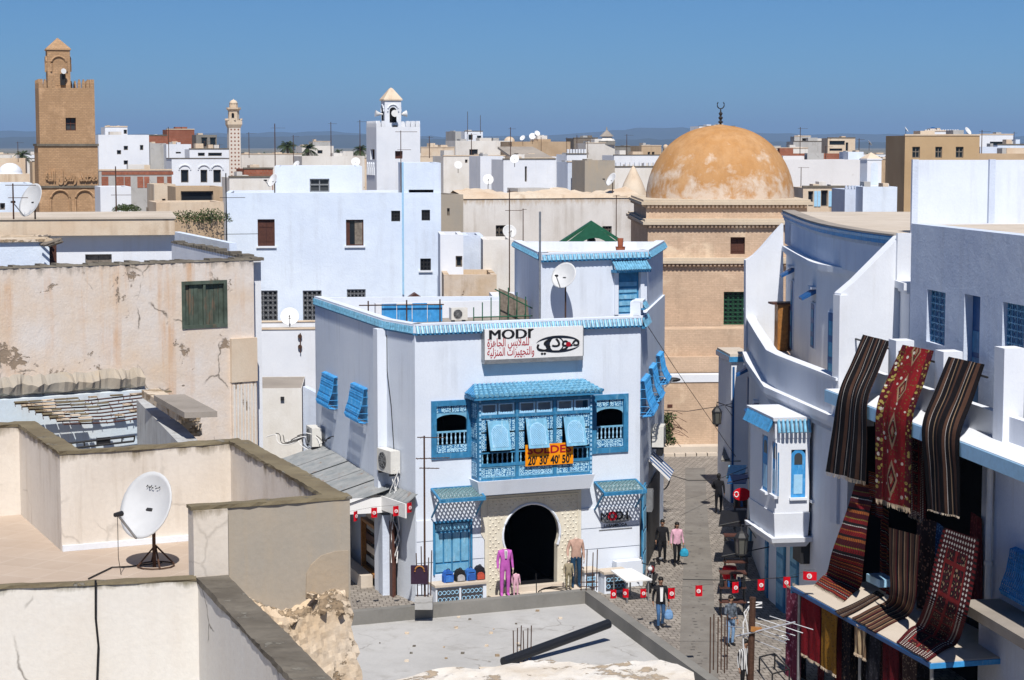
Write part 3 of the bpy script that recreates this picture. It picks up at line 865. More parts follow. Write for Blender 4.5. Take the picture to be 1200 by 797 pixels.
# row of far houses filling the old town to the horizon
def near(x):
	for lim, s in ((60, 'left of the brick minaret'), (120, 'behind the brick minaret'), (200, 'behind the white cube house'), (300, 'near the chequered minaret'), (420, 'among the skyline palms'), (520, 'behind the white minaret'), (600, 'behind the rooftop box with two aerials'), (690, 'behind the trio of dishes'), (760, 'behind the pagoda-like lantern'), (930, 'behind the orange dome'), (1030, 'behind the beige balcony house'), (1150, 'behind the tall tan house')):
		if x < lim: return s
	return 'behind the white strip-window house'
rnd = random.Random(11)
far_desc = ['pale', 'cream', 'grey-white', 'sandy', 'white']; far_m = ['white_town', 'cream', 'white_dirty', 'tan', 'white']
for i in range(58):
	x = -60 + i * 23 + rnd.uniform(-6, 6); Y = rnd.uniform(430, 900); y = 170 + rnd.uniform(7.5, 10) * (2350 / Y) * .55 + rnd.uniform(0, 2)
	k = rnd.randrange(5); w = rnd.uniform(16, 34)
	yt = min(y, 181)
	zt = zat(yt, Y)
	wins = []
	for q in range(rnd.randrange(0, 3)):
		a = x + w * (.2 + .3 * q); wins.append((a, yt + 2.2, a + 2.2, yt + 4.6))
	block('far_house', '%s %s far house with %s %s' % ('narrow' if w < 22 else 'broad' if w > 28 else 'low', far_desc[k], ('blank wall', 'one small window', 'two small windows')[len(wins)], near(x + w / 2)), 'house', x, x + w, yt, Y, T[far_m[k]], dep=rnd.uniform(8, 14), wins=wins, group='far houses along the horizon', rot=ROT + rnd.uniform(-.2, .2))
rnd = random.Random(5)
for i in range(30):
	x = -40 + i * 43 + rnd.uniform(-10, 10); Y = rnd.uniform(255, 400)
	yt = 186 + rnd.uniform(-3, 4); k = rnd.randrange(5); w = rnd.uniform(28, 55)
	wins = [(x + w * f, yt + 3, x + w * f + 3, yt + 7) for f in (.25, .6)[:rnd.randrange(0, 3)]]
	block('town_house', '%s %s flat-roofed house with %s %s' % ('narrow' if w < 37 else 'broad' if w > 46 else 'plain', far_desc[k], ('no windows', 'one window', 'two windows')[len(wins)], near(x + w / 2)), 'house', x, x + w, yt, Y, T[far_m[k]], dep=rnd.uniform(8, 14), wins=wins, group='plain houses of the middle distance', rot=ROT + rnd.uniform(-.1, .1))

rnd = random.Random(29)
for i in range(34):
	x = 20 + i * 35.5 + rnd.uniform(-14, 14); Y = rnd.uniform(180, 320); y = 186 + rnd.uniform(-6, 6); h = rnd.uniform(1.8, 3.6)
	if 34 < x < 125 or 425 < x < 495 or 735 < x < 935: continue
	antenna('roof_aerial', 'thin rooftop aerial standing %s' % near(x), atY(x, y, Y), h, [(.95, rnd.uniform(.6, 2.2), rnd.uniform(.7, 1.3), 3, .5)], group='small aerials over the town', r=.045)
for i in range(16):
	x = 130 + i * 68 + rnd.uniform(-20, 20); Y = rnd.uniform(170, 290); y = 187 + rnd.uniform(-4, 10)
	if 425 < x < 495 or 735 < x < 935: continue
	dish('roof_dish', 'small rooftop dish standing %s' % near(x), atY(x, y, Y), rnd.uniform(.7, 1.0), rnd.uniform(-1, .3), radians(32), zat(y + 9, Y), T['dish_w'], arm=False, group='small dishes over the town')
# ------------------------------------------------------------------ brick minaret
W = front(47.5, 117, 143, ROT)
s = W.L
D = V((-W.u.y, W.u.x, 0)) * s
A, Bp = W.A, W.P(W.L, 0)
poly = [(A.x, A.y), (Bp.x, Bp.y), ((Bp + D).x, (Bp + D).y), ((A + D).x, (A + D).y)]
zt, zc, zk, zb = zat(103, 143.5), zat(169, 143.5), zat(218, 143.5), 0
t = thing('brick_minaret', 'square brown brick minaret with crenellated top and domed lantern', 'minaret', (A.x, A.y, 0))
br = T['minaret_brick']
up = inset(poly, .14)
wr = Wall(up[0], up[1]); r = wr.rect(77, 138, 89, 153)
shell(t, up, zc + .001, zt, br, {0: [r]}, .35, .4, T['cream'], .3, 'upper_shaft', 'deck')
window(t, wr, r, 'cross', .3, T['brown_wood'], pm=T['pane_dull'])
lo = Wall(poly[0], poly[1])
shell(t, poly, 0, zc, br, None, .1, .5, br, .3, 'lower_shaft', 'ledge')
for zz in (zc, zk):
	mb = MB(); o_ = inset(poly, -.08)
	mb.prism(o_, zz - .14, zz + .03); mb.build('string_course', T['coping_grey'], t)  # dark colour stands in for the shadow line along each course
for x0, x1 in ((59.5, 82), (88.5, 110.5)):       # blind arches at the foot
	u0 = lo.hit(x0, 240)[0]; u1 = lo.hit(x1, 240)[0]; zs = lo.hit(70, 234)[1]; z0 = lo.hit(70, 262)[1]
	w = u1 - u0; uc = (u0 + u1) / 2
	pts = [lo.P(u, z, .06) for u, z in arch_poly(uc, z0, w, zs, 12)]
	mb = MB(); mb.tube(pts, .085, 5); mb.build('blind_arch', br, t)
# raised brick lettering
def text_mesh(body, size, ext=.0, off=.0, align='CENTER', shear=0.0):
	cu = bpy.data.curves.new('lettering', 'FONT'); cu.body = body; cu.size = size; cu.extrude = ext; cu.offset = off; cu.align_x = align; cu.shear = shear
	cu.resolution_u = 3
	ob = bpy.data.objects.new('lettering', cu); COL.objects.link(ob)
	dg = bpy.context.evaluated_depsgraph_get()
	me = bpy.data.meshes.new_from_object(ob.evaluated_get(dg), depsgraph=dg)
	bpy.data.objects.remove(ob); bpy.data.curves.remove(cu)
	return me
def text_on(name, body, Wl, uc, z, size, mat, parent, o=.01, ext=.004, off=0.0, sx=1.0, fit=None, shear=0.0):
	"""flat lettering on a wall plane, baseline at z, centred at uc; fit = width in metres"""
	me = text_mesh(body, size, ext, off, shear=shear)
	xs = [v.co.x for v in me.vertices]
	mid = (min(xs) + max(xs)) / 2; wd = max(xs) - min(xs)
	if fit: sx = fit / wd
	for v in me.vertices:
		p = Wl.P(uc + (v.co.x - mid) * sx, z + v.co.y, o + v.co.z); v.co = p
	me.name = name; me.materials.append(mat)
	ob = bpy.data.objects.new(name, me); COL.objects.link(ob)
	if parent: set_parent(ob, parent)
	return ob
def vis(*words):
	"""arabic presentation forms given in reading order -> visual order"""
	return ' '.join(''.join(chr(c) for c in reversed(w)) for w in reversed(words))
kufi = vis([0xFEE3, 0xFEA4, 0xFEE4, 0xFEAA], [0xFEAD, 0xFEB3, 0xFEEE, 0xFEDD], [0xFE8D, 0xFEDF, 0xFEE0, 0xFEEA])
u0, u1, z0, z1_ = lo.rect(53, 203, 114, 212)
text_on('brick_lettering', kufi, lo, (u0 + u1) / 2, z0, 1.15, T['minaret_brick'], t, .06, .09, .03, fit=(u1 - u0))
# crenellation
for i in range(4):
	We = Wall(up[i], up[(i + 1) % 4])
	merlons(t, We, zt - .002, 13, .22, .62, .3, br, taper=.9, out=0, skip=(4, 5, 6, 7, 8) if i == 0 else ())
# lantern
cx = V((sum(p[0] for p in poly) / 4, sum(p[1] for p in poly) / 4, 0))
W2 = front(60.5, 87, 144.6, ROT); hw = W2.L / 2
cl = (W2.P(W2.L / 2, 0) + D.normalized() * hw)
zl0, zl1, zl2 = zt - .4, zat(59.5, 146), zat(45, 146)
q = [cl - UF * hw - UD * hw, cl + UF * hw - UD * hw, cl + UF * hw + UD * hw, cl - UF * hw + UD * hw]
mb = MB(); mb.prism([(p.x, p.y) for p in q], zl0, zl1); lan = mb.build('lantern', br, t)
mb = MB(); cc = V((cl.x, cl.y, 0)); mb.lathe([(hw * 1.55, zl1), (hw * 1.5, zl1 + .12), (.05, zl2)], cc, 4, pi / 4 + ROT); mb.build('pyramid_roof', br, t)
for i in range(4):
	We = Wall(q[i], q[(i + 1) % 4])
	mb = MB(); pts = arch_poly(We.L / 2, zl0 + .6, We.L * .45, zl1 - 1.05)
	mb.extr([We.P(u, z, .02) for u, z in pts][::-1], We.n * -.015); mb.build('arch_opening', br, lan)
	mb = MB(); mb.tube([We.P(u, z, .03) for u, z in arch_poly(We.L / 2, zl0 + 1.6, We.L * .68, zl1 - 1.0)], .08, 5); mb.build('arch_rib', br, lan)
def horn(parent, c, d, r=.24, l=.5):
	mb = MB(); c = V(c); d = V(d).normalized()
	mb.tube([c, c + d * l * .35, c + d * l * .8, c + d * l], [r * .25, r * .35, r * .75, r], 12)
	return mb.build('loudspeaker', T['dish_w'], parent, smooth=False)
p = W2.P(W2.L * .62, zl1 - 1.55, .1); horn(t, p, W2.n + V((.3, 0, .1)), .2, .4)
mb = MB(); p2 = W2.P(W2.L * .66, zl1 - 2.5, .1); mb.beam(p2, p2 + V((0, 0, .8)), .35, .25); mb.build('speaker_box', T['iron'], t)

# ------------------------------------------------------------------ chequered minaret
c = atY(276, 300, 300); c.z = 0; s = 300 / F
t = thing('chequered_minaret', 'slim far minaret with a diamond-patterned shaft and white balcony', 'minaret', c)
n = N('diamond_brick'); o = n.tc.outputs['Object']; x, y, z = n.sep(o)
aa = n.math('ADD', n.math('ADD', x, n.math('MULTIPLY', y, .4)), 0); k1 = n.math('SINE', n.math('MULTIPLY', n.math('ADD', aa, z), 5.5)); k2 = n.math('SINE', n.math('MULTIPLY', n.math('SUBTRACT', aa, z), 5.5))
dm = n.done(n.mix(n.ramp(n.math('MULTIPLY', k1, k2), [(.47, 0.0), (.53, 1.0)]), (.66, .60, .54), (.26, .12, .08)), .9)
zz = lambda y: zat(y, 300)
MB().lathe([(9.5 * s * 1.1, 0), (8.2 * s * 1.15, zz(150))], c, 4, pi / 4 + ROT).build('shaft', dm, t)
mb = MB(); mb.lathe([(9.5 * s, zz(150)), (12 * s, zz(146)), (12 * s, zz(141)), (11 * s, zz(141)), (11 * s, zz(143))], c, 4, pi / 4 + ROT); mb.build('balcony', T['cream'], t)
for i in range(8):
	a = ROT + pi / 4 * i; p = c + V((cos(a), sin(a), 0)) * (8.6 * s * (1.3 if i % 2 else 1)); MB().box(p.x - .13, p.x + .13, p.y - .13, p.y + .13, zz(141), zz(139)).build('merlon', T['cream'], t)
lan = MB().lathe([(6.6 * s, zz(143)), (6.4 * s, zz(130)), (8.5 * s, zz(128)), (8.5 * s, zz(126)), (5 * s, zz(126)), (5 * s, zz(122))], c, 8).build('lantern', T['cream'], t)
Wm = Wall(c + V((-3 * s, -6.6 * s, 0)), c + V((3 * s, -6.6 * s, 0)))
MB().extr([Wm.P(u, z, .02) for u, z in arch_poly(Wm.L / 2, zz(138), 3 * s, zz(134))][::-1], Wm.n * -.01).build('arch_opening', T['dark'], lan)
MB().lathe([(5 * s, zz(122))] + [(5 * s * cos(a), zz(122) + 5 * s * sin(a)) for a in (.3, .6, .9, 1.2, 1.45)] + [(.03, zz(116))], c, 10).build('cupola', T['cream'], t, smooth=True)

# ------------------------------------------------------------------ white minaret
W = front(442, 493, 146, ROT)
s_ = W.L; D = UD * s_
A, Bp = W.A, W.P(W.L, 0)
poly = [(A.x, A.y), (Bp.x, Bp.y), ((Bp + D).x, (Bp + D).y), ((A + D).x, (A + D).y)]
zt = zat(149, 146.5)
t = thing('white_minaret', 'square white minaret with battlements, arched lantern and loudspeakers behind the blue-white house', 'minaret', (A.x, A.y, 0))
WL = Wall(poly[3], poly[0])
rl = WL.rect(434, 175, 439, 187)
rf = W.rect(463, 177, 472, 186)
shell(t, poly, 0, zt, T['white'], {0: [rf], 3: [rl]}, .3, .3, T['white_town'], .25, 'shaft', 'deck')
window(t, W, rf, 'dark', .25, T['brown_wood'], pm=T['brown_wood']); window(t, WL, rl, 'dark', .25, T['brown_wood'])
for i in range(4):
	We = Wall(poly[i], poly[(i + 1) % 4])
	merlons(t, We, zt - .002, 9, .30, .45, .3, T['white'], taper=1.6, skip=(2, 3, 4, 5) if i == 0 else ())
for i in range(4):
	u = WL.L * (.12 + .2 * i); z = WL.hit(434, 205)[1]
	MB().tube([WL.P(u + .15 + .15 * cos(a), z + .9 * sin(a) * (1 if 0 < a < pi else .0) , .04) for a in [pi * k / 6 for k in range(7)]], .05, 4).build('blind_arch', T['white'], t)
W2 = front(452, 471, 147, ROT); hw = W2.L / 2; cl = W2.P(hw, 0) + UD * hw
zl1, zl2 = zat(118, 148), zat(103, 148)
q = [cl - UF * hw - UD * hw, cl + UF * hw - UD * hw, cl + UF * hw + UD * hw, cl - UF * hw + UD * hw]
lan = MB().prism([(p.x, p.y) for p in q], zt - .35, zl1).build('lantern', T['white'], t)
MB().lathe([(hw * 1.62, zl1), (hw * 1.6, zl1 + .1), (hw * .35, zl2 - .1), (.05, zl2)], V((cl.x, cl.y, 0)), 4, pi / 4 + ROT).build('pyramid_roof', T['cream'], t)
for i in range(4):
	We = Wall(q[i], q[(i + 1) % 4])
	MB().extr([We.P(u, z, .02) for u, z in arch_poly(We.L / 2, zl1 - 1.6, We.L * .42, zl1 - .75)][::-1], We.n * -.015).build('arch_opening', T['dark'], lan)
	MB().tube([We.P(u, z, .03) for u, z in arch_poly(We.L / 2, zl1 - .8, We.L * .66, zl1 - .7)], .06, 5).build('arch_rib', T['white'], lan)
for d in (W2.u * -1, W2.u * 1, W2.n):
	p = cl + V((0, 0, zl1 - 1.0)) + d * hw * (1.02); horn(t, p, d + V((0, 0, .1)), .26, .55)
mb = MB(); p2 = W2.P(W2.L * .6, zl1 - 2.6, .1); mb.beam(p2, p2 + V((0, 0, .8)), .3, .22); mb.build('speaker_box', T['iron'], t)

# ------------------------------------------------------------------ domed mosque at the end of the street
def tier(t, x0, x1, yt, yb, Y, dep, nm, mat, ledge=.28, dent=True, holes=(), wk=()):
	W = front(x0, x1, Y, ROT * .03)
	U = W.u; Dv = V((-U.y, U.x, 0)) * dep
	A, Bp = W.A, W.P(W.L, 0)
	poly = [(A.x, A.y), (Bp.x, Bp.y), ((Bp + Dv).x, (Bp + Dv).y), ((A + Dv).x, (A + Dv).y)]
	z1, z0 = zat(yt, Y + 1), zat(yb, Y + 1)
	rects = [W.rect(*h[:4]) for h in holes]
	mb = MB()
	for i in range(4):
		We = Wall(poly[i], poly[(i + 1) % 4]); mb.wall(We, 0, We.L, z0, z1, rects if i == 0 else (), .3)
	wo = mb.build(nm, mat, t)
	mb = MB(); o1 = inset(poly, -ledge); o2 = inset(poly, .6)
	mb.prism(o1, z1 - .02, z1 + .14); mb.prism(inset(poly, -ledge * .6), z1 + .141, z1 + .26)
	lo_ = mb.build('ledge', T['mosque_top'], t)
	if dent:
		d = MB()
		for i in (0, 3):
			We = Wall(poly[i], poly[(i + 1) % 4]); nn = int(We.L / .22)
			for k in range(nn):
				u = We.L * (k + .5) / nn; d.wbox(We, u - .06, u + .06, z1 - .16, z1 - .021, -.01, ledge * .75)
		d.build('dentils', T['mosque'], lo_, stuff=True)
	for h, r in zip(holes, rects):
		window(t, W, r, h[4], .3, h[5] if len(h) > 5 else T['brown_wood'], bars=(5, 8), pm=h[6] if len(h) > 6 else None)
	return W, poly, z1
t = thing('domed_mosque', 'tan stepped mosque with a large orange dome at the end of the street', 'mosque', atY(840, 540, 106))
mq = T['mosque']
tier(t, 762, 1010, 307, 560, 108.0, 15, 'base_wall', mq, holes=[(848, 342, 877, 381, 'grille', T['green_dark'])])
# the tall middle and upper tiers
tier(t, 759, 985, 262, 311, 108.6, 13.5, 'middle_wall', mq, holes=[(856, 278, 873, 298, 'shutter', T['brown_wood'], T['brown_wood'])])
W, poly, zd = tier(t, 757, 945, 239, 262, 110.0, 9.8, 'drum_wall', mq)
c = atY(843.5, 236, 115); c.z = 0; R_ = 86.5 * 115 / F
zd = zat(234, 115); zt = zat(147, 115)
prof = [(R_ * 1.0, zd - .9), (R_ * 1.0, zd)]
for k in range(1, 15):
	a = pi / 2 * k / 15; prof.append((R_ * cos(a) ** .93, zd + (zt - zd) * (sin(a) ** 1.0)))
prof.append((.05, zt + .05))
MB().lathe(prof, c, 64).build('dome', T['dome'], t, smooth=True)
fin = MB()
fz = lambda y: zat(y, 115)
fin.lathe([(.10, zt - .05), (.05, fz(145)), (.16, fz(143)), (.05, fz(141)), (.14, fz(138)), (.05, fz(136)), (.12, fz(133)), (.04, fz(131)), (.03, fz(127))], c, 8)
fin.tube([V((c.x + .2 * sin(a), c.y, fz(124) - .22 * cos(a) + .05)) for a in [-2.3 + 4.6 * k / 10 for k in range(11)]], .03, 4)
fin.build('finial', T['iron'], t)
# low boundary wall with the white band in front of the mosque
Wb = front(770, 880, 104.2, ROT * .3)
tw = thing('boundary_wall', 'tan wall with a white band closing the end of the street', 'wall', Wb.A)
z1 = zat(439, 104.5); z2 = zat(447.5, 104.5); z3 = zat(470, 104.5)
MB().wbox(Wb, -3, Wb.L + 4, 0, z2, -.6, 0).build('lower_wall', mq, tw)
MB().wbox(Wb, -3, Wb.L + 4, z2 + .001, z1, -.75, .05).build('white_band', T['white'], tw)
MB().wbox(Wb, -3, Wb.L + 4, z1 + .001, zat(417, 106), -2.4, -1.0).build('upper_wall', mq, tw)
mb = MB()
mb.wbox(Wb, -3, Wb.L + 4, zat(417, 106) + .002, zat(385, 106.5), -3.2, -1.6); mb.build('stepped_wall', mq, tw)
mb = MB(); mb.wbox(Wb, -3, Wb.L + 4, 0, .35, .001, .9); mb.build('bench_step', T['roof_pale'], tw)
n_st = 14
for i in range(n_st):
	u = -1 + (Wb.L + 3) * i / n_st
	MB().wbox(Wb, u, u + (Wb.L + 3) / n_st - .05, 0.0, .16, 1.6, 1.95).build('kerb_stone', T['roof_pale'], tw)
pl = MB(); r = Wb.rect(782, 474, 788, 477.5); pl.wbox(Wb, r[0], r[1], r[2], r[3], .002, .03); tag(pl.build('street_plaque', T['brown_wood']), 'small dark street name plaque on the tan boundary wall', 'sign')

# ------------------------------------------------------------------ long stained wall behind the shop
t, W, poly, z1 = block('stained_house', 'long low house with a stained white wall and rough earthen top', 'house', 543, 748, 231, 132, plaster('stained_white', (.72, .70, .68), (.63, .60, .57), (.38, .33, .28), .75, patch=(.5, .43, .34), pth=.72, bump=.5, sc=.9, ztop=12.5, topcol=(.46, .35, .23), toph=.8), dep=14,
	wins=[(581, 264, 595, 281, 'grille', {'bars': (3, 3)}), (706, 265, 717, 277, 'grille', {'bars': (3, 3)})], par=.3)
mb = MB(); rr = random.Random(3); nseg = 40
hs_ = [(.10 + rr.uniform(0, .08), .42 + .15 * sin(i * .35) + rr.uniform(-.06, .06)) for i in range(nseg + 1)]
for i in range(nseg):
	u0 = W.L * i / nseg; u1 = W.L * (i + 1) / nseg; (a, b), (c, d) = hs_[i], hs_[i + 1]
	mb.q(W.P(u0, z1 - .08, .06), W.P(u1, z1 - .08, .06), W.P(u1, z1 + c, -.05), W.P(u0, z1 + a, -.05)); mb.q(W.P(u0, z1 + a, -.05), W.P(u1, z1 + c, -.05), W.P(u1, z1 + d, -2.6), W.P(u0, z1 + b, -2.6)); mb.q(W.P(u0, z1 + b, -2.6), W.P(u1, z1 + d, -2.6), W.P(u1, z1, -4), W.P(u0, z1, -4))
mb.build('earthen_top', T['cream'], t)
t, W, poly, z1 = block('stained_house', 'narrow grey-beige gable wall between the blue-white house and the stained wall', 'house', 516, 543, 228, 128, T['render_coat'], dep=10, wins=[(524, 244, 527, 253)], par=.3)
# ------------------------------------------------------------------ blue-white house
Yb = 100
gm = T['iron']
t, W, poly, z1 = block('bluewash_house', 'large blue-white house with brown shutters and grilled lower windows', 'house', 265, 517, 226, Yb, T['bluewash'], dep=12, rot=radians(6), depth=.16, par=.5,
	wins=[(302, 257, 322, 288.5, 'shutter', {'fm': T['brown_wood'], 'sill': True}), (405.5, 257.5, 426, 288, 'half', {'fm': T['brown_wood'], 'sill': True}),
          (458.5, 247, 469, 259.5, 'grille', {'bars': (3, 3), 'fm': gm}), (494, 246, 504, 258.5, 'grille', {'bars': (3, 3), 'fm': gm}), (492.5, 303, 505, 317, 'grille', {'bars': (3, 3), 'fm': gm, 'sill': True}),
          (303, 340.5, 325.5, 381, 'grille', {'bars': (4, 7), 'fm': T['metal']}), (355, 340.5, 377, 381, 'grille', {'bars': (4, 7), 'fm': T['metal']}), (406.5, 339, 428.5, 354, 'grille', {'bars': (5, 3), 'fm': T['metal']})])
zr = z1 - .5
# the taller block on its roof, and the right-hand tower block
Wu = Wall(W.P(W.hit(321, 220)[0], 0, -3.5), W.P(W.hit(427, 220)[0], 0, -3.5))
D = Wu.n * -6
A, Bp = Wu.A, Wu.P(Wu.L, 0)
ru = Wu.rect(363, 209.5, 386, 225)
shell(t, [(A.x, A.y), (Bp.x, Bp.y), ((Bp + D).x, (Bp + D).y), ((A + D).x, (A + D).y)], zr, zat(195, 104), T['bluewash'], {0: [ru]}, .4, .25, depth=.16, wname='upper_wall', rname='upper_roof')
window(t, Wu, ru, 'cross', .16, T['metal'], pm=T['pane_dull'])
u0 = W.hit(472.5, 220)[0]
Wt = Wall(W.P(u0, 0, -.04), W.P(W.L, 0, -.04)); D = Wt.n * -5; A, Bp = Wt.A, Wt.P(Wt.L, 0)
rs_ = Wt.rect(479, 222.3, 508, 227.3)
shell(t, [(A.x, A.y), (Bp.x, Bp.y), ((Bp + D).x, (Bp + D).y), ((A + D).x, (A + D).y)], z1 - .45, zat(191, Yb + .5), T['bluewash'], {0: [rs_]}, .4, .25, depth=.3, wname='upper_wall', rname='upper_roof')
p = W.hit(472, 240)
pipe = MB(); pipe.tube([W.P(p[0], zat(190, Yb + 1), .06), W.P(p[0], zat(345, Yb + 1), .06)], .05, 6); pipe.build('drainpipe', T['blue_pale'], t)
dish('satellite_dish', 'pale round dish on the roof corner of the blue-white house', atY(320.5, 212, 101.5), .75, radians(-50), radians(28), z1 - .5, T['dish_w'])
dish('satellite_dish', 'round dish between the two lower grilled windows of the blue-white house', atY(339.5, 372, 98.2), 1.0, radians(5), radians(35), zat(383, 98.2), T['dish_w'])
antenna('roof_antenna', 'tall dark aerial mast left of the blue-white house', atY(266, 305, 88), zat(203, 88) - zat(305, 88), [(.30, radians(75), 1.9, 9, .5), (.72, radians(80), 1.1, 4, .5)], r=.035, mat=T['iron'])
antenna('roof_antenna', 'aerial with two booms in front of the white minaret', atY(470, 228, 101), zat(153, 101) - zat(228, 101), [(.98, radians(85), 1.1, 6, .4), (.70, radians(100), .7, 4, .3)], r=.025)
t = thing('peaked_hut', 'small dark peaked roof cap in front of the blue-white house', 'roof hut', atY(486, 352, 97))
Wc = front(476, 497, 97, radians(6)); z = zat(351, 97); 
mb = MB(); mb.extr([Wc.P(0, z, 0), Wc.P(Wc.L, z, 0), Wc.P(Wc.L / 2, zat(344, 97), 0)], Wc.n * -1.0); mb.build('roof_cap', T['brown_wood'], t)
MB().wbox(Wc, .05, Wc.L - .05, z - 3, z - .001, -.95, -.05).build('wall', T['bluewash'], t)

# terrace, walls and roofs in front of it, beside the shop's left wall
t, W, poly, z1 = block('terrace_house', 'low white house with a terrace in front of the grilled windows', 'house', 292, 420, 386, 95, T['white'], dep=4.3, rot=radians(6), par=.25, roofmat=T['roof_cement'], coping=T['cream'])
mb = MB(); p = W.hit(352, 400)
for dz in (-.25, .25): mb.tube([W.P(p[0] - .02, p[1] + dz, .001), W.P(p[0] - .02, p[1] + dz, .14)], .10, 8)
mb.beam(W.P(p[0], p[1] - .55, .1), W.P(p[0], p[1] + .4, .1), .05); mb.build('meter_bracket', T['rust'], t)
t, W, poly, z1 = block('cement_roof_house', 'low house with a stained grey cement roof beside the shop', 'house', 290, 352, 455, 86.5, T['white_dirty'], dep=4.4, z0=.01, pt=.02, rot=radians(4), par=.02, roofmat=T['roof_cement'])
p = W.hit(331, 467); MB().wbox(W, p[0] - .08, p[0] + .08, p[1] - .08, p[1] + .08, -.02, .1).build('vent', T['iron'], t)
A = W.P(W.L, 0); Bq = atZ(371, 470, 5.0)
t = thing('side_wall', 'grey plastered wall with cables joining the shop and the low cement-roofed house', 'wall', (A.x, A.y, 0))
Ws = Wall((A.x + .05, A.y), (A.x + 3.4, A.y - 2.0))
mb = MB(); zz_ = zat(455, 86)
mb.extr([Ws.P(0, 0, 0), Ws.P(Ws.L, 0, 0), Ws.P(Ws.L, zz_ - .9, 0), Ws.P(Ws.L * .6, zz_ - .8, 0), Ws.P(0, zz_, 0)], Ws.n * -.3); mb.build('wall', T['greywash'], t)

# ------------------------------------------------------------------ the blue and white shop
ZR = 9.78
pA, pB, pE, pD = atZ(486, 381.5, ZR), atZ(751, 372, ZR), atZ(451, 375.5, ZR), atZ(369, 348.5, ZR)
RW = V((sin(radians(8.8)), cos(radians(8.8)), 0))
pC = pB + RW * 11.2
shop = thing('shop_house', 'white shop house with blue bay window, tiled cornice and arched doorway', 'shop', (pA.x, pA.y, 0))
poly = [(p.x, p.y) for p in (pA, pB, pC, pD, pE)]
WF = Wall(poly[0], poly[1]); WR = Wall(poly[1], poly[2]); WLF = Wall(poly[3], poly[4]); WCH = Wall(poly[4], poly[0])
r_wl = WF.rect(507, 471, 551, 535); r_wr = WF.rect(694.5, 464, 734, 528.5)
r_door = WF.rect(584, 588, 659, 700); r_door = (r_door[0], r_door[1], 0.02, r_door[3])
r_bd = WF.rect(509, 612, 551, 672)
r_bay = WF.rect(566, 490, 690, 548)
shell(shop, poly, 0, ZR, T['modi'], {0: [r_wl, r_wr, r_door, r_bd, r_bay]}, .8, .28, T['roof_cement'], .22)
# rooms behind the openings
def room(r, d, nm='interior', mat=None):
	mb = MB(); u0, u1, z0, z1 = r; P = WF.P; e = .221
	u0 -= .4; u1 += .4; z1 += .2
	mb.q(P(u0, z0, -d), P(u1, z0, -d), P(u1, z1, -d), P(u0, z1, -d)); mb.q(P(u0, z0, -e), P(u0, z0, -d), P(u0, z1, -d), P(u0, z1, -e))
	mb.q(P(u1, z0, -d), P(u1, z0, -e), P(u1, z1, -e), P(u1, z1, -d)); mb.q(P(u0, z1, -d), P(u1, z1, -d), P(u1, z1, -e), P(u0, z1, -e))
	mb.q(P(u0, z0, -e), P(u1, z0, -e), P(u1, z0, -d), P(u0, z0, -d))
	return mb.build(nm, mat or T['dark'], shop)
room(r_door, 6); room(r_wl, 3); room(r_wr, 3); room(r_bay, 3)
sc_ = MB(); r = WF.rect(617, 642, 634, 661, -5.5); sc_.wbox(WF, r[0], r[1], r[2], r[3], -5.6, -5.5); sc_.build('hanging_cloth', paint('dim_blue', (.10, .22, .42)), shop)

# tiled cornices
def tile_row(parent, Wl, u0, u1, zt, out=.16, h=.32, pitch=.21, top=True):
	mb = MB(); n = max(1, int((u1 - u0) / pitch)); p = (u1 - u0) / n
	mb.k = 0
	for i in range(n):
		u = u0 + (i + .5) * p; r = p * .36
		for row in range(2):
			za = zt - .02 - row * h * .5; zb_ = za - h * .52; oa = .02 + out * .5 * row; ob = oa + out * .5
			pts0 = []; pts1 = []
			for k in range(5):
				a = pi * k / 4
				pts0.append(Wl.P(u - r * cos(a), za, oa + .02 + r * .8 * sin(a))); pts1.append(Wl.P(u - r * 1.1 * cos(a), zb_, ob + .02 + r * .9 * sin(a)))
			for k in range(4): mb.q(pts0[k], pts1[k], pts1[k + 1], pts0[k + 1])
			mb.q(*pts1)
	o = mb.build('cornice_tiles', T['blue_tile'], parent, stuff=True)
	b = MB(); b.wbox(Wl, u0, u1, zt - h - .02, zt - .021, .002, .05); b.wbox(Wl, u0, u1, zt - .02, zt + .05, -.30, .03 + out * .3); bo = b.build('cornice_back', T['modi'], parent)
	s_ = MB(); s_.wbox(Wl, u0, u1, zt - h - .09, zt - h - .021, .002, .04 + out); s_.build('cornice_moulding', T['blue'], parent)
tile_row(shop, WF, 0, WF.L, ZR, .12, .25, .17); tile_row(shop, WCH, 0, WCH.L, ZR, .02, .25, .17); tile_row(shop, WLF, 0, WLF.L, ZR, .0, .24)
tile_row(shop, WR, 0, 2.2, ZR, out=.12)
# room on the roof
ZQ = 12.0
qa, qb = atZ(634, 298, ZQ), atZ(758.5, 294.3, ZQ)
qc, qd = qb + RW * 7.6, atZ(603, 283, ZQ)
WQ = Wall(qa, qb); WQR = Wall(qb, qc); WQL = Wall(qd, qa)
rd = WQ.rect(724, 318, 750, 368)
qpoly = [(p.x, p.y) for p in (qa, qb - RW * 0 + WQ.u * .0, qc, qd)]
shell(shop, qpoly, ZR - .85, ZQ, T['modi'], {0: [rd]}, .4, .22, T['roof_pale'], .15, 'roof_room_wall', 'roof_room_roof')
tile_row(shop, WQ, 0, WQ.L, ZQ, out=.10, h=.20, pitch=.18); tile_row(shop, WQR, 0, WQR.L, ZQ, out=.10, h=.2, pitch=.2); tile_row(shop, WQL, 0, WQL.L, ZQ, out=.06, h=.14, pitch=.2)
d = MB(); d.wbox(WQ, rd[0], rd[1], rd[2], rd[3], -.2, -.10); do = d.build('roof_door', T['blue'], shop)
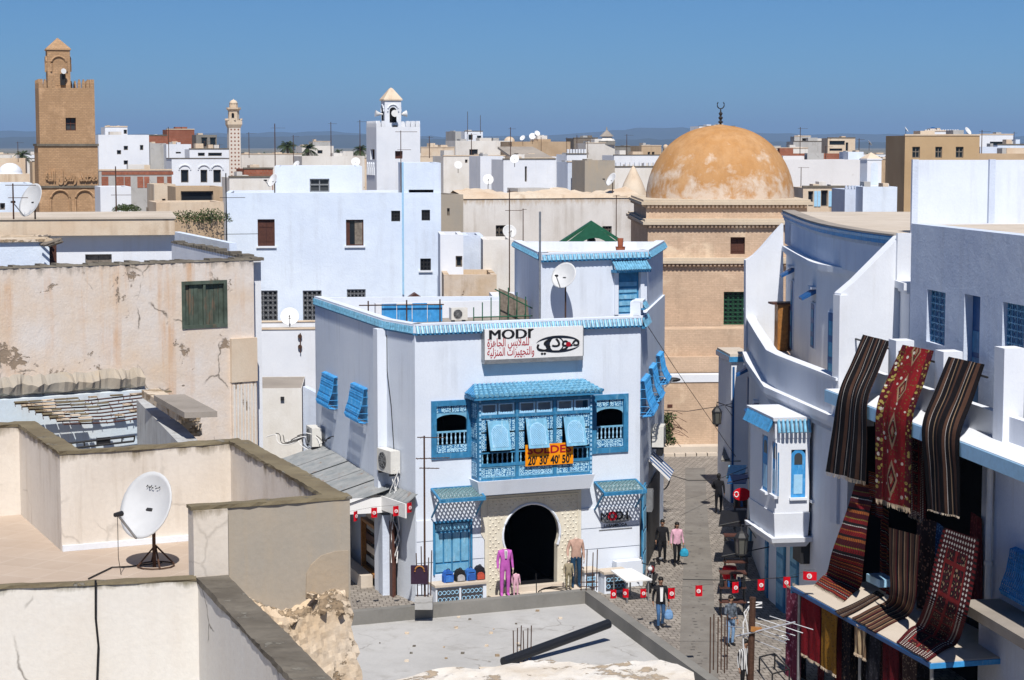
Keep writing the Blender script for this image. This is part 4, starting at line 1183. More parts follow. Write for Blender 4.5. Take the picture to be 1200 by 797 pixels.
for k in range(5):
	z = rd[2] + (rd[3] - rd[2]) * (.05 + .15 * k); m_ = MB(); m_.wbox(WQ, rd[0] + .1, rd[1] - .1, z, z + .16, -.099, -.07); m_.build('door_panel', T['blue_light'], do)
hd = WQ.rect(716, 305.5, 757, 315.5); hb = MB()
for i in range(14):
	u = hd[0] + (hd[1] - hd[0]) * (i + .5) / 14
	hb.tube([WQ.P(u, hd[3], .05), WQ.P(u, hd[2], .42)], .045, 6)
hb.build('door_hood_tiles', T['blue_tile'], shop, stuff=True)
hb = MB(); hb.wbox(WQ, hd[0], hd[1], hd[2] - .10, hd[2] - .0, .001, .36); hb.build('door_hood', T['blue'], shop)
for a, b in ((rd[0] - .16, rd[0]), (rd[1], rd[1] + .16)): MB().wbox(WQ, a, b, rd[2], rd[3] + .1, .001, .06).build('door_jamb', T['cladding'], shop)
# stub of roof parapet with tiled cap at the right corner
st = MB(); st.wbox(WR, .1, 1.2, ZR + .05, ZR + .55, -.4, -.02); st.build('parapet_stub', T['modi'], shop)
tile_row(shop, WR, .1, 1.2, ZR + .55, out=.1, h=.2)
# roof clutter
dish('satellite_dish', 'grey dish with dark lettering on the shop roof room', WQ.P(WQ.hit(650, 323)[0], zat(324, 73.4), .75), 1.05, radians(-28), radians(30), ZR - .7, T['dish'])
pole = MB(); p = WQ.hit(630, 330); a = WQ.P(p[0] - .1, ZR - .8, .35); pole.tube([a, a + V((0, 0, 4.6))], .04, 6); tag(pole.build('roof_pole', T['metal']), 'tall metal pole beside the dish on the shop roof', 'pole')
antenna('roof_antenna', 'thin double-stacked aerial behind the shop roof', atY(597, 345, 92), zat(222, 92) - zat(345, 92), [(.80, radians(80), .8, 5, .3), (.98, radians(70), .5, 2, .3)], r=.03)
antenna('roof_antenna', 'thin leaning mast behind the shop roof', atY(613, 300, 110), 2.6, [(.98, radians(60), .3, 1, .2)], r=.03)
antenna('roof_antenna', 'aerial mast in front of the long stained wall beside the dome', atY(722, 285, 120), zat(229, 120) - zat(285, 120), [(.98, radians(85), .9, 4, .5), (1.0, radians(20), .6, 4, .4)], r=.03)
dish('satellite_dish', 'round grey dish in front of the small grilled window of the stained wall', atY(597, 272, 118), .9, radians(10), radians(32), 9, T['dish'])
dish('satellite_dish', 'tilted white dish on top of the stained wall', atY(717, 211, 136), 1.0, radians(-60), radians(30), zat(226, 136), T['dish_w'])
dish('satellite_dish', 'white dish on the pale terrace behind the stained house', atY(572, 211, 170), 1.0, radians(5), radians(30), zat(222, 170), T['dish_w'])
for i, (x, y, Y, lab) in enumerate(((612.5, 162, 299, 'white dish at the left of the trio on the cream house'), (624, 160, 299, 'large white dish in the middle of the trio on the cream house'), (629.5, 156.5, 299, 'upturned white dish at the right of the trio on the cream house'), (1134, 154, 206, 'white dish on the battlemented roof behind the tall tan house'), (1062, 152, 300, 'small dish beside the battlemented terrace'), (1019, 168, 300, 'small white dish right of the beige balcony house'))):
	dish('satellite_dish', lab, atY(x, y, Y), .9 if i != 1 else 1.1, radians(-30 + 25 * i), radians(35), zat(y + 9, Y), T['dish_w'], arm=False)
def ac_unit(label, Wl, u0, u1, z0, z1, o0, o1, fan=True, face=1):
	t = thing('air_conditioner', label, 'air conditioner', Wl.P((u0 + u1) / 2, z0, o0))
	c = MB(); c.wbox(Wl, u0, u1, z0, z1, o0, o1); b = c.build('casing', T['ac'], t)
	uc = u0 + (u1 - u0) * .4; zc = (z0 + z1) / 2; r = (z1 - z0) * .38
	g = MB(); g.extr([Wl.P(uc + r * cos(a), zc + r * sin(a), o1 + .012) for a in [2 * pi * k / 20 for k in range(20)]], Wl.n * -.01); go = g.build('fan_recess', T['iron'], t)
	k = MB()
	for rr in (.35, .65, .95): k.tube([Wl.P(uc + r * rr * cos(a), zc + r * rr * sin(a), o1 + .022) for a in [2 * pi * j / 16 for j in range(17)]], .008, 4, False)
	for j in range(4): a = pi / 4 * j; k.tube([Wl.P(uc - r * cos(a), zc - r * sin(a), o1 + .024), Wl.P(uc + r * cos(a), zc + r * sin(a), o1 + .024)], .008, 4)
	k.build('fan_guard', T['metal'], t)
	for u in (u0 + .08, u1 - .14): MB().wbox(Wl, u, u + .06, z0 - .09, z0 - .001, o0, o1).build('foot', T['iron'], t)
	return t
Wac = front(531, 545, 77, ROT); za = ZR - .98
r = Wac.rect(529, 361, 545, 375)
ac_unit('white air conditioner unit standing on the shop roof', Wac, r[0], r[1] + .1, r[2], r[3], -.35, 0)
wl_ = MB(); Wr_ = front(440, 630, 80.5, ROT); z_ = zat(353.5, 81.5); wl_.wbox(Wr_, 0, Wr_.L, ZR - .79, z_, -.25, 0); wlo = wl_.build('rear_parapet', T['white'], shop)
bp = thing('blue_hoarding', 'bright blue metal sheets and poles behind the shop parapet', 'hoarding', atY(480, 376, 79))
Wh = front(447, 519, 79, ROT)
for i in range(4):
	a, b = Wh.L * i / 4, Wh.L * (i + 1) / 4 - .03; m_ = MB(); m_.wbox(Wh, a, b, ZR - .79, zat(354 + (i % 2) * 1.5, 80), -.03 - .01 * (i % 2), 0); m_.build('sheet', T['blue_bright'], bp)
for x in (431, 476, 515): u = Wh.hit(x, 360)[0]; MB().tube([Wh.P(u, ZR - .79, .08), Wh.P(u, zat(351, 79.5), .08)], .03, 6).build('post', T['rust'], bp)
MB().tube([Wh.P(Wh.hit(420, 355)[0], zat(357, 79), .12), Wh.P(Wh.L, zat(356, 80), .12)], .025, 5).build('rail', T['rust'], bp)
gr = thing('green_railing', 'green iron stair railing with brown boards on the shop roof', 'railing', atY(600, 376, 76))
Wg = front(555, 626, 76, ROT)
for i in range(8):
	u = Wg.L * i / 7; zt_ = ZR - .1 + .9 * (1 - abs(i - 4) / 5); MB().tube([Wg.P(u, ZR - .79, .0), Wg.P(u, zt_, 0)], .022, 5).build('baluster', T['green'], gr)
mb = MB(); mb.tube([Wg.P(Wg.L * .35, ZR + .75, 0), Wg.P(Wg.L, ZR - .05, 0)], .025, 5); mb.tube([Wg.P(0, ZR - .3, .03), Wg.P(Wg.L, ZR - .3, .03)], .025, 5); mb.build('handrail', T['green'], gr)
for i, x in enumerate((592, 608)):
	u = Wg.hit(x, 365)[0]; mb = MB(); mb.hexa([Wg.P(u, ZR - .7, -.5), Wg.P(u + .6, ZR - .7, -.5), Wg.P(u + .6, ZR - .7, -.55), Wg.P(u, ZR - .7, -.55), Wg.P(u - .1, ZR + .75 - .25 * i, -.5), Wg.P(u + .5, ZR + .5 - .25 * i, -.5), Wg.P(u + .5, ZR + .5 - .25 * i, -.55), Wg.P(u - .1, ZR + .75 - .25 * i, -.55)]); mb.build('board', T['grey_wood'], gr)
# small terracotta pot on the roof room
c = atY(727, 293, 78.5); mb = MB(); mb.lathe([(.14, -.02), (.19, .4), (.21, .42)], V((c.x, c.y, ZQ - .38)), 10); mb.lathe([(.10, .42), (.12, .75)], V((c.x, c.y, ZQ - .38)), 8)
tag(mb.build('clay_pot', paint('terracotta', (.33, .10, .05))), 'red clay chimney pot on the shop roof room', 'chimney pot')
# green gable behind
gt = thing('green_pavilion', 'green gabled roof pavilion with a round arch behind the shop roof', 'pavilion', atY(695, 290, 92))
Wp = front(660, 729, 92, 0); ub, zb_ = Wp.hit(694, 262); ul, zl = Wp.hit(661, 287); ur = Wp.hit(728, 285)[0]
out_ = [(ul, zl - .3), (ur, zl - .3), (ur, zl), (ub, zb_), (ul, zl)]
arch = [(ub + .75 * cos(a) + .1, zl - .3 + 1.0 * sin(a) * .62) for a in [pi * k / 10 for k in range(11)]]
pts = [Wp.P(u, z, 0) for u, z in [(ul, zl - .3), (ul, zl - .1), (ub, zb_), (ur, zl - .1), (ur, zl - .3)]]
ins = [Wp.P(u, z, 0) for u, z in arch]
mb = MB(); pp = [Wp.P(ul, zl - .3, 0)] + ins[::-1] + [Wp.P(ur, zl - .3, 0), Wp.P(ur, zl, 0), Wp.P(ub, zb_, 0), Wp.P(ul, zl, 0)]
mb.extr(pp, Wp.n * -.3); mb.build('gable', T['green'], gt)
mb = MB(); mb.extr([Wp.P(ul - .1, zl - .02, -.3), Wp.P(ub, zb_ - .02, -.3), Wp.P(ub, zb_ + .10, -.3), Wp.P(ul - .2, zl + .1, -.3)], Wp.n * -1.0); mb.build('roof_slope', T['green_dark'], gt)
mb = MB(); mb.extr([Wp.P(ub, zb_ - .02, -.3), Wp.P(ur + .1, zl - .02, -.3), Wp.P(ur + .2, zl + .1, -.3), Wp.P(ub, zb_ + .10, -.3)], Wp.n * -1.0); mb.build('roof_slope', T['green'], gt)
mb = MB(); mb.wbox(Wp, ul, ur, 0, zl - .301, -3.2, -.0); mb.build('wall', T['white_dirty'], gt)
mb = MB(); mb.lathe([(.18, 0), (.2, .5), (.05, .7)], Wp.P(ub, zl - .3, -.9), 8); mb.build('finial_pot', T['pane_dull'], gt)
# houses between the shop and the stained wall
B('bluish house corner with a shaded wall behind the shop roof', 543, 566, 276, 99, 'greywash', 6, rot=radians(4))
B('white house with small dark doors behind the shop roof', 516, 543, 275, 96, 'white', 5, [(534, 300, 542, 313)], rot=radians(4))
B('white house with a broken corner behind the shop roof pole', 566, 603, 281, 97, 'white_dirty', 5, rot=radians(4))
B('low rubble wall house with brown stains behind the shop roof', 520, 582, 322, 93, plaster('stained_rubble', (.55, .41, .27), (.64, .55, .46), (.28, .18, .10), .7, patch=(.24, .15, .09), pth=.58, bump=.9, sc=1.4), 4, rot=radians(4))
B('low white yard wall behind the shop roof railing', 578, 640, 348, 88, 'white', 3, rot=radians(4), cat='wall', name='yard_wall')

# ---- sign board
sg = thing('shop_sign', 'white shop sign with MODI and red Arabic lettering above the bay window', 'sign', WF.P(3.5, 8.2, .1))
r = WF.rect(568, 384, 683, 419.5, .30)
MB().wbox(WF, r[0], r[1], r[2], r[3], .06, .30).build('board', T['signwhite'], sg)
MB().wbox(WF, r[0] - .01, r[1] + .01, r[2] - .15, r[2] - .001, .05, .305).build('lower_edge', T['metal'], sg)
ed = MB()
for a in (r[0] - .03, r[1]): ed.wbox(WF, a, a + .03, r[2], r[3], .05, .306)
ed.build('edge_strip', T['metal'], sg)
so = .302
h_ = lambda x, y: WF.hit(x, y, so)
u0, z0 = h_(573, 398); u1, z1 = h_(622, 388)
for k_ in (-1, 0, 1): text_on('lettering', 'MODI', WF, (u0 + u1) / 2 + .022 * k_, z0, .48, T['text_black'], sg, so + .002 * k_ + .002, .003, 0, fit=(u1 - u0) * .97)
b = MB(); u, z = h_(620, 387); b.extr([WF.P(u - .06, z - .08, so + .004), WF.P(u + .05, z - .06, so + .004), WF.P(u + .2, z + .04, so + .004), WF.P(u + .1, z + .06, so + .004)], WF.n * -.003); b.build('accent', T['text_black'], sg)
l1 = vis([0xFEDF, 0xFEE0, 0xFEE4, 0xFEFC, 0xFE91, 0xFEB2], [0xFE8D, 0xFEDF, 0xFEA0, 0xFE8E, 0xFEEB, 0xFEB0, 0xFE93])
l2 = vis([0xFEED, 0xFE8D, 0xFEDF, 0xFE98, 0xFEA0, 0xFEEC, 0xFEF4, 0xFEB0, 0xFE8D, 0xFE95], [0xFE8D, 0xFEDF, 0xFEE4, 0xFEE8, 0xFEB0, 0xFEDF, 0xFEF4, 0xFE94])
u0, z0 = h_(571, 406.5); u1, _ = h_(620, 406)
text_on('lettering', l1, WF, (u0 + u1) / 2, z0, .40, T['text_red'], sg, so, .004, .004, fit=u1 - u0)
u0, z0 = h_(571, 417.5); u1, _ = h_(626, 417)
text_on('lettering', l2, WF, (u0 + u1) / 2, z0, .40, T['text_red'], sg, so, .004, .004, fit=u1 - u0)
# the eye emblem: two crescents with the word across it
ue, ze = h_(654, 403.5); s = WF.hit(655, 400)[0] - WF.hit(654, 400)[0]
def crescent(uc, zc, rx, rz, rx2, rz2, dz, a0, a1, mat, nm):
	mb = MB(); n = 18
	for i in range(n):
		A0 = a0 + (a1 - a0) * i / n; A1 = a0 + (a1 - a0) * (i + 1) / n
		mb.q(WF.P(uc + rx2 * cos(A0), zc + dz + rz2 * sin(A0), so + .004), WF.P(uc + rx2 * cos(A1), zc + dz + rz2 * sin(A1), so + .004), WF.P(uc + rx * cos(A1), zc + rz * sin(A1), so + .004), WF.P(uc + rx * cos(A0), zc + rz * sin(A0), so + .004))
	mb.build(nm, mat, sg)
nv = T['text_navy']
crescent(ue, ze, 26 * s, 9.5 * s, 27 * s, 7 * s, -.4 * s, pi * .06, pi * .94, nv, 'emblem_arc')
crescent(ue, ze, 26 * s, -9.0 * s, 27 * s, -6.8 * s, .4 * s, pi * .08, pi * .92, nv, 'emblem_arc')
crescent(ue - 3 * s, ze, 12 * s, 8.6 * s, 6.5 * s, 7.2 * s, 0, pi * .5, pi * 1.5, nv, 'emblem_iris')
crescent(ue - 3 * s, ze, 10 * s, 8.6 * s, 8.6 * s, 7.2 * s, 0, -pi * .5, pi * .5, nv, 'emblem_iris')
mod = vis([0xFEE3, 0xFEEE, 0xFEA9, 0xFEF1])
text_on('lettering', mod, WF, ue, ze - 2.5 * s, .62, T['text_black'], sg, so + .006, .004, .008, fit=50 * s)
rd_ = MB(); c0 = [WF.P(ue + 12 * s + 3 * s * cos(a), ze - .3 * s + 2.6 * s * sin(a), so + .016) for a in [2 * pi * k / 14 for k in range(14)]]; rd_.extr(c0, WF.n * -.003); rd_.build('emblem_pupil', T['text_red'], sg)

# ---- bay window (moucharabieh)
bay = thing('bay_window', 'carved blue wooden bay window with tiled hood and three raised flaps', 'bay window', WF.P(4, 4.3, .1))
OB = .72
hb_ = lambda x, y: WF.hit(x, y, OB)
b0, b1 = hb_(561, 510)[0], hb_(694, 510)[0]
zb0, zb1 = hb_(628, 560)[1], hb_(628, 465)[1]
n = N('carved_blue'); o = n.tc.outputs['Object']
v1 = n.vor(o, 11, 'F1', rnd=.35); v2 = n.noise(o, 14, 2)
pat = n.ramp(n.math('ADD', v1, n.math('MULTIPLY', v2, .3)), [(.42, 1.0), (.47, 0.0), (.66, 0.0), (.70, 1.0)])
cv = n.mix(pat, rgb(176, 218, 238), rgb(44, 110, 160)); n.bump(pat, -.6, .02)
T['carved_blue'] = n.done(cv, .5, .35)
def bbox(u0, u1, z0, z1, o0, o1, nm, mat, par=bay):
	return MB().wbox(WF, u0, u1, z0, z1, o0, o1).build(nm, mat, par)
hh = zb1 - zb0
# posts and rails
cols = [b0 + (b1 - b0) * k / 3 for k in range(4)]
for k, u in enumerate(cols):
	w = .10 if k in (0, 3) else .06
	bbox(max(b0, u - w), min(b1, u + w), zb0, zb1, OB - .14, OB, 'post', T['blue'])
zr1 = zb0 + hh * .19; zr2 = zb0 + hh * .785; zr3 = zb0 + hh * .96
for z, th in ((zb0 + .03, .06), (zr1, .05), (zr2, .05), (zr3, .05)):
	bbox(b0, b1, z - th, z + th, OB - .10, OB + .012, 'rail', T['blue'])
for u, du in ((b0, 1), (b1, -1)):         # light ornamental strips on the corner posts
	m_ = MB()
	for i in range(18):
		z = zb0 + hh * (i + .3) / 18; m_.wbox(WF, u + du * .05 - .03, u + du * .05 + .03, z, z + hh / 18 * .55, OB + .001, OB + .02)
	m_.build('beading', T['blue_pale'], bay)
for k in range(3):
	u0, u1 = cols[k] + .07, cols[k + 1] - .07; um = (u0 + u1) / 2; ww = u1 - u0
	pn = bbox(u0, u1, zb0 + .10, zr1 - .06, OB - .08, OB - .03, 'lower_panel', T['carved_blue'])
	m_ = MB(); zc = (zb0 + zr1) / 2
	for rr in (.05, .10): m_.tube([WF.P(um + rr * cos(a), zc + rr * sin(a), OB - .025) for a in [pi / 4 * j for j in range(9)]], .014, 4, False)
	m_.build('rosette', T['blue_pale'], pn)
	fr_ = MB()
	for (a, b_, c_, d_) in ((u0, u1, zb0 + .10, zb0 + .14), (u0, u1, zr1 - .10, zr1 - .06), (u0, u0 + .04, zb0 + .14, zr1 - .10), (u1 - .04, u1, zb0 + .14, zr1 - .10)): fr_.wbox(WF, a, b_, c_, d_, OB - .029, OB - .01)
	fr_.build('panel_moulding', T['blue_light'], pn)
	for i in range(7):                      # turned balusters
		u = u0 + ww * (i + .5) / 7
		m_ = MB(); m_.lathe([(.028, 0), (.028, .04), (.016, .07), (.034, .16), (.014, .26), (.026, .33), (.026, .36)], WF.P(u, zr1 + .05, OB - .06), 6); m_.build('baluster', T['blue_light'], bay)
	bbox(u0, u1, zr1 + .41, zr1 + .45, OB - .09, OB - .02, 'baluster_rail', T['blue'])
	for a, b_ in ((u0, u0 + ww * .17), (u1 - ww * .17, u1)):
		bbox(a, b_, zr1 + .52, (zr1 + zr2) / 2 + .26, OB - .07, OB - .035, 'side_panel', T['carved_blue'])
		bbox(a, b_, (zr1 + zr2) / 2 + .32, zr2 - .05, OB - .07, OB - .035, 'side_panel', T['carved_blue'])
	bbox(u0 + ww * .17, u1 - ww * .17, zr2 - .15, zr2 - .05, OB - .07, OB - .035, 'head_panel', T['carved_blue'])
	# raised flap, hinged at the top
	fu0, fu1 = u0 + ww * .20, u1 - ww * .20; fz1 = zr2 - .16; L = 1.05; ang = radians(17)
	def fp(u, l, o=0.0): return WF.P(u, fz1 - L * l * cos(ang) + o * sin(ang), OB - .02 + L * l * sin(ang) + o * cos(ang))
	m_ = MB(); m_.hexa([fp(fu0, 1, .02), fp(fu1, 1, .02), fp(fu1, 1, -.02), fp(fu0, 1, -.02), fp(fu0, 0, .02), fp(fu1, 0, .02), fp(fu1, 0, -.02), fp(fu0, 0, -.02)]); fo = m_.build('flap', T['blue_light'], bay)
	fw = fu1 - fu0; aw = fw * .78; uc = (fu0 + fu1) / 2
	ol = [(uc - aw / 2, .90), (uc + aw / 2, .90)] + [(uc + aw / 2 * cos(a), .45 - .32 * sin(a)) for a in [pi * j / 12 for j in range(13)]]
	m_ = MB(); m_.extr([fp(u, l, .030) for u, l in ol], (fp(0, 0, 0) - fp(0, 0, .008))); m_.build('lattice_panel', T['lattice_fab'] if 'lattice_fab' in T else T['blue_pale'], fo)
	m_ = MB()
	for j in range(-9, 18):
		for sg_ in (1, -1):
			p0 = uc - aw / 2 + aw * j / 9
			for q in range(8):
				la, lb = .17 + .72 * q / 8, .17 + .72 * (q + 1) / 8
				ua = p0 + sg_ * aw * (q / 8) * 1.0; ub_ = p0 + sg_ * aw * ((q + 1) / 8) * 1.0
				ok = lambda u, l: abs(u - uc) < aw / 2 and (l > .45 or (((u - uc) / (aw / 2)) ** 2 + ((l - .45) / .32) ** 2) < 1)
				if ok(ua, la) and ok(ub_, lb): m_.beam(fp(ua, la, .036), fp(ub_, lb, .036), .010, .010)
	if m_.v: m_.build('lattice', T['blue_light'], fo)
	for i in range(2):                      # small top lights with scalloped edge
		a = u0 + ww * (.02 + .5 * i); b_ = u0 + ww * (.48 + .5 * i); m_ = MB()
		m_.wbox(WF, a, a + .06, zr2 + .06, zr3 - .06, OB - .07, OB - .02); m_.wbox(WF, b_ - .06, b_, zr2 + .06, zr3 - .06, OB - .07, OB - .02)
		m_.wbox(WF, a + .06, b_ - .06, zr2 + .06, zr2 + .11, OB - .07, OB - .02); m_.wbox(WF, a + .06, b_ - .06, zr3 - .1, zr3 - .06, OB - .07, OB - .02)
		for j in range(5): cx_ = a + .06 + (b_ - a - .12) * (j + .5) / 5; m_.lathe([(.04, -.01), (.04, .01)], WF.P(cx_, zr2 + .115, OB - .045), 8, 0, Matrix.Rotation(pi / 2, 3, 'X'))
		m_.build('top_light', T['blue_pale'], bay)
# side faces
for u, sgn in ((b0, -1), (b1, 1)):
	m_ = MB(); a, b_ = (u, u + .05) if sgn < 0 else (u - .05, u)
	m_.wbox(WF, a, b_, zb0, zb1, .002, OB - .141); so_ = m_.build('side_wall', T['blue'], bay)
	for j in range(4):
		z0_ = zb0 + hh * (.04 + .24 * j); MB().wbox(WF, u - .02 if sgn < 0 else u, u if sgn < 0 else u + .02, z0_, z0_ + hh * .18, .08, OB - .2).build('side_panel', T['carved_blue'], so_)
bbox(b0 + .05, b1 - .05, zb1 - .06, zb1 - .0, .002, OB - .15, 'ceiling_board', T['blue'])
ins_ = MB(); ins_.wbox(WF, b0 + .06, b1 - .06, zb0 + .02, zb0 + .08, .002, OB - .15); ins_.build('floor_board', T['blue'], bay)
# tiled hood
e0, e1 = hb_(552, 463)[0], hb_(703, 463)[0]; ze0 = zb1 + .04; zt_ = WF.hit(628, 448)[1]
OH = OB + .30
bbox(e0 + .02, e1 - .02, zb1 + .001, zb1 + .11, .002, OH - .02, 'eaves_board', T['blue'])
m_ = MB(); nt = 26; zlo = zb1 + .12
for i in range(nt):
	ub = e0 + (e1 - e0) * (i + .5) / nt; ut = (e0 + .35) + (e1 - e0 - .7) * (i + .5) / nt; r = (e1 - e0) / nt * .42
	for q in range(5):
		f0, f1 = q / 5, (q + 1.12) / 5
		P0 = lambda f, lift: WF.P(ub + (ut - ub) * f, zlo + (zt_ - zlo) * f + lift, OH + (.02 - OH) * f)
		m_.tube([P0(f0, .035), P0(min(1, f1), .01)], [r * 1.08, r * .85], 6)
m_.build('hood_tiles', T['blue_tile'], bay, stuff=True)
m_ = MB(); m_.hexa([WF.P(e0, zlo - .01, OH), WF.P(e1, zlo - .01, OH), WF.P(e1 - .3, zlo - .01, .002), WF.P(e0 + .3, zlo - .01, .002), WF.P(e0, zlo, OH), WF.P(e1, zlo, OH), WF.P(e1 - .35, zt_, .002), WF.P(e0 + .35, zt_, .002)]); m_.build('hood_deck', T['blue'], bay)
for (ua, ub) in ((e0, e0 + .35), (e1, e1 - .35)):
	m_ = MB()
	for q in range(6):
		f = q / 6; m_.tube([WF.P(ua, zlo + .04, OH * (1 - f)), WF.P(ua + (ub - ua) * (1 - .0), zlo + (zt_ - zlo) * (1 - .0) * min(1, .35 + f), OH * (1 - f) * .4)], .05, 5)
	m_.build('hip_tiles', T['blue_tile_dk'], bay, stuff=True)
m_ = MB(); m_.tube([WF.P(e0 + .33, zt_, .05), WF.P(e1 - .33, zt_, .05)], .05, 6); m_.build('ridge', T['blue_dark'], bay)
# white corbelled slab under the bay
m_ = MB(); zl0 = hb_(628, 577)[1]
m_.hexa([WF.P(b0 + .05, zl0, .66), WF.P(b1 - .05, zl0, .66), WF.P(b1 - .05, zl0, .002), WF.P(b0 + .05, zl0, .002), WF.P(b0 - .08, zb0 - .001, .80), WF.P(b1 + .08, zb0 - .001, .80), WF.P(b1 + .08, zb0 - .001, .002), WF.P(b0 - .08, zb0 - .001, .002)])
m_.build('corbel_slab', T['cladding'], bay)
# sale banner
r = WF.rect(616, 520, 672, 545, OB + .09)
bn = thing('sale_banner', 'orange SOLDES sale banner with percentages tied to the bay window', 'banner', WF.P(r[0], r[2], OB + .06))
MB().wbox(WF, r[0], r[1], r[2], r[3], OB + .05, OB + .07).build('sheet', T['banner'], bn)
zmid = (r[2] + r[3]) / 2; uc = (r[0] + r[1]) / 2
text_on('lettering', 'SOLDES', WF, uc, zmid + .05, .38, T['text_red'], bn, OB + .076, .003, .008, fit=(r[1] - r[0]) * .92)
text_on('lettering', "20' 30' 40' 50'", WF, uc, r[2] + .05, .40, T['text_black'], bn, OB + .076, .003, .012, fit=(r[1] - r[0]) * .9)
# ---- two carved windows
for r in (r_wl, r_wr):
	u0, u1, z0, z1 = r; ww = u1 - u0; hz = z1 - z0
	m_ = MB(); t_ = .13
	m_.wbox(WF, u0 - .06, u0 + t_, z0 - .06, z1 + .06, -.06, .06); m_.wbox(WF, u1 - t_, u1 + .06, z0 - .06, z1 + .06, -.06, .06)
	m_.wbox(WF, u0 + t_, u1 - t_, z1 - t_, z1 + .06, -.06, .057); m_.wbox(WF, u0 + t_, u1 - t_, z0 - .06, z0 + t_, -.06, .057)
	f = m_.build('window', T['blue'], shop)
	a, b_ = u0 + t_, u1 - t_
	MB().wbox(WF, a, b_, z0 + t_ + .02, z0 + hz * .215, -.04, -.005).build('lower_panel', T['carved_blue'], f)
	for q in range(2): MB().wbox(WF, a + (b_ - a) * (.5 * q) + .02, a + (b_ - a) * (.5 * q + .5) - .02, z1 - hz * .19, z1 - t_ - .01, -.04, -.005).build('head_panel', T['carved_blue'], f)
	m_ = MB(); ol = [WF.P(a, z1 - hz * .19, -.02), WF.P(a, z1 - hz * .33, -.02)] + [WF.P((a + b_) / 2 - (b_ - a) / 2 * cos(x), z1 - hz * .33 + hz * .10 * sin(x), -.02) for x in [pi * k / 10 for k in range(11)]] + [WF.P(b_, z1 - hz * .19, -.02)]
	m_.extr(ol[::-1], WF.n * -.03); m_.build('arch_board', T['blue_light'], f)
	for i in range(7): u = a + (b_ - a) * (i + .5) / 7; MB().lathe([(.03, 0), (.03, .05), (.018, .08), (.035, .2), (.015, .3), (.028, .36), (.028, .4)], WF.P(u, z0 + hz * .23, -.03), 6).build('baluster', T['blue_pale'], f)
	MB().wbox(WF, a, b_, z0 + hz * .23 + .40, z0 + hz * .23 + .46, -.06, 0).build('balustrade_rail', T['blue_light'], f)
# ---- cladding, doorway surround, arch
joints = [0.0] + [WF.hit(530, y)[1] for y in (682, 657, 632, 607)]
lim = WF.hit(530, 606)[1]
for (ua, ub) in ((0.02, WF.hit(567, 640)[0]), (WF.hit(680.5, 640)[0], WF.L - .02)):
	segs = [(ua, ub)]
	if ua < r_bd[0]: segs = [(ua, r_bd[0] - .05), (r_bd[1] + .05, ub)]
	for z0, z1 in zip(joints, joints[1:]):
		for s0, s1 in segs: MB().wbox(WF, s0, s1, z0 + .015, z1 - .015, .002, .045).build('cladding_panel', T['cladding'], shop)
sl, sr = WF.hit(567.5, 640)[0], WF.hit(680, 640)[0]; zst = WF.hit(622, 578)[1]
ac_, az = WF.hit(622, 625.5); Rr = (WF.hit(656, 626)[0] - WF.hit(589, 626)[0]) / 2
w0 = Rr * 2 * .90
ap = arch_poly(ac_, .02, w0, az, 24, radians(24), Rr)
m_ = MB()
outer = [(sl, .02), (sl, zst), (sr, zst), (sr, .02)]
# surround built as strips between the arch curve and the rectangle
k = len(ap)
def proj(p):
	u, z = p
	if z <= az: return (sl if u < ac_ else sr, z)
	dx, dz = u - ac_, z - az
	tt = min((sr - ac_) / abs(dx) if abs(dx) > 1e-6 else 1e9, (zst - az) / dz if dz > 1e-6 else 1e9)
	return (ac_ + dx * tt, az + dz * tt)
op = [proj(p) for p in ap]
for i in range(k - 1):
	a, b_, c_, d_ = ap[i], ap[i + 1], op[i + 1], op[i]
	m_.q(WF.P(*a, .07), WF.P(*d_, .07), WF.P(*c_, .07), WF.P(*b_, .07))
	m_.q(WF.P(*a, .07), WF.P(*b_, .07), WF.P(*b_, -.22), WF.P(*a, -.22))
	if (abs(c_[1] - zst) > 1e-4) != (abs(d_[1] - zst) > 1e-4):
		cu = sl if (c_[0] + d_[0]) / 2 < ac_ else sr
		m_.q(WF.P(*c_, .07), WF.P(*d_, .07), WF.P(cu, zst, .07))
m_.q(WF.P(sl, .02, .07), WF.P(sl, .02, .0), WF.P(sl, zst, 0), WF.P(sl, zst, .07)); m_.q(WF.P(sr, .02, .07), WF.P(sr, zst, .07), WF.P(sr, zst, 0), WF.P(sr, .02, .0)); m_.q(WF.P(sl, zst, .07), WF.P(sl, zst, 0), WF.P(sr, zst, 0), WF.P(sr, zst, .07))
m_.build('doorway_surround', T['carved'], shop)
m_ = MB(); m_.tube([WF.P(u, z, .08) for u, z in ap[1:-1]], .045, 5); m_.build('arch_moulding', T['cladding'], shop)
m_ = MB()
for uu in (sl + .12, sr - .12): m_.tube([WF.P(uu, .05, .075), WF.P(uu, zst - .1, .075)], .03, 5)
m_.tube([WF.P(sl + .12, zst - .1, .075), WF.P(sr - .12, zst - .1, .075)], .03, 5); m_.build('doorway_moulding', T['carved'], shop)
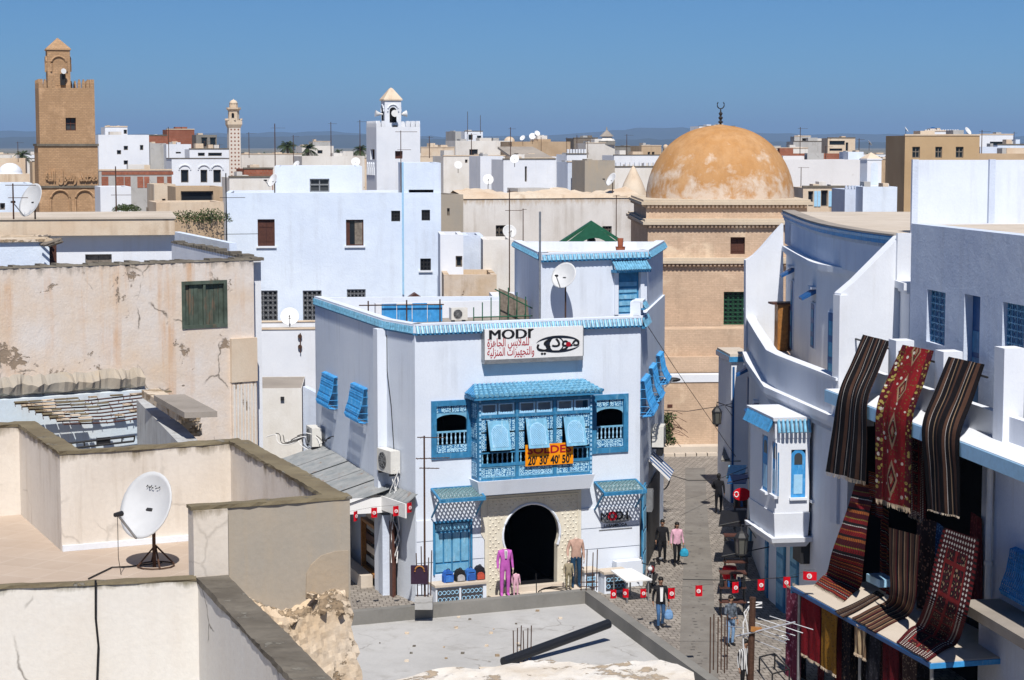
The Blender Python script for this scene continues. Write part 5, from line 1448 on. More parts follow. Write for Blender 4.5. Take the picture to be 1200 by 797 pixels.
# carved stucco beads over the surround
m_ = MB(); rr = random.Random(4)
for i in range(16):
	for j in range(26):
		u = sl + .2 + (sr - sl - .4) * (i + .5 * (j % 2)) / 15.5; z = .3 + (zst - .5) * j / 25
		if z < az and abs(u - ac_) < w0 / 2 + .16: continue
		if z >= az and (u - ac_) ** 2 + (z - az) ** 2 < (Rr + .16) ** 2: continue
		m_.hexa([WF.P(u - .05, z, .07), WF.P(u, z - .05, .07), WF.P(u + .05, z, .07), WF.P(u, z + .05, .07), WF.P(u - .02, z, .095), WF.P(u, z - .02, .095), WF.P(u + .02, z, .095), WF.P(u, z + .02, .095)])
m_.build('stucco_ornament', T['carved'], shop, stuff=True)
for i in range(2): MB().wbox(WF, ac_ - 1.15 - .1 * i, ac_ + 1.15 + .1 * i, 0.006, .34 - .17 * i, .12 + .34 * i, .46 + .34 * i - .004).build('door_step', T['roof_pale'], shop)
# blue panelled door
m_ = MB(); m_.wbox(WF, r_bd[0], r_bd[1], r_bd[2], r_bd[3], -.14, -.06); bd = m_.build('panelled_door', T['blue'], shop)
um = (r_bd[0] + r_bd[1]) / 2
for k in range(2):
	a = r_bd[0] + .06 if k == 0 else um + .03; b_ = um - .03 if k == 0 else r_bd[1] - .06; hz = r_bd[3] - r_bd[2]
	for (f0, f1, ua, ub) in ((.04, .19, a, b_), (.23, .80, a, (a + b_) / 2 - .03), (.23, .80, (a + b_) / 2 + .03, b_), (.84, .97, a, b_)):
		MB().wbox(WF, ua, ub, r_bd[2] + hz * f0, r_bd[2] + hz * f1, -.059, -.03).build('door_panel', T['blue_light'], bd)
m_ = MB(); m_.wbox(WF, r_bd[0] - .07, r_bd[0], r_bd[2], r_bd[3] + .07, -.05, .06); m_.wbox(WF, r_bd[1], r_bd[1] + .07, r_bd[2], r_bd[3] + .07, -.05, .06); m_.wbox(WF, r_bd[0], r_bd[1], r_bd[3], r_bd[3] + .07, -.05, .058); m_.build('door_frame', T['blue'], shop)
# ---- lattice awnings
def awning(label, x0, x1, ytop, ybot):
	ub0, zt0 = WF.hit(x0, ytop); ub1 = WF.hit(x1, ytop)[0]
	ob = .92; zf = WF.hit((x0 + x1) / 2 + 6, ybot, ob)[1]
	a = thing('lattice_awning', label, 'awning', WF.P(ub0, zf, .1), 'lattice awnings over the ground floor')
	P = lambda f, g_, l=0.0: WF.P(ub0 + (ub1 - ub0) * f, zt0 + (zf - zt0) * g_ + l, .05 + (ob - .05) * g_)
	fr_ = MB()
	for f in (0, 1): fr_.beam(P(f, 0), P(f, 1), .07, .07)
	for g_ in (0, 1): fr_.beam(P(0, g_), P(1, g_), .07, .07)
	fr_.build('frame', T['blue'], a)
	s_ = MB(); Wd, Ln = ub1 - ub0, ob * 1.05; sp = .15
	m = int((Wd + Ln) / sp) + 1
	for i in range(m):
		d = i * sp
		for sg_ in (0, 1):
			p0 = (max(0, d - Ln), min(Ln, d)); p1 = (min(Wd, d), max(0, d - Wd))
			q0, q1 = (p0[0] / Wd, p0[1] / Ln), (p1[0] / Wd, p1[1] / Ln)
			if sg_: q0, q1 = (1 - q0[0], q0[1]), (1 - q1[0], q1[1])
			if (V((q0[0] - q1[0], q0[1] - q1[1])).length) > .03: s_.beam(P(*q0, .012 * sg_), P(*q1, .012 * sg_), .044, .012)
	s_.build('lattice', paint('faded_teal', (.17, .30, .33), .2, .7), a)
	ap_ = MB(); ap_.wbox(WF, ub0 - .03, ub1 + .03, zf - .10, zf + .03, ob - .02, ob + .03); ap_.build('front_board', T['blue'], a)
	for f in (0, 1):
		u = ub0 + (ub1 - ub0) * f; MB().beam(WF.P(u, zf - .75, .06), WF.P(u, zf - .06, ob - .1), .05, .05).build('bracket', T['blue'], a)
	return a
awning('lattice awning over the blue panelled door of the shop', 505, 557, 573, 585)
awning('lattice awning over the small wall sign by the shop corner', 696, 744, 565, 577)
# small wall sign MODI
ws = thing('wall_sign', 'small dark MODI wall sign under the lattice awning by the shop corner', 'sign', WF.P(WF.hit(718, 605)[0], 3.2, .05))
r = WF.rect(703, 599, 740, 611, .06)
zc = (r[2] + r[3]) / 2; uc = (r[0] + r[1]) / 2
m_ = MB(); m_.extr([WF.P(uc + (r[1] - r[0]) / 2 * cos(a), zc - .1 + .16 * sin(a), .066) for a in [2 * pi * k / 20 for k in range(20)]], WF.n * -.018); m_.build('oval', T['metal'], ws)
wd_ = r[1] - r[0]
text_on('lettering', 'M', WF, uc - wd_ * .36, zc - .12, .42, T['text_black'], ws, .072, .003, 0)
for k_, c_ in ((.12, 'D'), (.36, 'I')): text_on('lettering', c_, WF, uc + wd_ * k_, zc - .12, .42, T['text_black'], ws, .072, .003, .012)
text_on('lettering', 'O', WF, uc - wd_ * .11, zc - .12, .42, T['text_red'], ws, .074, .003, .03)
r2 = WF.rect(708, 613, 735, 617, .06)
MB().wbox(WF, r2[0] - .2, r2[1] + .2, r2[2] - .12, r2[2] - .08, .046, .06).build('ledge', T['metal'], ws)
text_on('lettering', 'LABAMBODA', WF, (r2[0] + r2[1]) / 2, r2[2], .14, T['text_black'], ws, .055, .003, .003, fit=r2[1] - r2[0])

# ---- bulging blue grilles on the side walls
def cage(label, Wl, x0, x1, y0, y1, proj_=.42):
	r = Wl.rect(x0, y0, x1, y1, .1)
	u0, u1, z0, z1 = r; z0 -= 0; hh = z1 - z0
	c = thing('window_cage', label, 'window grille', Wl.P((u0 + u1) / 2, z0, 0), 'bulging blue window cages')
	prof = [(0.02, 1.0), (.16, .97), (.20, .75), (.25, .5), (.36, .28), (proj_, .12), (proj_ * .85, .03), (.1, 0)]
	m_ = MB(); nb = 13; k_ = .36 if Wl is WLF else 0; u0 += (u1 - u0) * k_
	for i in range(nb + 1):
		u = u0 + (u1 - u0) * i / nb; m_.tube([Wl.P(u, z0 + hh * f, o) for o, f in prof], .022, 4)
	for (o, f) in prof[::2] + prof[-1:]: m_.tube([Wl.P(u0, z0 + hh * f, o), Wl.P(u1, z0 + hh * f, o)], .016, 4)
	for u in (u0, u1):
		for (o, f) in prof[1:-1]: m_.tube([Wl.P(u, z0 + hh * f, 0), Wl.P(u, z0 + hh * f, o)], .012, 4)
	m_.build('bars', T['blue_bright'], c)
	s_ = MB()
	for i in range(nb):
		for j in range(1, 6):
			(o0, f0) = prof[j]; (o1, f1) = prof[min(j + 1, 7)]; u = u0 + (u1 - u0) * (i + .5) / nb; rr_ = (u1 - u0) / nb * .45
			ctr = Wl.P(u, z0 + hh * (f0 + f1) / 2, (o0 + o1) / 2)
			s_.tube([ctr + Wl.u * rr_ * cos(a) + ZUP * rr_ * sin(a) for a in [pi / 3 * k for k in range(7)]], .017, 3, False)
	s_.build('scrollwork', T['blue_bright'], c)
	mm = MB(); mm.wbox(Wl, u0 + .05, u1 - .05, z0 + .05, z1 - .08, .003, .03); mm.build('shutter', T['blue'], c)
	return c
cage('bulging blue window cage nearer the back of the shop side wall', WLF, 372, 393, 437, 474)
cage('bulging blue window cage nearer the drainpipe of the shop side wall', WLF, 405, 428, 450, 490)
cage('bulging blue cage on the street wall closest to the shop corner', WR, 753.5, 759.5, 442, 484, .5)
cage('bulging blue cage on the street wall, middle of three', WR, 763, 767.5, 428, 468, .5)
cage('bulging blue cage on the street wall farthest from the shop corner', WR, 771.5, 775.5, 414, 448, .5)
# ---- pilaster and drainpipes on the left corner
u = WLF.L; pc_ = pE - WF.u * .33 - WF.n * .05; Wpl = Wall(pc_, pc_ + WF.u * .36); m_ = MB(); m_.wbox(Wpl, 0, .36, .005, ZR - .30, -.3, .16); m_.build('pilaster', T['cladding'], shop)
m_ = MB(); m_.tube([WLF.P(u - .10, ZR - .3, .16), WLF.P(u - .10, 3.8, .16)], .06, 8); 
for z in (8.2, 6.6, 5.0): m_.tube([WLF.P(u - .10, z - .05, .16), WLF.P(u - .10, z + .05, .16)], .085, 8)
m_.build('drainpipe', T['pvc'], shop)
m_ = MB(); m_.tube([WCH.P(.25, ZR - .5, .05), WCH.P(.3, 8, .07), WCH.P(.55, 6.8, .04), WCH.P(.8, 5.2, .06)], .015, 4); m_.build('cable', T['black'], shop)
# ---- air conditioners by the left corner
r = WCH.rect(456, 538, 478, 567, .35)
a0, a1 = .15, 1.25
ac_unit('air conditioner with tangled cables on the shop front corner', WCH, a0, a1, 4.45, 5.25, .05, .42)
wc = thing('cable_tangle', 'tangle of white cables hanging below the corner air conditioner', 'cables', WCH.P(1.0, 3, .2))
rr = random.Random(8)
for k in range(5):
	pts = []; u = 1.15 + rr.uniform(-.25, .2)
	for j in range(9): pts.append(WCH.P(u + .16 * sin(j * 1.3 + k * 2) + rr.uniform(-.05, .05), 4.6 - j * .42, .22 + .12 * cos(j * 1.1 + k)))
	MB().tube(pts, .022, 5).build('cable', T['pvc'], wc)
r = WLF.rect(356, 496, 377, 520, .4)
ac_unit('air conditioner on the low grey wall behind the tin roof', WLF, .6, 1.7, 3.85, 4.6, .15, .55)
# ------------------------------------------------------------------ near terrace with the big dish
ZF, ZT, ZP = 9.2, 10.84, 9.86
P22, P70, P270, P410, P225 = atZ(22, 500, ZT), atZ(70, 533, ZT), atZ(270, 520, ZT), atZ(410, 585, ZT), atZ(225, 598, ZT)
F0, F232 = atZ(-60, 692.5, ZP), atZ(232, 681, ZP)
C340 = atZ(340, 797, ZP); C340 = C340 + (C340 - F232).normalized() * 6
ter = thing('roof_terrace', 'cream walled roof terrace with tiled floor holding the large dish', 'terrace', (F232.x, F232.y, ZF))
tw_, cp = T['terrace_wall'], T['coping']
def rough(W, u0, u1, z0, z1, o0, o1, mat, parent, nm='coping'):
	"""worn slab edge: small wander in height and width"""
	m_ = MB(); n_ = max(4, int((u1 - u0) / .14)); R = [[random.uniform(-.009, .009) for _ in range(4)] for _ in range(n_ + 1)]
	for i in range(n_ + 1): R[i] = [r + .008 * sin(i * .21 + k) for k, r in enumerate(R[i])]
	for i in range(n_):
		a, b = u0 + (u1 - u0) * i / n_, u0 + (u1 - u0) * (i + 1) / n_; r, s = R[i], R[i + 1]
		m_.hexa([W.P(a, z0, o1 + r[0]), W.P(b, z0, o1 + s[0]), W.P(b, z0, o0), W.P(a, z0, o0), W.P(a, z1 + r[1], o1 + r[2] * 1.2), W.P(b, z1 + s[1], o1 + s[2] * 1.2), W.P(b, z1 + s[3], o0), W.P(a, z1 + r[3], o0)])
	return m_.build(nm, mat, parent)
def seg(parent, a, b, z0, z1, th, mat, ext=(0, 0), cop=None, nm='wall', holes=(), ch=.05):
	W = Wall(a, b)
	MB().wbox(W, -ext[0], W.L + ext[1], z0, z1, -th, 0).build(nm, mat, parent)
	if cop: rough(W, -ext[0] - .01, W.L + ext[1] + .01, z1 + .001, z1 + ch, -th - .02, .02, cop, parent)
	return W
left_far = P22 + (P70 - P270).normalized() * 8
seg(ter, left_far, P22, 6, ZT, .3, tw_, (0, .0), cp)
seg(ter, P22, P70, 6, ZT, .33, tw_, (.3, 0), cp)
WB = seg(ter, P70, P270, 6, ZT, .2, tw_, (-.001, .2), cp)
P382 = atZ(384, 586, ZT)
seg(ter, P270, P382, 6, ZT, .30, tw_, (0, 0), cp)
WN = Wall(P225, P410)
MB().wbox(WN, .40, WN.L, 6, ZT, -.22, 0).build('rendered_wall', T['render_coat'], ter)
rough(WN, -.02, WN.L + .03, ZT + .001, ZT + .05, -.26, .02, cp, ter)
MB().wbox(WN, -.0, .50, 6, ZT - .004, -.25, .07).build('pillar', tw_, ter)
# stain loop on the rendered wall is a patch of older plaster
m_ = MB(); h = lambda x, y: WN.hit(x, y)
pts = [h(x, y) for x, y in ((358, 700), (359, 672), (364, 662), (376, 651), (392, 646), (408, 645), (408, 700))]
m_.extr([WN.P(u, z, .02) for u, z in pts][::-1], WN.n * -.018); m_.build('plaster_patch', plaster('old_plaster', (.38, .32, .25), (.47, .37, .26), (.5, .34, .18), .5, bump=.5, sc=1.5), ter)
# floor, laid in screed bays
fl = MB(); n = N('terrace_floor'); o = n.tc.outputs['Object']
k = n.n.new('ShaderNodeTexBrick'); n.lk(n.mapping(o, (1, 1, 1), (0, 0, radians(22))), k.inputs['Vector'])
k.inputs['Color1'].default_value = (.50, .41, .335, 1); k.inputs['Color2'].default_value = (.46, .375, .305, 1); k.inputs['Mortar'].default_value = (.56, .49, .42, 1)
k.inputs['Scale'].default_value = 1; k.inputs['Brick Width'].default_value = .62; k.inputs['Row Height'].default_value = .62; k.inputs['Mortar Size'].default_value = .008; k.offset = 0
c = n.mix(n.ramp(n.noise(o, .9, 7, .65), [(.35, 0.0), (.7, .65)]), k.outputs[0], (.40, .31, .24)); n.bump(n.noise(o, 12, 4), .3, .01)
fm_ = n.done(c, .9, .15)
far = (P22 - F232) * 1.0
fpoly = [F0 + V((-6, -1, 0)), F232 + V((3.5, 0, 0)), P410, P270, P70, P22, left_far]
fl.q(*[(p.x, p.y, ZF) for p in [F0 + V((-4, 0, 0)), F232, V((P410.x - .2, P410.y, 0)), V((P270.x, P270.y, 0)), V((P70.x, P70.y, 0)), V((P22.x, P22.y, 0)), left_far]])
fl.build('floor', fm_, ter)
# whitewash skirting along the back wall
MB().wbox(WB, .01, WB.L - .02, ZF + .001, ZF + .10, .001, .05).build('skirting', T['white'], ter)
# courtyard walls below the terrace
ct = thing('courtyard_walls', 'whitewashed courtyard walls with a mossy coping below the terrace', 'wall', (F232.x, F232.y, 5))
Wc = Wall(F0, F232)
MB().wbox(Wc, -4, Wc.L, 0, ZP, -.16, 0).build('front_wall', T['court_wall'], ct)
rough(Wc, -4, Wc.L - .02, ZP + .001, ZP + .04, -.19, .015, cp, ct)
Wd = Wall(F232, C340)
MB().wbox(Wd, .001, Wd.L, 0, ZP - .02, -.38, 0).build('side_wall', T['court_wall'], ct)
rough(Wd, .0, Wd.L, ZP - .019, ZP + .05, -.43, .02, T['coping_grey'], ct, 'side_coping')
p = Wc.hit(113, 720); m_ = MB(); m_.tube([Wc.P(p[0], ZP + .08, .05), Wc.P(p[0] - .01, 9.4, .03), Wc.P(p[0] + .02, 9.0, .03), Wc.P(p[0] - .02, 8.3, .03), Wc.P(p[0], 7.5, .03)], .016, 5)
tag(m_.build('hanging_cable', T['black']), 'dark cable hanging down the whitewashed courtyard wall', 'cable')
# rubble wall under the rendered wall
rb = thing('rubble_wall', 'crumbling earth and rubble wall below the rendered terrace wall', 'wall', WN.P(WN.L, 6, 0))
rr = random.Random(21); m_ = MB(); nu, nz = 46, 34; z_lo, z_hi = 6.3, 9.42
grid = []
for j in range(nz + 1):
	f = j / nz; row = []
	umax = WN.hit(404 + 34 * (1 - f) ** .9, 700)[0]
	for i in range(nu + 1):
		g_ = i / nu; jag = rr.uniform(-.05, .05) if i == nu else 0
		u = .3 + (umax + jag - .3) * g_; top = z_hi + .12 * sin(g_ * 9) + rr.uniform(-.02, .02) + .25 * max(0, g_ - .75)
		row.append(WN.P(u, z_lo + (top - z_lo) * f, .16 + rr.uniform(-.02, .02) + .10 * (1 - f) + (.05 * sin(7 * g_ + 5 * f)) - (.2 if j == nz else 0)))
	grid.append(row)
for j in range(nz):
	for i in range(nu): m_.q(grid[j][i], grid[j][i + 1], grid[j + 1][i + 1], grid[j + 1][i])
for j in range(nz): m_.q(grid[j][nu], grid[j][nu] + WN.n * -.7, grid[j + 1][nu] + WN.n * -.7, grid[j + 1][nu])
m_.build('earth_face', T['rubble'], rb, smooth=True)
for i in range(8):
	g_ = rr.random() ** .6; u = .6 + (WN.L - .8) * g_; z = z_hi + rr.uniform(-.25, .12) - .1 * (1 - g_); s_ = rr.uniform(.03, .075)
	M_ = Matrix.Rotation(rr.uniform(0, 3), 3, 'Z') @ Matrix.Rotation(rr.uniform(0, .6), 3, 'X')
	q = MB(); q.hexa([WN.P(u, z, .2) + M_ @ V((x * s_ * rr.uniform(.7, 1.3), y * s_ * .8, zz_ * s_ * .55)) for zz_ in (-1, 1) for x, y in ((-1, -1), (1, -1), (1, 1), (-1, 1))]); q.build('stone', T['rubble'], rb)
# the large dish on the terrace
dc = atZ(190, 661, ZF)
c0 = V((dc.x - .12, dc.y - .30, 0)); c0.z = zat(594, c0.y)
dd = dish('satellite_dish', 'large grey dish with a dark mark on the cream roof terrace', c0, 1.12, radians(-32), radians(24), ZF, T['dish'])
m_ = MB()
for k in range(4):
	a = pi / 2 * k + .4; b_ = V((dc.x + .02, dc.y + .0, ZF)); m_.tube([V((c0.x + .05, c0.y + .11, ZF + .35)), V((c0.x + .05, c0.y + .11, ZF + .02)) + V((cos(a), sin(a), 0)) * .3], .015, 5)
m_.tube([V((c0.x + .05, c0.y + .11, ZF + .02)) + V((cos(a), sin(a), 0)) * .3 for a in [2 * pi * k / 12 for k in range(13)]], .012, 4, False)
m_.build('tripod', T['rust'], dd)
R_ = Matrix.Rotation(radians(-32), 3, 'Z') @ Matrix.Rotation(pi / 2 - radians(24), 3, 'X')
m_ = MB(); rr = random.Random(2)
for k in range(7):
	a = -.13 + .26 * k / 6; m_.tube([c0 + R_ @ V((a + rr.uniform(-.01, .01), .30 + .02 * sin(k * 2) + .012 * k / 6, .078 + .0)), c0 + R_ @ V((a + .03, .315 + .02 * cos(k * 3), .082))], .008, 4)
m_.build('maker_mark', T['text_black'], dd)
m_ = MB(); tip = c0 + R_ @ V((0, -1.12 * .28, 1.12 * .62)); m_.tube([tip, V((tip.x, tip.y, ZF + .3)), V((tip.x + .02, tip.y + .1, ZF + .01))], .006, 4); m_.build('lead', T['black'], dd)
m_ = MB(); m_.tube([V((dc.x, dc.y, ZF + .02)), V((dc.x - .5, dc.y - .3, ZF + .02)), V((dc.x - .75, dc.y - .35, ZF + .02)), V((dc.x - .95, dc.y - 1.2, ZF + .02))], .012, 5); tag(m_.build('floor_cable', T['black']), 'thin dark cable lying on the terrace floor by the dish', 'cable')

# ------------------------------------------------------------------ weathered beige house and ruined roof
ZB = 12.6
bA, bB = atZ(-70, 317.5, ZB), atZ(297, 305, ZB)
W = Wall(bA, bB)
bh = thing('weathered_house', 'weathered beige house wall with cracked plaster and a green shuttered window', 'house', (bB.x, bB.y, 0))
rw = W.rect(213, 329, 266, 384.5)
m_ = MB(); m_.wall(W, 0, W.L, 0, ZB, [rw], .16); m_.q(W.P(0, ZB, 0), W.P(W.L, ZB, 0), W.P(W.L, ZB, -.45), W.P(0, ZB, -.45)); m_.q(W.P(W.L, 0, 0), W.P(W.L, 0, -.45), W.P(W.L, ZB, -.45), W.P(W.L, ZB, 0)); m_.q(W.P(W.L, 0, -.45), W.P(0, 0, -.45), W.P(0, ZB, -.45), W.P(W.L, ZB, -.45))
m_.build('front_wall', T['beige_wall'], bh)
m_ = MB(); rr = random.Random(9)
for i in range(60):
	u0, u1 = W.L * i / 60, W.L * (i + 1) / 60; h_ = .03 + rr.uniform(0, .07)
	m_.hexa([W.P(u0, ZB + .001, .02 + rr.uniform(-.02, .02)), W.P(u1, ZB + .001, .02), W.P(u1, ZB + .001, -.46), W.P(u0, ZB + .001, -.46), W.P(u0, ZB + h_, -.03), W.P(u1, ZB + h_, -.03), W.P(u1, ZB + h_, -.43), W.P(u0, ZB + h_, -.43)])
m_.build('crumbling_rim', T['coping_grey'], bh)
gs = T['green_shutter']; u0, u1, z0, z1 = rw
m_ = MB(); ft = .10
m_.wbox(W, u0, u0 + ft, z0, z1, -.14, .03); m_.wbox(W, u1 - ft, u1, z0, z1, -.14, .03); m_.wbox(W, u0 + ft, u1 - ft, z1 - ft, z1, -.14, .027); m_.wbox(W, u0 + ft, u1 - ft, z0, z0 + ft, -.14, .027)
wf = m_.build('window', gs, bh)
um = (u0 + u1) / 2
MB().wbox(W, um - .035, um + .035, z0 + ft, z1 - ft, -.12, .01).build('mullion', gs, wf)
for k in range(8):
	a = u0 + ft + (um - .035 - u0 - ft) * (k % 4) / 4 if k < 4 else um + .035 + (u1 - ft - um - .035) * (k % 4) / 4
	w_ = (um - .035 - u0 - ft) / 4
	MB().wbox(W, a + .006, a + w_ - .006, z0 + ft, z1 - ft, -.10, -.06 + rr.uniform(-.015, .015)).build('plank', gs, wf)
MB().wbox(W, u0, u1, z0, z1, -.16, -.141).build('backing', T['dark'], wf)
# ribbed pilaster at the right end
p0 = W.hit(270.5, 440)[0]
MB().wbox(W, p0, W.L + .02, 6, W.hit(285, 447)[1], .002, .09).build('pilaster_base', T['beige_wall'], bh)
m_ = MB()
for k in range(7):
	u = p0 + (W.L - p0) * (k + .3) / 7; m_.wbox(W, u, u + .05, 6, W.hit(285, 450)[1], .091, .125)
m_.build('ribs', T['white_dirty'], bh)
MB().wbox(W, p0 - .02, W.L + .03, W.hit(285, 447)[1] + .001, W.hit(285, 396)[1], .002, .13).build('pilaster_block', T['cream'], bh)
# the ledge of fallen roof along its foot
ru = thing('ruined_roof', 'collapsed roof with broken slab edges and hanging laths below the beige wall', 'ruin', atY(120, 500, 52))
ZH = 9.55
m_ = MB(); n_ = 50
u_end = W.hit(165, 455)[0]
lg = [(.30 + .10 * sin(i * .9) + rr.uniform(-.1, .1), rr.uniform(-.05, .05)) for i in range(n_ + 1)]
for i in range(n_):
	a, b_ = u_end * i / n_, u_end * (i + 1) / n_; (d0, h0), (d1, h1) = lg[i], lg[i + 1]
	m_.q(W.P(a, ZH - .2 + h0, d0), W.P(b_, ZH - .2 + h1, d1), W.P(b_, ZH + .05 + h1, .001), W.P(a, ZH + .05 + h0, .001)); m_.q(W.P(a, ZH - .42 - h0, d0 * .8), W.P(b_, ZH - .42 - h1, d1 * .8), W.P(b_, ZH - .2 + h1, d1), W.P(a, ZH - .2 + h0, d0)); m_.q(W.P(b_, ZH - .42 - h1, d1 * .8), W.P(a, ZH - .42 - h0, d0 * .8), W.P(a, ZH - .5, .001), W.P(b_, ZH - .5, .001))
m_.build('broken_ledge', T['render_coat'], ru)
# interior: back wall (pale blue), right wall, floor
Wi = Wall(W.P(0, 0, .35), W.P(W.hit(172, 500)[0], 0, .35))
MB().wbox(Wi, 0, Wi.L, 4.5, ZH - .55, -.3, 0).build('room_back_wall', plaster('room_blue', (.62, .72, .80), (.66, .70, .72), (.40, .32, .24), .5, bump=.4, sc=1.5), ru)
ri = Wi.P(Wi.L, 0, 0); rn = atZ(228, 530, ZH)
Wr_ = Wall(atZ(160, 468, 9.0), atZ(216, 526, 9.0))
MB().wbox(Wr_, 0, Wr_.L, 4.5, 9.0, -.5, 0).build('room_side_wall', plaster('room_streaked', (.50, .52, .53), (.42, .42, .42), (.12, .11, .10), .8, bump=.5, sc=2.5), ru)
m_ = MB(); p1, p2 = atZ(166, 457, ZH), atZ(212, 487, ZH); p3, p4 = atZ(230, 482, ZH), atZ(186, 455, ZH)
m_.hexa([V((p.x, p.y, ZH - .2)) for p in (p2, p3, p4, p1)] + [V((p.x, p.y, ZH)) for p in (p2, p3, p4, p1)]); m_.build('roof_slab', T['rubble'], ru)
m_ = MB(); q1, q2 = atZ(180, 458, ZH + .25), atZ(216, 478, ZH + .25); dx = V((.75, .2, 0))
m_.hexa([V((p.x, p.y, ZH + .002)) for p in (q2, q2 + dx, q1 + dx, q1)] + [V((p.x, p.y, ZH + .14)) for p in (q2, q2 + dx, q1 + dx, q1)]); m_.build('kerb_slab', T['roof_cement'], ru)
for i in range(60):
	f = rr.random(); p = atZ(206 + 26 * rr.random(), 482 + 26 * f, ZH - .15 - .95 * f); s_ = rr.uniform(.06, .15)
	q = MB(); q.hexa([V(p) + V((x * s_ * rr.uniform(.6, 1.2), y * s_, zz_ * s_ * .5)) for zz_ in (-1, 1) for x, y in ((-1, -1), (1, -1), (1, 1), (-1, 1))]); q.build('rubble_block', T['rubble'], ru)
# rows of laths with clinging tiles
for row in range(8):
	zz_ = ZH - .60 - .075 * row; o_ = .55 + .14 * row; uL = Wi.hit(10 + 6 * row, 490)[0]; uR = Wi.hit(178 - 3 * row, 490)[0]
	MB().tube([Wi.P(uL, zz_ - .01, o_), Wi.P((uL + uR) / 2, zz_ - .06, o_), Wi.P(uR, zz_ + .02, o_)], .022, 5).build('lath', T['brown_wood'], ru)
	k = uL
	while k < uR:
		w_ = rr.uniform(.15, .45)
		if rr.random() < (.8 if k < (uL + uR) * .42 else .33): MB().wbox(Wi, k, k + w_ * .9, zz_ + .012, zz_ + .05, o_ - .08, o_ + .06).build('clay_tile', T['rubble'] if rr.random() < .5 else T['coping'], ru)
		if rr.random() < .7: MB().tube([Wi.P(k, zz_, o_), Wi.P(k + rr.uniform(-.03, .03), zz_ - rr.uniform(.05, .12), o_ + .02)], .012, 4).build('reed', T['brown_wood'], ru)
		k += w_
lad = thing('iron_ladder', 'dark iron ladder frame lying across the ruined roof opening', 'ladder', Wi.P(3, 7.7, 1.5))
a, b_ = Wi.hit(68, 521, 2.2), Wi.hit(158, 511, 2.2); c_, d_ = Wi.hit(70, 527, 2.2), Wi.hit(157, 517, 2.2)
MB().tube([Wi.P(*a, 2.2), Wi.P(*b_, 2.2)], .03, 5).build('rail', T['iron'], lad); MB().tube([Wi.P(*c_, 2.2), Wi.P(*d_, 2.2)], .03, 5).build('rail', T['iron'], lad)
for k in range(7):
	f = k / 6; MB().tube([Wi.P(a[0] + (b_[0] - a[0]) * f, a[1] + (b_[1] - a[1]) * f, 2.2), Wi.P(c_[0] + (d_[0] - c_[0]) * f, c_[1] + (d_[1] - c_[1]) * f, 2.2)], .022, 5).build('rung', T['iron'], lad)
MB().wbox(Wi, a[0] + (b_[0] - a[0]) * .5, a[0] + (b_[0] - a[0]) * .68, (a[1] + c_[1]) / 2 - .03, (a[1] + c_[1]) / 2 + .16, 2.16, 2.19).build('hinge_plate', T['iron'], lad)

# ------------------------------------------------------------------ white court behind the beige wall
cy = thing('white_courtyard', 'white courtyard house with a cream canopy edge behind the weathered wall', 'house', atY(140, 300, 76))
Wk = Wall(atY(-40, 300, 76), atY(205, 300, 77.5))
rk = Wk.rect(100, 298, 131, 312)
m_ = MB(); m_.wall(Wk, 0, Wk.L, 0, zat(275, 76.5), [rk], .2); m_.build('back_wall', T['white'], cy)
window(cy, Wk, rk, 'shutter', .2, T['grey_wood'])
MB().wbox(Wk, -1, Wk.L, zat(276, 76.5), zat(257, 76.5), -6, .45).build('canopy', T['cream'], cy)
MB().wbox(Wk, -1, Wk.L + .05, zat(257, 76.5) + .001, zat(254.5, 76.5), -6, .5).build('canopy_rim', T['roof_pale'], cy)
a, b_ = atZ(201, 284, ZB), bB
Wv = Wall(a, b_); MB().wbox(Wv, 0, Wv.L - .5, 0, ZB - .02, -.35, 0).build('side_wall', T['white'], cy)
m_ = MB()
for i in range(30):
	u = Wv.L * i / 30; m_.wbox(Wv, u, u + Wv.L / 30 * .8, ZB - .019, ZB + rr.uniform(.02, .12), -.34, .02)
m_.build('rubble_rim', T['coping_grey'], cy)
a, b_ = atZ(203, 271.5, 12.2), atZ(262, 283.5, 12.2)
yw = thing('yard_wall', 'grey-blue shaded yard wall between the cream canopy and the blue-white house', 'wall', (a.x, a.y, 0))
Wy = Wall(a, b_); MB().wbox(Wy, 0, Wy.L + 1, 0, 12.2, -.3, 0).build('wall', T['bluewash'], yw)
lb = thing('white_outbuilding', 'small white outbuilding with a scribbled wall at the court edge', 'outbuilding', atY(30, 310, 62))
Wl_ = Wall(atY(-60, 300, 62), atY(58, 300, 63)); MB().wbox(Wl_, 0, Wl_.L, 0, zat(284, 62.5), -3.5, 0).build('wall', T['bluewash'], lb)
MB().wbox(Wl_, 0, Wl_.L + .1, zat(284, 62.5) + .001, zat(281, 62.5), -3.5, .1).build('roof_edge', T['rubble'], lb)
MB().wbox(Wl_, Wl_.L + .001, Wl_.L + .32, 0, zat(286, 62.5), -1.2, -.9).build('door', T['brown_wood'], lb)
m_ = MB()
for i in range(22): p = atZ(30 + i * 1.2 + rr.uniform(-3, 3), 277 + i * .35, 13.0); m_.tube([V((p.x, p.y, 12.9)), V((p.x + rr.uniform(.3, .9), p.y - .4, 12.95 + rr.uniform(0, .15)))], .04, 4)
tag(m_.build('reed_bundle', T['grey_wood']), 'bundle of grey reeds lying on the roof of the white outbuilding', 'reeds')
dish('satellite_dish', 'big heart-shaped looking mesh dish on the cream canopy left of the brick minaret', atY(39, 236, 73), 1.3, radians(-42), radians(24), zat(257, 73), T['dish'])
antenna('roof_antenna', 'short pole with aerials left of the mesh dish', atY(16, 257, 72), zat(215, 72) - zat(257, 72), [(.95, radians(90), 1.1, 5, .5), (.6, radians(85), .7, 4, .4)], r=.035)
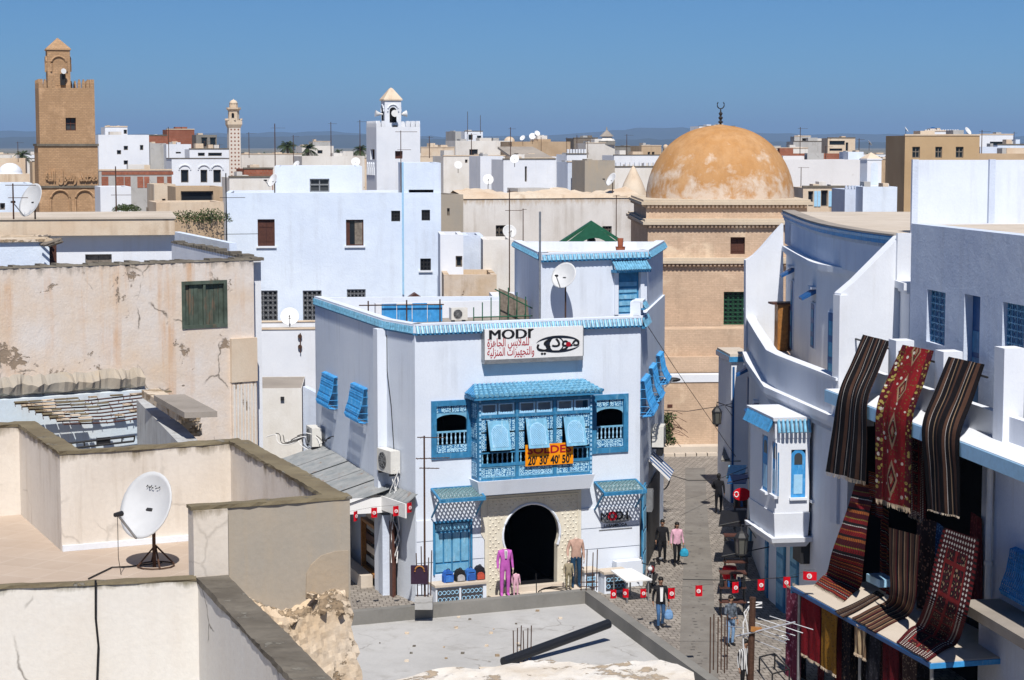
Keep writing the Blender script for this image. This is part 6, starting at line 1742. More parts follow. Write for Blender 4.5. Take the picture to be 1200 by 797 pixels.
antenna('roof_antenna', 'mast standing right of the brick minaret', atY(136.5, 256, 100), zat(195, 100) - zat(256, 100), [(.45, radians(80), 1.0, 5, .4)], r=.04)
antenna('roof_antenna', 'distant mast with crossbars left of the white minaret', atY(322.5, 195, 240), zat(145, 240) - zat(195, 240), [(.9, radians(60), 1.8, 3, 1.4)], r=.07)
antenna('roof_antenna', 'thin aerial above the rooftop box on the skyline', atY(548, 157, 326), 3.6, [], r=.05)
antenna('roof_antenna', 'second thin aerial above the rooftop box on the skyline', atY(563, 157, 326), 3.0, [], r=.05)
antenna('roof_antenna', 'aerial on the flaking white wall right of the dome', atY(938.5, 222, 140), zat(196, 140) - zat(222, 140), [(.98, radians(75), .8, 4, .4)], r=.03)
antenna('roof_antenna', 'thin dark aerial beside the pagoda-like lantern', atY(676, 186, 250), 2.9, [(.9, radians(70), .4, 2, .4)], r=.05)
# shrubs on the tan garden wall
def leaf_cloud(mb, c, rad, n, size, rnd, flat=.7):
	for i in range(n):
		a, b_ = rnd.uniform(0, 2 * pi), math.acos(rnd.uniform(-.3, 1)); r = rnd.random() ** .4
		p = V(c) + V((rad[0] * r * sin(b_) * cos(a), rad[1] * r * sin(b_) * sin(a), rad[2] * r * cos(b_)))
		d1 = V((rnd.uniform(-1, 1), rnd.uniform(-1, 1), rnd.uniform(-.5, 1))).normalized(); d2 = d1.cross(V((rnd.uniform(-1, 1), rnd.uniform(-1, 1), rnd.uniform(-1, 1)))).normalized()
		s_ = size * rnd.uniform(.6, 1.3); mb.q(p, p + d1 * s_ * .6 + d2 * s_ * .3, p + d1 * s_ * 1.3, p + d1 * s_ * .6 - d2 * s_ * .3)
lm = N('leaf'); o = lm.tc.outputs['Object']; LEAF = lm.done(lm.mix(lm.noise(o, 3, 3), (.035, .06, .018), (.085, .115, .035)), .6, .3)
lm = N('palm_leaf'); o = lm.tc.outputs['Object']; PALM = lm.done(lm.mix(lm.noise(o, 1, 3), (.022, .038, .014), (.055, .075, .025)), .55, .3)
rn_ = random.Random(17)
for (x, y, Y, rx, rz, lab) in ((220, 254, 97.5, 1.15, .75, 'low green shrub left of its twin on the tan garden wall'), (248, 253, 97.5, 1.0, .85, 'low green shrub right of its twin on the tan garden wall'), (148, 242, 103, .75, .45, 'green bush beside the small white house'), (152, 250, 101, .6, .3, 'low green bush on the canopy edge')):
	c = atY(x, y + 4, Y); t = thing('shrub', lab, 'shrub', c); m_ = MB(); leaf_cloud(m_, c, (rx, .6, rz * .62), 900, .085, rn_); m_.build('foliage', LEAF, t)
	MB().tube([c - V((0, 0, .3)), c + V((0, 0, rz * .5))], .04, 5).build('stem', T['grey_wood'], t)
# palms on the skyline
def palm(label, x, ytop, ybase, Y, spread):
	b_ = atY(x, ybase, Y); b_.z = 0; top = atY(x, ytop, Y); rnd = random.Random(int(x * 7))
	t = thing('palm_tree', label, 'palm tree', b_, 'palms on the skyline')
	m_ = MB(); m_.tube([b_, b_ + V((.2, 0, top.z * .5)), top], [.35, .26, .22], 8); m_.build('trunk', T['grey_wood'], t)
	m_ = MB()
	for k in range(34):
		az = rnd.uniform(0, 2 * pi); el = rnd.uniform(-.35, 1.25); L = spread * rnd.uniform(.8, 1.1); d = V((cos(az), sin(az), 0)); pts = []
		for j in range(8):
			f = j / 7; pts.append(top + d * (L * f * cos(el) * (1 - .15 * f)) + V((0, 0, L * (sin(el) * f - .55 * f * f))))
		for j in range(7):
			p, q = pts[j], pts[j + 1]; w = spread * .22 * sin(pi * (j + .6) / 8)
			s_ = V((-d.y, d.x, 0))
			for sg_ in (-1, 1):
				for h in (0, .5):
					pp = p + (q - p) * h; m_.q(pp, pp + (q - p) * .45, pp + (q - p) * .5 + s_ * sg_ * w + V((0, 0, -w * .6)))
	m_.build('crown', PALM, t)
palm('date palm beside the brick minaret', 26, 182, 200, 330, 2.2)
palm('date palm left of the far grey house', 337, 172, 200, 340, 2.6)
palm('tall date palm in front of the far pale house', 361, 175, 200, 330, 2.6)
palm('date palm close to the left side of the white minaret', 423, 176, 200, 350, 2.2)
palm('short date palm under the tall one', 352, 184, 200, 320, 1.9)
palm('low palm right of the far pale house', 398, 180, 200, 360, 1.9)
# dark belt of far trees
m_ = MB(); rn_ = random.Random(23)
for i in range(260):
	x = rn_.uniform(-80, 1280); Y = rn_.uniform(1000, 1700); c = atY(x, 300, Y); c.z = rn_.uniform(1.5, 4); leaf_cloud(m_, c, (rn_.uniform(5, 14), 6, rn_.uniform(3, 6.5)), 60, 2.6, rn_)
tag(m_.build('far_tree_belt', PALM), 'dark belt of far trees along the plain', 'trees', kind='stuff')

# ------------------------------------------------------------------ concrete roof in front of the shop
ZC = 4.5
ra, rb_, rc = atZ(385, 717, ZC), atZ(693, 689, ZC), atZ(843, 797, ZC); rc = rc + (rc - rb_).normalized() * 1.6
rd_ = V((-6.2, 42.2, ZC))
cr = thing('concrete_roof_house', 'low house with a bare concrete flat roof and parapet before the shop', 'house', (rb_.x, rb_.y, 0))
shell(cr, [(p.x, p.y) for p in (rd_, rc, rb_, ra)], 0, ZC, T['concrete_dark'], None, .34, .26, T['concrete'])
# rough white masonry mass at the near edge
m_ = MB(); rr = random.Random(31); na, nb_ = 40, 12
top = []
for j in range(nb_ + 1):
	row = []
	for i in range(na + 1):
		x = 425 + (812 - 425) * i / na; f = j / nb_
		edge = 771 + 6 * sin(i * .5) * .5 + (24 * max(0, 1 - (x - 425) / 170)) + (12 * max(0, (x - 795) / 20)); y = edge + (840 - edge) * f
		p = atZ(x + (10 * f), y, 4.85); p.z = 4.85 + rr.uniform(-.03, .03) - (.12 if j == 0 else 0) ; row.append(p)
	top.append(row)
for j in range(nb_):
	for i in range(na): m_.q(top[j + 1][i], top[j + 1][i + 1], top[j][i + 1], top[j][i])
for i in range(na): m_.q(top[0][i], top[0][i + 1], V((top[0][i + 1].x, top[0][i + 1].y + .05, 4.1)), V((top[0][i].x, top[0][i].y + .05, 4.1)))
for j in range(nb_): m_.q(V((top[j][na].x + .02, top[j][na].y, 4.1)), top[j][na], top[j + 1][na], V((top[j + 1][na].x + .02, top[j + 1][na].y, 4.1)))
mm = m_.build('masonry_mass', plaster('rough_whitewash', (.72, .69, .64), (.62, .55, .46), (.45, .36, .25), .5, patch=(.52, .42, .31), pth=.56, bump=.9, sc=1.6), cr)
for i in range(30):
	k = rr.randrange(na); p = top[0][k] + V((rr.uniform(-.1, .1), rr.uniform(-.02, .15), -.12)); s_ = rr.uniform(.06, .15)
	q = MB(); q.hexa([p + V((x * s_ * rr.uniform(.7, 1.4), y * s_, zz_ * s_ * .5)) for zz_ in (-1, 1) for x, y in ((-1, -1), (1, -1), (1, 1), (-1, 1))]); q.build('stone', T['rubble'], cr)
ZCR = ZC - .33
for i in range(26):
	p = atZ(rr.uniform(440, 740), rr.uniform(712, 775), ZCR + .01); s_ = rr.uniform(.015, .05)
	MB().hexa([p + V((x * s_ * rr.uniform(.7, 1.4), y * s_, zz_ * s_ * .5)) for zz_ in (-1, 1) for x, y in ((-1, -1), (1, -1), (1, 1), (-1, 1))]).build('debris', T['rubble'] if i % 3 else T['coping_grey'], cr)
m_ = MB(); a, b_ = atZ(590, 776, ZCR + .12), atZ(713, 731, ZCR + .45); m_.tube([a, a + (b_ - a) * .33, a + (b_ - a) * .66, b_], .115, 12)
tag(m_.build('black_pipe', flat('black_plastic', (.015, .017, .022), .45)), 'black plastic pipe propped across the concrete roof', 'pipe')
b = atZ(497, 712, ZC); bl = thing('antenna_block', 'concrete block on the parapet holding rusty bars and a paper bag', 'block', b)
MB().box(b.x - .22, b.x + .22, b.y - .25, b.y + .2, ZC + .001, ZC + .28).build('block', T['concrete'], bl)
for k, (dx, dy, hh) in enumerate(((-.16, 0, 1.1), (-.06, .1, 1.25), (.1, -.05, 1.0), (.16, .1, 1.15))):
	MB().tube([V((b.x + dx, b.y + dy, ZC + .28)), V((b.x + dx * 1.2, b.y + dy, ZC + .28 + hh))], .014, 5).build('rebar', T['rust'], bl)
antenna('roof_antenna', 'slanting aerial with yagi booms in front of the shop facade', (b.x + .02, b.y, ZC + .28), 4.05, [(.99, radians(95), .7, 2, .35), (.86, radians(80), .85, 8, .3), (.80, radians(95), .5, 5, .25)], r=.028)
m_ = MB(); p = V((b.x - .1, b.y - .12, ZC + .85)); m_.hexa([p + V((x, y, z)) for z in (-.22, .24) for x, y in ((-.22, -.05), (.2, -.05), (.2, .05), (-.22, .05))])
hb_o = tag(m_.build('hanging_bag', paint('plum_bag', (.03, .012, .03))), 'dark plum bag hanging on the rusty bars of the block', 'bag')
m_ = MB(); m_.tube([p + V((.12 * cos(a) - .0, -.07, .1 + .12 * sin(a) * 1.2)) for a in [pi * k / 6 for k in range(7)]], .02, 4); o_ = m_.build('handle', T['orange_wood'], hb_o)
rb1 = thing('rebar_cluster', 'cluster of rusty reinforcing bars rising from the middle of the concrete roof', 'rebar', atZ(612, 776, ZCR))
for k in range(6): p = atZ(602 + 4 * k, 775, ZCR); MB().tube([p, p + V((rr.uniform(-.03, .03), 0, .72 + .06 * (k % 3)))], .013, 5).build('bar', T['rust'], rb1)
rb2 = thing('rebar_cluster', 'reinforcing bars with stirrups on the parapet corner right of the doorway', 'rebar', atZ(688, 693, ZC))
for k, x in enumerate((681, 687, 694, 699)): p = atZ(x, 692, ZC); MB().tube([p, p + V((.02, 0, 1.0 + .08 * (k % 2)))], .014, 5).build('bar', T['rust'], rb2)
m_ = MB()
for z in (.1, .22): m_.tube([atZ(680, 692, ZC) + V((0, 0, z)), atZ(701, 692, ZC) + V((0, 0, z))], .012, 4)
m_.build('stirrup', T['rust'], rb2)
rb3 = thing('rebar_cage', 'tall cage of reinforcing bars at the street corner of the concrete roof', 'rebar', atZ(843, 790, ZC))
for k, x in enumerate((832, 836, 841, 845, 849, 852)): p = atZ(x, 789 - (k % 2) * 4, ZC); MB().tube([p, p + V((0, 0, 1.25))], .015, 5).build('bar', T['rust'], rb3)
m_ = MB(); p = atZ(629, 705, ZCR)
for k in range(3): m_.tube([p + V((.5 + .5 * cos(a + k * .3) + .05 * k, .02 * k, .18 + .22 * sin(a) * (1 - .15 * k))) for a in [2 * pi * j / 14 for j in range(14)]], .013, 4, False)
m_.tube([p, p + V((-.02, 0, .75))], .013, 4)
tag(m_.build('wire_coil', T['black']), 'loop of black wire lying against the concrete parapet', 'wire')
# ------------------------------------------------------------------ tin roofs and shop row beside the shop's left wall
def corrugated(parent, p00, p10, p11, p01, n, amp, mat, nm='sheet', sub=4):
	"""sheet between eave p00-p10 and ridge p01-p11, ribs running eave to ridge"""
	m_ = MB(); N_ = n * sub; p00, p10, p11, p01 = map(V, (p00, p10, p11, p01)); nor = (p10 - p00).cross(p01 - p00).normalized()
	a = [p00 + (p10 - p00) * (i / N_) + nor * amp * cos(2 * pi * i / sub) for i in range(N_ + 1)]; b_ = [p01 + (p11 - p01) * (i / N_) + nor * amp * cos(2 * pi * i / sub) for i in range(N_ + 1)]
	for i in range(N_): m_.q(a[i], a[i + 1], b_[i + 1], b_[i])
	for i in range(N_): m_.q(a[i + 1] - nor * .01, a[i] - nor * .01, b_[i] - nor * .01, b_[i + 1] - nor * .01)
	return m_.build(nm, mat, parent)
ta = thing('tin_awning', 'long weathered tin awning along the side wall of the shop', 'awning', WLF.P(6, 3, 1))
ua, za = WLF.hit(379, 524); ub, zb2 = WLF.hit(459, 569)
za = zb2 = (za + zb2) / 2
nsh = 5
for i in range(nsh):
	a, b_ = ua + (ub - ua) * i / nsh, ua + (ub - ua) * (i + 1) / nsh + .12; l = .012 * (i % 2)
	corrugated(ta, WLF.P(a, za - .55 + l, 1.9), WLF.P(b_, za - .55 + l, 1.9), WLF.P(b_, za + l, .03), WLF.P(a, za + l, .03), 10, .02, T['tin'])
MB().wbox(WLF, ub - .02, ub + .05, za - .85, za - .3, .1, 1.92).build('end_board', T['signwhite'], ta)
MB().wbox(WLF, ua, ub, za - .72, za - .58, 1.86, 1.92).build('eaves_beam', T['grey_wood'], ta)
MB().wbox(WCH, -.1, WCH.L + .3, za - .75, za - .25, .5, .56).build('fascia_board', T['signwhite'], ta)
corrugated(ta, WCH.P(-.1, za - .28, .5), WCH.P(WCH.L + .3, za - .28, .5), WCH.P(WCH.L + .3, za + .05, .05), WCH.P(-.1, za + .05, .05), 8, .02, T['tin'])
tb = thing('tin_roof', 'lower rusty tin roof left of the long awning', 'roof', WLF.P(3, 2.5, 3))
for i in range(3):
	a, b_ = .6 + 2.2 * i, 2.9 + 2.2 * i; corrugated(tb, WLF.P(a, za - 1.35, 4.6), WLF.P(b_, za - 1.35, 4.6), WLF.P(b_, za - .75 + .02 * (i % 2), 1.7), WLF.P(a, za - .75 + .02 * (i % 2), 1.7), 9, .02, T['tin'])
MB().wbox(WLF, .6, 7.3, .1, za - 1.3, 2.2, 2.4).build('support_wall', T['white_dirty'], tb)
mb = MB(); rr = random.Random(12)
ctg = thing('cable_tangle', 'dark tangle of cables on the low grey wall behind the tin roof', 'cables', atY(345, 510, 84))
for k in range(9):
	pts = []; s0 = atY(312 + 8 * k, 512, 84 - .6 * k)
	for j in range(22): q = j * .32; pts.append(s0 + V((q * .3 + .14 * sin(q * 2 + k), -.1 * q, .16 * sin(q * 1.7 + k * 1.3) - .05 * q)))
	MB().tube(pts, .018, 4).build('cable', T['black'] if k % 3 else T['pvc'], ctg)
# goods and shop front under the tin awning
sf = thing('side_shop_front', 'shaded shop front with wooden display case under the tin awning', 'shop front', WLF.P(9, 0, .3))
r = WLF.rect(424, 612, 441, 672, .3)
m_ = MB(); f_ = .12
m_.wbox(WLF, r[0], r[0] + f_, r[2], r[3], .05, .34); m_.wbox(WLF, r[1] - f_, r[1], r[2], r[3], .05, .34); m_.wbox(WLF, r[0] + f_, r[1] - f_, r[3] - f_, r[3], .05, .33); m_.wbox(WLF, r[0] + f_, r[1] - f_, r[2], r[2] + f_, .05, .33)
dc_ = m_.build('display_case', T['orange_wood'], sf); MB().wbox(WLF, r[0] + f_, r[1] - f_, r[2] + f_, r[3] - f_, .06, .16).build('glass', T['pane'], dc_)
for k in range(6): MB().wbox(WLF, r[0] + .25 + .1 * (k % 2), r[1] - .3, r[2] + .3 + .42 * k, r[2] + .55 + .42 * k, .165, .2).build('ware', [T['metal'], T['cream'], T['brown_wood']][k % 3], dc_)
MB().wbox(WLF, r[1] + .5, r[1] + 1.1, 0, 2.9, .02, .35).build('column', T['greywash'], sf)
MB().wbox(WLF, r[1] + 1.5, WLF.L - .5, 0, 2.7, .02, .1).build('roller_door', T['brown_wood'], sf)
MB().wbox(WLF, 3, WLF.L - .6, 0, .45, .36, .8).build('plinth', T['roof_pale'], sf)
MB().wbox(WCH, .3, .9, 0, 2.6, .02, .12).build('doorway', T['dark'], sf)
lo2 = MB().wbox(WCH, .15, 1.0, 0, 2.5, .121, .16).build('wooden_shutter', T['brown_wood'], sf)
for k in range(4): MB().wbox(WCH, .2 + .2 * k, .37 + .2 * k, .1, 2.4, .161, .18).build('shutter_board', T['orange_wood'] if k % 2 else T['brown_wood'], lo2)
# ------------------------------------------------------------------ street
m_ = MB(); m_.q((-16, 42, .004), (14, 42, .004), (14, 104.5, .004), (-16, 104.5, .004)); tag(m_.build('street', T['setts']), kind='structure')
m_ = MB()
cl_ = [(803, 826, 548), (803, 829, 600), (801, 834, 660), (798, 838, 720), (795, 842, 797), (790, 850, 860)]
rr = random.Random(41)
for (a0, b0_, y0), (a1, b1_, y1) in zip(cl_, cl_[1:]): m_.q(atZ(a1, y1, .008), atZ(b1_, y1, .008), atZ(b0_, y0, .008), atZ(a0, y0, .008))
tag(m_.build('drain_channel', T['slab']), kind='structure')
m_ = MB(); p = atZ(812, 640, .01)
for i in range(70):
	y = 590 + i * 3.3; x = 816 + rr.uniform(-9, 9); a = atZ(x, y, .012); w = rr.uniform(.04, .14)
	m_.q(a, a + V((w, 0, 0)), a + V((w, .05, 0)), a + V((0, .05, 0)))
tag(m_.build('channel_cracks', T['iron']), kind='structure')

# ------------------------------------------------------------------ curved white house on the right side of the street
def poly3(pxs, z, sub=4):
	P_ = [atZ(x, y, z) for x, y in pxs]; out = []
	for i in range(len(P_) - 1):
		p0, p1, p2, p3 = P_[max(0, i - 1)], P_[i], P_[i + 1], P_[min(len(P_) - 1, i + 2)]
		for k in range(sub):
			t = k / sub; out.append(p1 * 1.0 + ((p2 - p0) * t + (p0 * 2 - p1 * 5 + p2 * 4 - p3) * t * t + (p1 * 3 - p0 - p2 * 3 + p3) * t ** 3) * .5)
	out.append(P_[-1]); return [V((p.x, p.y, 0)) for p in out]
def offs(pl, d):
	out = []
	for i in range(len(pl)):
		t = (pl[min(i + 1, len(pl) - 1)] - pl[max(0, i - 1)]).normalized(); out.append(pl[i] + V((t.y, -t.x, 0)) * d)
	return out
def band(pl, z0, z1, o0, o1, nm, mat, parent):
	a, b = offs(pl, o1), offs(pl, o0); m_ = MB(); k = len(pl)
	for i in range(k - 1):
		A, B_, C_, D_ = a[i], a[i + 1], b[i + 1], b[i]
		f = lambda p, z: (p.x, p.y, z)
		m_.q(f(A, z0), f(B_, z0), f(B_, z1), f(A, z1)); m_.q(f(A, z1), f(B_, z1), f(C_, z1), f(D_, z1)); m_.q(f(D_, z0), f(C_, z0), f(B_, z0), f(A, z0)); m_.q(f(C_, z0), f(D_, z0), f(D_, z1), f(C_, z1))
	for (A, D_) in ((a[0], b[0]), (b[-1], a[-1])): m_.q((A.x, A.y, z0), (A.x, A.y, z1), (D_.x, D_.y, z1), (D_.x, D_.y, z0))
	return m_.build(nm, mat, parent)
hs = thing('curved_house', 'white curved house with balcony terrace, blue cornice and oriel on the shaded street side', 'house', atZ(900, 700, 0))
ZL, ZB1, ZU, ZK = 7.6, 8.8, 11.8, 13.2
L2 = poly3([(870, 412), (874, 423), (895, 453), (966, 484), (984, 492)], ZL, 1)
C1 = poly3([(873, 361), (878, 375), (889, 393), (900, 410), (912, 416), (982, 443)], ZB1, 1)
L3 = poly3([(917, 288), (940, 301), (959, 309), (1013, 318), (1060, 332)], ZU)
K1 = poly3([(920, 246), (955, 259), (1000, 268), (1053, 275)], ZK)
wm = T['white']
band(L2, 0.0, ZL - .42, -.7, -.28, 'lower_wall', wm, hs)
band(L2, ZL - .22, ZL, -1.1, .0, 'ledge', wm, hs)
band(L2, ZL - .40, ZL - .221, -.72, -.12, 'cornice_moulding', wm, hs)
# toothed frieze under the ledge
m_ = MB(); a = offs(L2, -.2)
for i in range(len(a) - 1):
	n_ = max(1, int((a[i + 1] - a[i]).length / .16))
	for k in range(n_):
		p = a[i] + (a[i + 1] - a[i]) * ((k + .5) / n_); m_.box(p.x - .04, p.x + .04, p.y - .04, p.y + .04, ZL - .56, ZL - .401)
m_.build('frieze_teeth', wm, hs, stuff=True)
band(C1, ZL - .05, ZB1 - .09, -.24, .0, 'balcony_wall', wm, hs)
band(C1, ZB1 - .089, ZB1, -.32, .07, 'balcony_coping', wm, hs)
c_in = offs(C1, -.2); l_in = offs(L3, .0)
m_ = MB(); m_.q(*[(p.x, p.y, ZL + .03) for p in reversed(c_in)], *[(p.x, p.y, ZL + .03) for p in l_in]); m_.build('terrace_floor', T['roof_pale'], hs)
L3w = offs(L3, -.16)
band(L3w, ZL - .1, ZU - .30, -.4, 0, 'upper_wall', wm, hs)
band(L3, ZU - .22, ZU, -.6, .02, 'upper_ledge', wm, hs); band(L3, ZU - .32, ZU - .221, -.5, -.08, 'upper_moulding', wm, hs)
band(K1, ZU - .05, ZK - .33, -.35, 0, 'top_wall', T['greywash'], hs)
band(K1, ZK - .329, ZK - .06, -.3, .10, 'blue_cornice', T['blue_bright'], hs); band(K1, ZK - .20, ZK - .10, -.2, .16, 'blue_tile_row', T['blue_tile_dk'], hs); band(K1, ZK - .059, ZK, -.4, .14, 'roof_coping', T['roof_cement'], hs)
m_ = MB(); a = offs(K1, .0)
for i in range(len(a) - 1):
	n_ = max(1, int((a[i + 1] - a[i]).length / .2))
	for k in range(n_):
		p = a[i] + (a[i + 1] - a[i]) * ((k + .5) / n_); m_.box(p.x - .05, p.x + .05, p.y - .05, p.y + .05, ZK - .45, ZK - .331)
m_.build('frieze_teeth', wm, hs, stuff=True)
kk = offs(K1, -.3); m_ = MB(); m_.q(*[(p.x, p.y, ZK - .08) for p in kk], (kk[-1].x + 9, kk[-1].y + 2, ZK - .08), (kk[0].x + 9, kk[0].y, ZK - .08)); m_.build('roof', T['roof_pale'], hs)
m_ = MB(); m_.q((kk[0].x, kk[0].y, 0), (kk[0].x, kk[0].y, ZK - .08), (kk[0].x + 9, kk[0].y, ZK - .08), (kk[0].x + 9, kk[0].y, 0)); m_.build('rear_wall', wm, hs)
# sunlit end wall at the far end of the terrace
We = Wall(atY(873, 300, 83.9), atY(919, 300, 84.1)); h = lambda x, y: We.hit(x, y)
pts = [h(874, 400), h(918, 400), h(918, 262), h(905, 276), h(893, 290), h(884, 299), h(878, 303), h(874, 305)]
m_ = MB(); m_.extr([We.P(max(-.1, u), (ZL - .3) if y > 390 else z, 0) for (u, z), y in zip(pts, (400, 400, 262, 276, 290, 299, 303, 305))], We.n * -.35); m_.build('end_wall', wm, hs)
# near end wall with a raking top
na_, nb2 = atY(986, 300, 61.9), atY(1069, 300, 62.6); na_.z = nb2.z = 0
Wn = Wall(na_, nb2); h = lambda x, y: Wn.hit(x, y)
u_l = 0.0
pts = [(u_l, ZL - .3), (Wn.L, ZL - .3), (Wn.L, h(1067, 276)[1]), (h(1055, 277)[0], h(1055, 277)[1]), (h(1003, 329)[0], h(1003, 329)[1]), (u_l, h(988, 344)[1])]
m_ = MB(); m_.extr([Wn.P(u, z, 0) for u, z in pts], Wn.n * -.45); m_.build('raking_wall', wm, hs)
m_ = MB(); m_.wbox(Wn, -.06, .22, ZL - 3.4, pts[5][1] - .05, -.4, .06); m_.build('corner_pier', wm, hs)
m_ = MB(); m_.wbox(Wn, h(1050, 290)[0], Wn.L, pts[2][1] - 1.6, pts[2][1] + .08, .001, .10); m_.build('pier_block', wm, hs)
# doors and hoods on the upper wall
def seg_at(pl, px, z):
	"""wall plane of the polyline segment that photo column px meets"""
	best = None
	for a, b in zip(pl, pl[1:]):
		W_ = Wall(a, b); u, _ = W_.hit(px, 300)
		if -.001 <= u <= W_.L + .001: return W_, u
		e = min(abs(u), abs(u - W_.L))
		if best is None or e < best[0]: best = (e, W_, u)
	return best[1], best[2]
def hood(W_, u, z, w, nm='hood'):
	m_ = MB(); m_.hexa([W_.P(u - w / 2, z - .35, .5), W_.P(u + w / 2, z - .35, .5), W_.P(u + w / 2, z - .1, .002), W_.P(u - w / 2, z - .1, .002), W_.P(u - w / 2, z - .27, .52), W_.P(u + w / 2, z - .27, .52), W_.P(u + w / 2, z + .05, .002), W_.P(u - w / 2, z + .05, .002)])
	o = m_.build(nm, T['blue_dark'], hs); MB().wbox(W_, u - w / 2 - .04, u + w / 2 + .04, z + .051, z + .13, .002, .2).build('hood_cap', wm, o); return o
for (x, ztop, w, dz, lab) in ((930, 10.9, .75, 2.75, 'terrace_door'), (955, 10.6, .75, 1.6, 'terrace_window'), (979, 10.5, .8, 2.4, 'terrace_door')):
	W_, u = seg_at(L3w, x, 10)
	z0 = ztop - .35 - dz
	m_ = MB(); m_.wbox(W_, u - w / 2 - .07, u + w / 2 + .07, z0 - .02, ztop - .3, .002, .05); fo = m_.build(lab, T['bluewash'], hs)
	MB().wbox(W_, u - w / 2, u + w / 2, z0, ztop - .36, .051, .07).build('leaf', T['blue_dark'], fo)
	for k in range(3): MB().wbox(W_, u - w / 2 + .1, u + w / 2 - .1, z0 + .1 + dz * k / 3.2, z0 + dz * (k + .8) / 3.2, .071, .085).build('leaf_panel', T['blue'], fo)
	if x < 970: hood(W_, u, ztop + .15, w + .1)
# brown cupboard on the terrace
W_, u = seg_at(L3w, 921, 9)
cb = thing('wooden_cupboard', 'varnished brown wooden cupboard standing on the balcony terrace', 'cupboard', W_.P(u, ZL + .03, 1.0))
c = atZ(914, 412, ZL + .03); c = V((c.x + .35, c.y, 0))
Wq = Wall((c.x - .45, c.y), (c.x + .35, c.y + .12))
m_ = MB(); m_.wbox(Wq, 0, Wq.L, ZL + .04, ZL + 1.95, -.5, 0); cbo = m_.build('carcass', T['orange_wood'], cb)
MB().wbox(Wq, -.25, Wq.L + .15, ZL + 1.951, ZL + 2.03, -.6, .1).build('top_board', T['brown_wood'], cb)
for k in range(2): MB().wbox(Wq, .03 + Wq.L / 2 * k, Wq.L / 2 * (k + 1) - .03, ZL + .1, ZL + 1.88, .001, .03).build('door', T['orange_wood'] if k == 0 else T['brown_wood'], cbo)
# oriel
on = V((8.56, 64.5, 0)); dirw = V((.15, -.99, 0)).normalized(); of_ = V((8.1, 67.5, 0)); onr = on + V((.99, .15, 0)) * 1.15
WOL = Wall(of_, on); WOF = Wall(on, onr)
ofr = of_ + V((.99, .15, 0)) * 1.15
op_ = [(on.x, on.y), (onr.x, onr.y), (ofr.x, ofr.y), (of_.x, of_.y)]
orl = thing('oriel_window', 'white oriel with blue tiled cap and blue arched windows above the street', 'oriel', (on.x, on.y, 3.7))
zo = lambda y: zat(y, 64.5)
za_, zb_, zc_, zd_ = zo(640), zo(602), zo(514), zo(489)
rW = WOF.rect(927, 527, 944, 583); rW = (rW[0], min(rW[1], WOF.L - .08), rW[2], rW[3])
m_ = MB()
m_.wall(WOF, 0, WOF.L, zb_, zc_, [rW], .08)
r1 = WOL.rect(893, 510, 899.5, 575); r2 = WOL.rect(904.5, 518, 910.5, 580)
m_.wall(WOL, 0, WOL.L, zb_, zc_, [r1, r2], .1)
We2 = Wall(ofr, of_); m_.wall(We2, 0, We2.L, zb_, zc_); m_.q(*[(p[0], p[1], zc_) for p in op_]); m_.build('body', wm, orl)
def frust(poly, z0, z1, o0, o1): 
	a, b = inset(poly, -o0), inset(poly, -o1); return [(p[0], p[1], z0) for p in a] + [(p[0], p[1], z1) for p in b]
MB().hexa(frust(op_, za_ + .28, zb_ - .001, -.02, .03)).build('flared_base', wm, orl)
MB().hexa(frust(op_, za_ + .12, za_ + .279, .10, .14)).build('base_moulding', wm, orl); MB().hexa(frust(op_, za_ - .05, za_ + .119, -.06, .04)).build('base_drip', wm, orl)
for W_ in (WOF, WOL):
	m_ = MB(); n_ = max(3, int(W_.L / .13))
	for i in range(n_):
		u = W_.L * (i + .5) / n_
		for q in range(2): m_.tube([W_.P(u, zd_ - .06 - .2 * q, .06 + .09 * q), W_.P(u, zd_ - .28 - .2 * q, .16 + .09 * q)], .052, 6)
	m_.build('cap_tiles', T['blue_tile'] if W_ is WOF else T['blue_tile_dk'], orl, stuff=True)
MB().hexa(frust(op_, zc_ + .001, zd_ - .12, .02, .04)).build('cap_neck', wm, orl)
MB().hexa(frust(op_, zd_ - .119, zd_, .10, .12)).build('cap_slab', wm, orl)
def arched_window(W_, r, parent, open_=None):
	u0, u1, z0, z1 = r; w = u1 - u0; uc = (u0 + u1) / 2
	m_ = MB(); m_.extr([W_.P(u, z, -.02) for u, z in arch_poly(uc, z0, w, z1 - w / 2)][::-1], W_.n * -.05); f = m_.build('window', T['blue_bright'], parent)
	zs = z1 - w * .5
	m_ = MB(); m_.extr([W_.P(u, z, -.012) for u, z in arch_poly(uc, zs - .25, w * .55, zs)][::-1], W_.n * -.007); m_.build('arch_pane', T['pane_dull'], f)
	MB().wbox(W_, u0 + w * .2, u1 - w * .2, z0 + .12, z0 + (z1 - z0) * .48, -.019, -.008).build('lattice_pane', T['blue_pale'], f)
	MB().wbox(W_, u0 - .05, u1 + .05, z0 - .08, z0 - .001, -.02, .09).build('sill', wm, f)
	return f
arched_window(WOF, rW, orl); arched_window(WOL, r1, orl); arched_window(WOL, r2, orl)
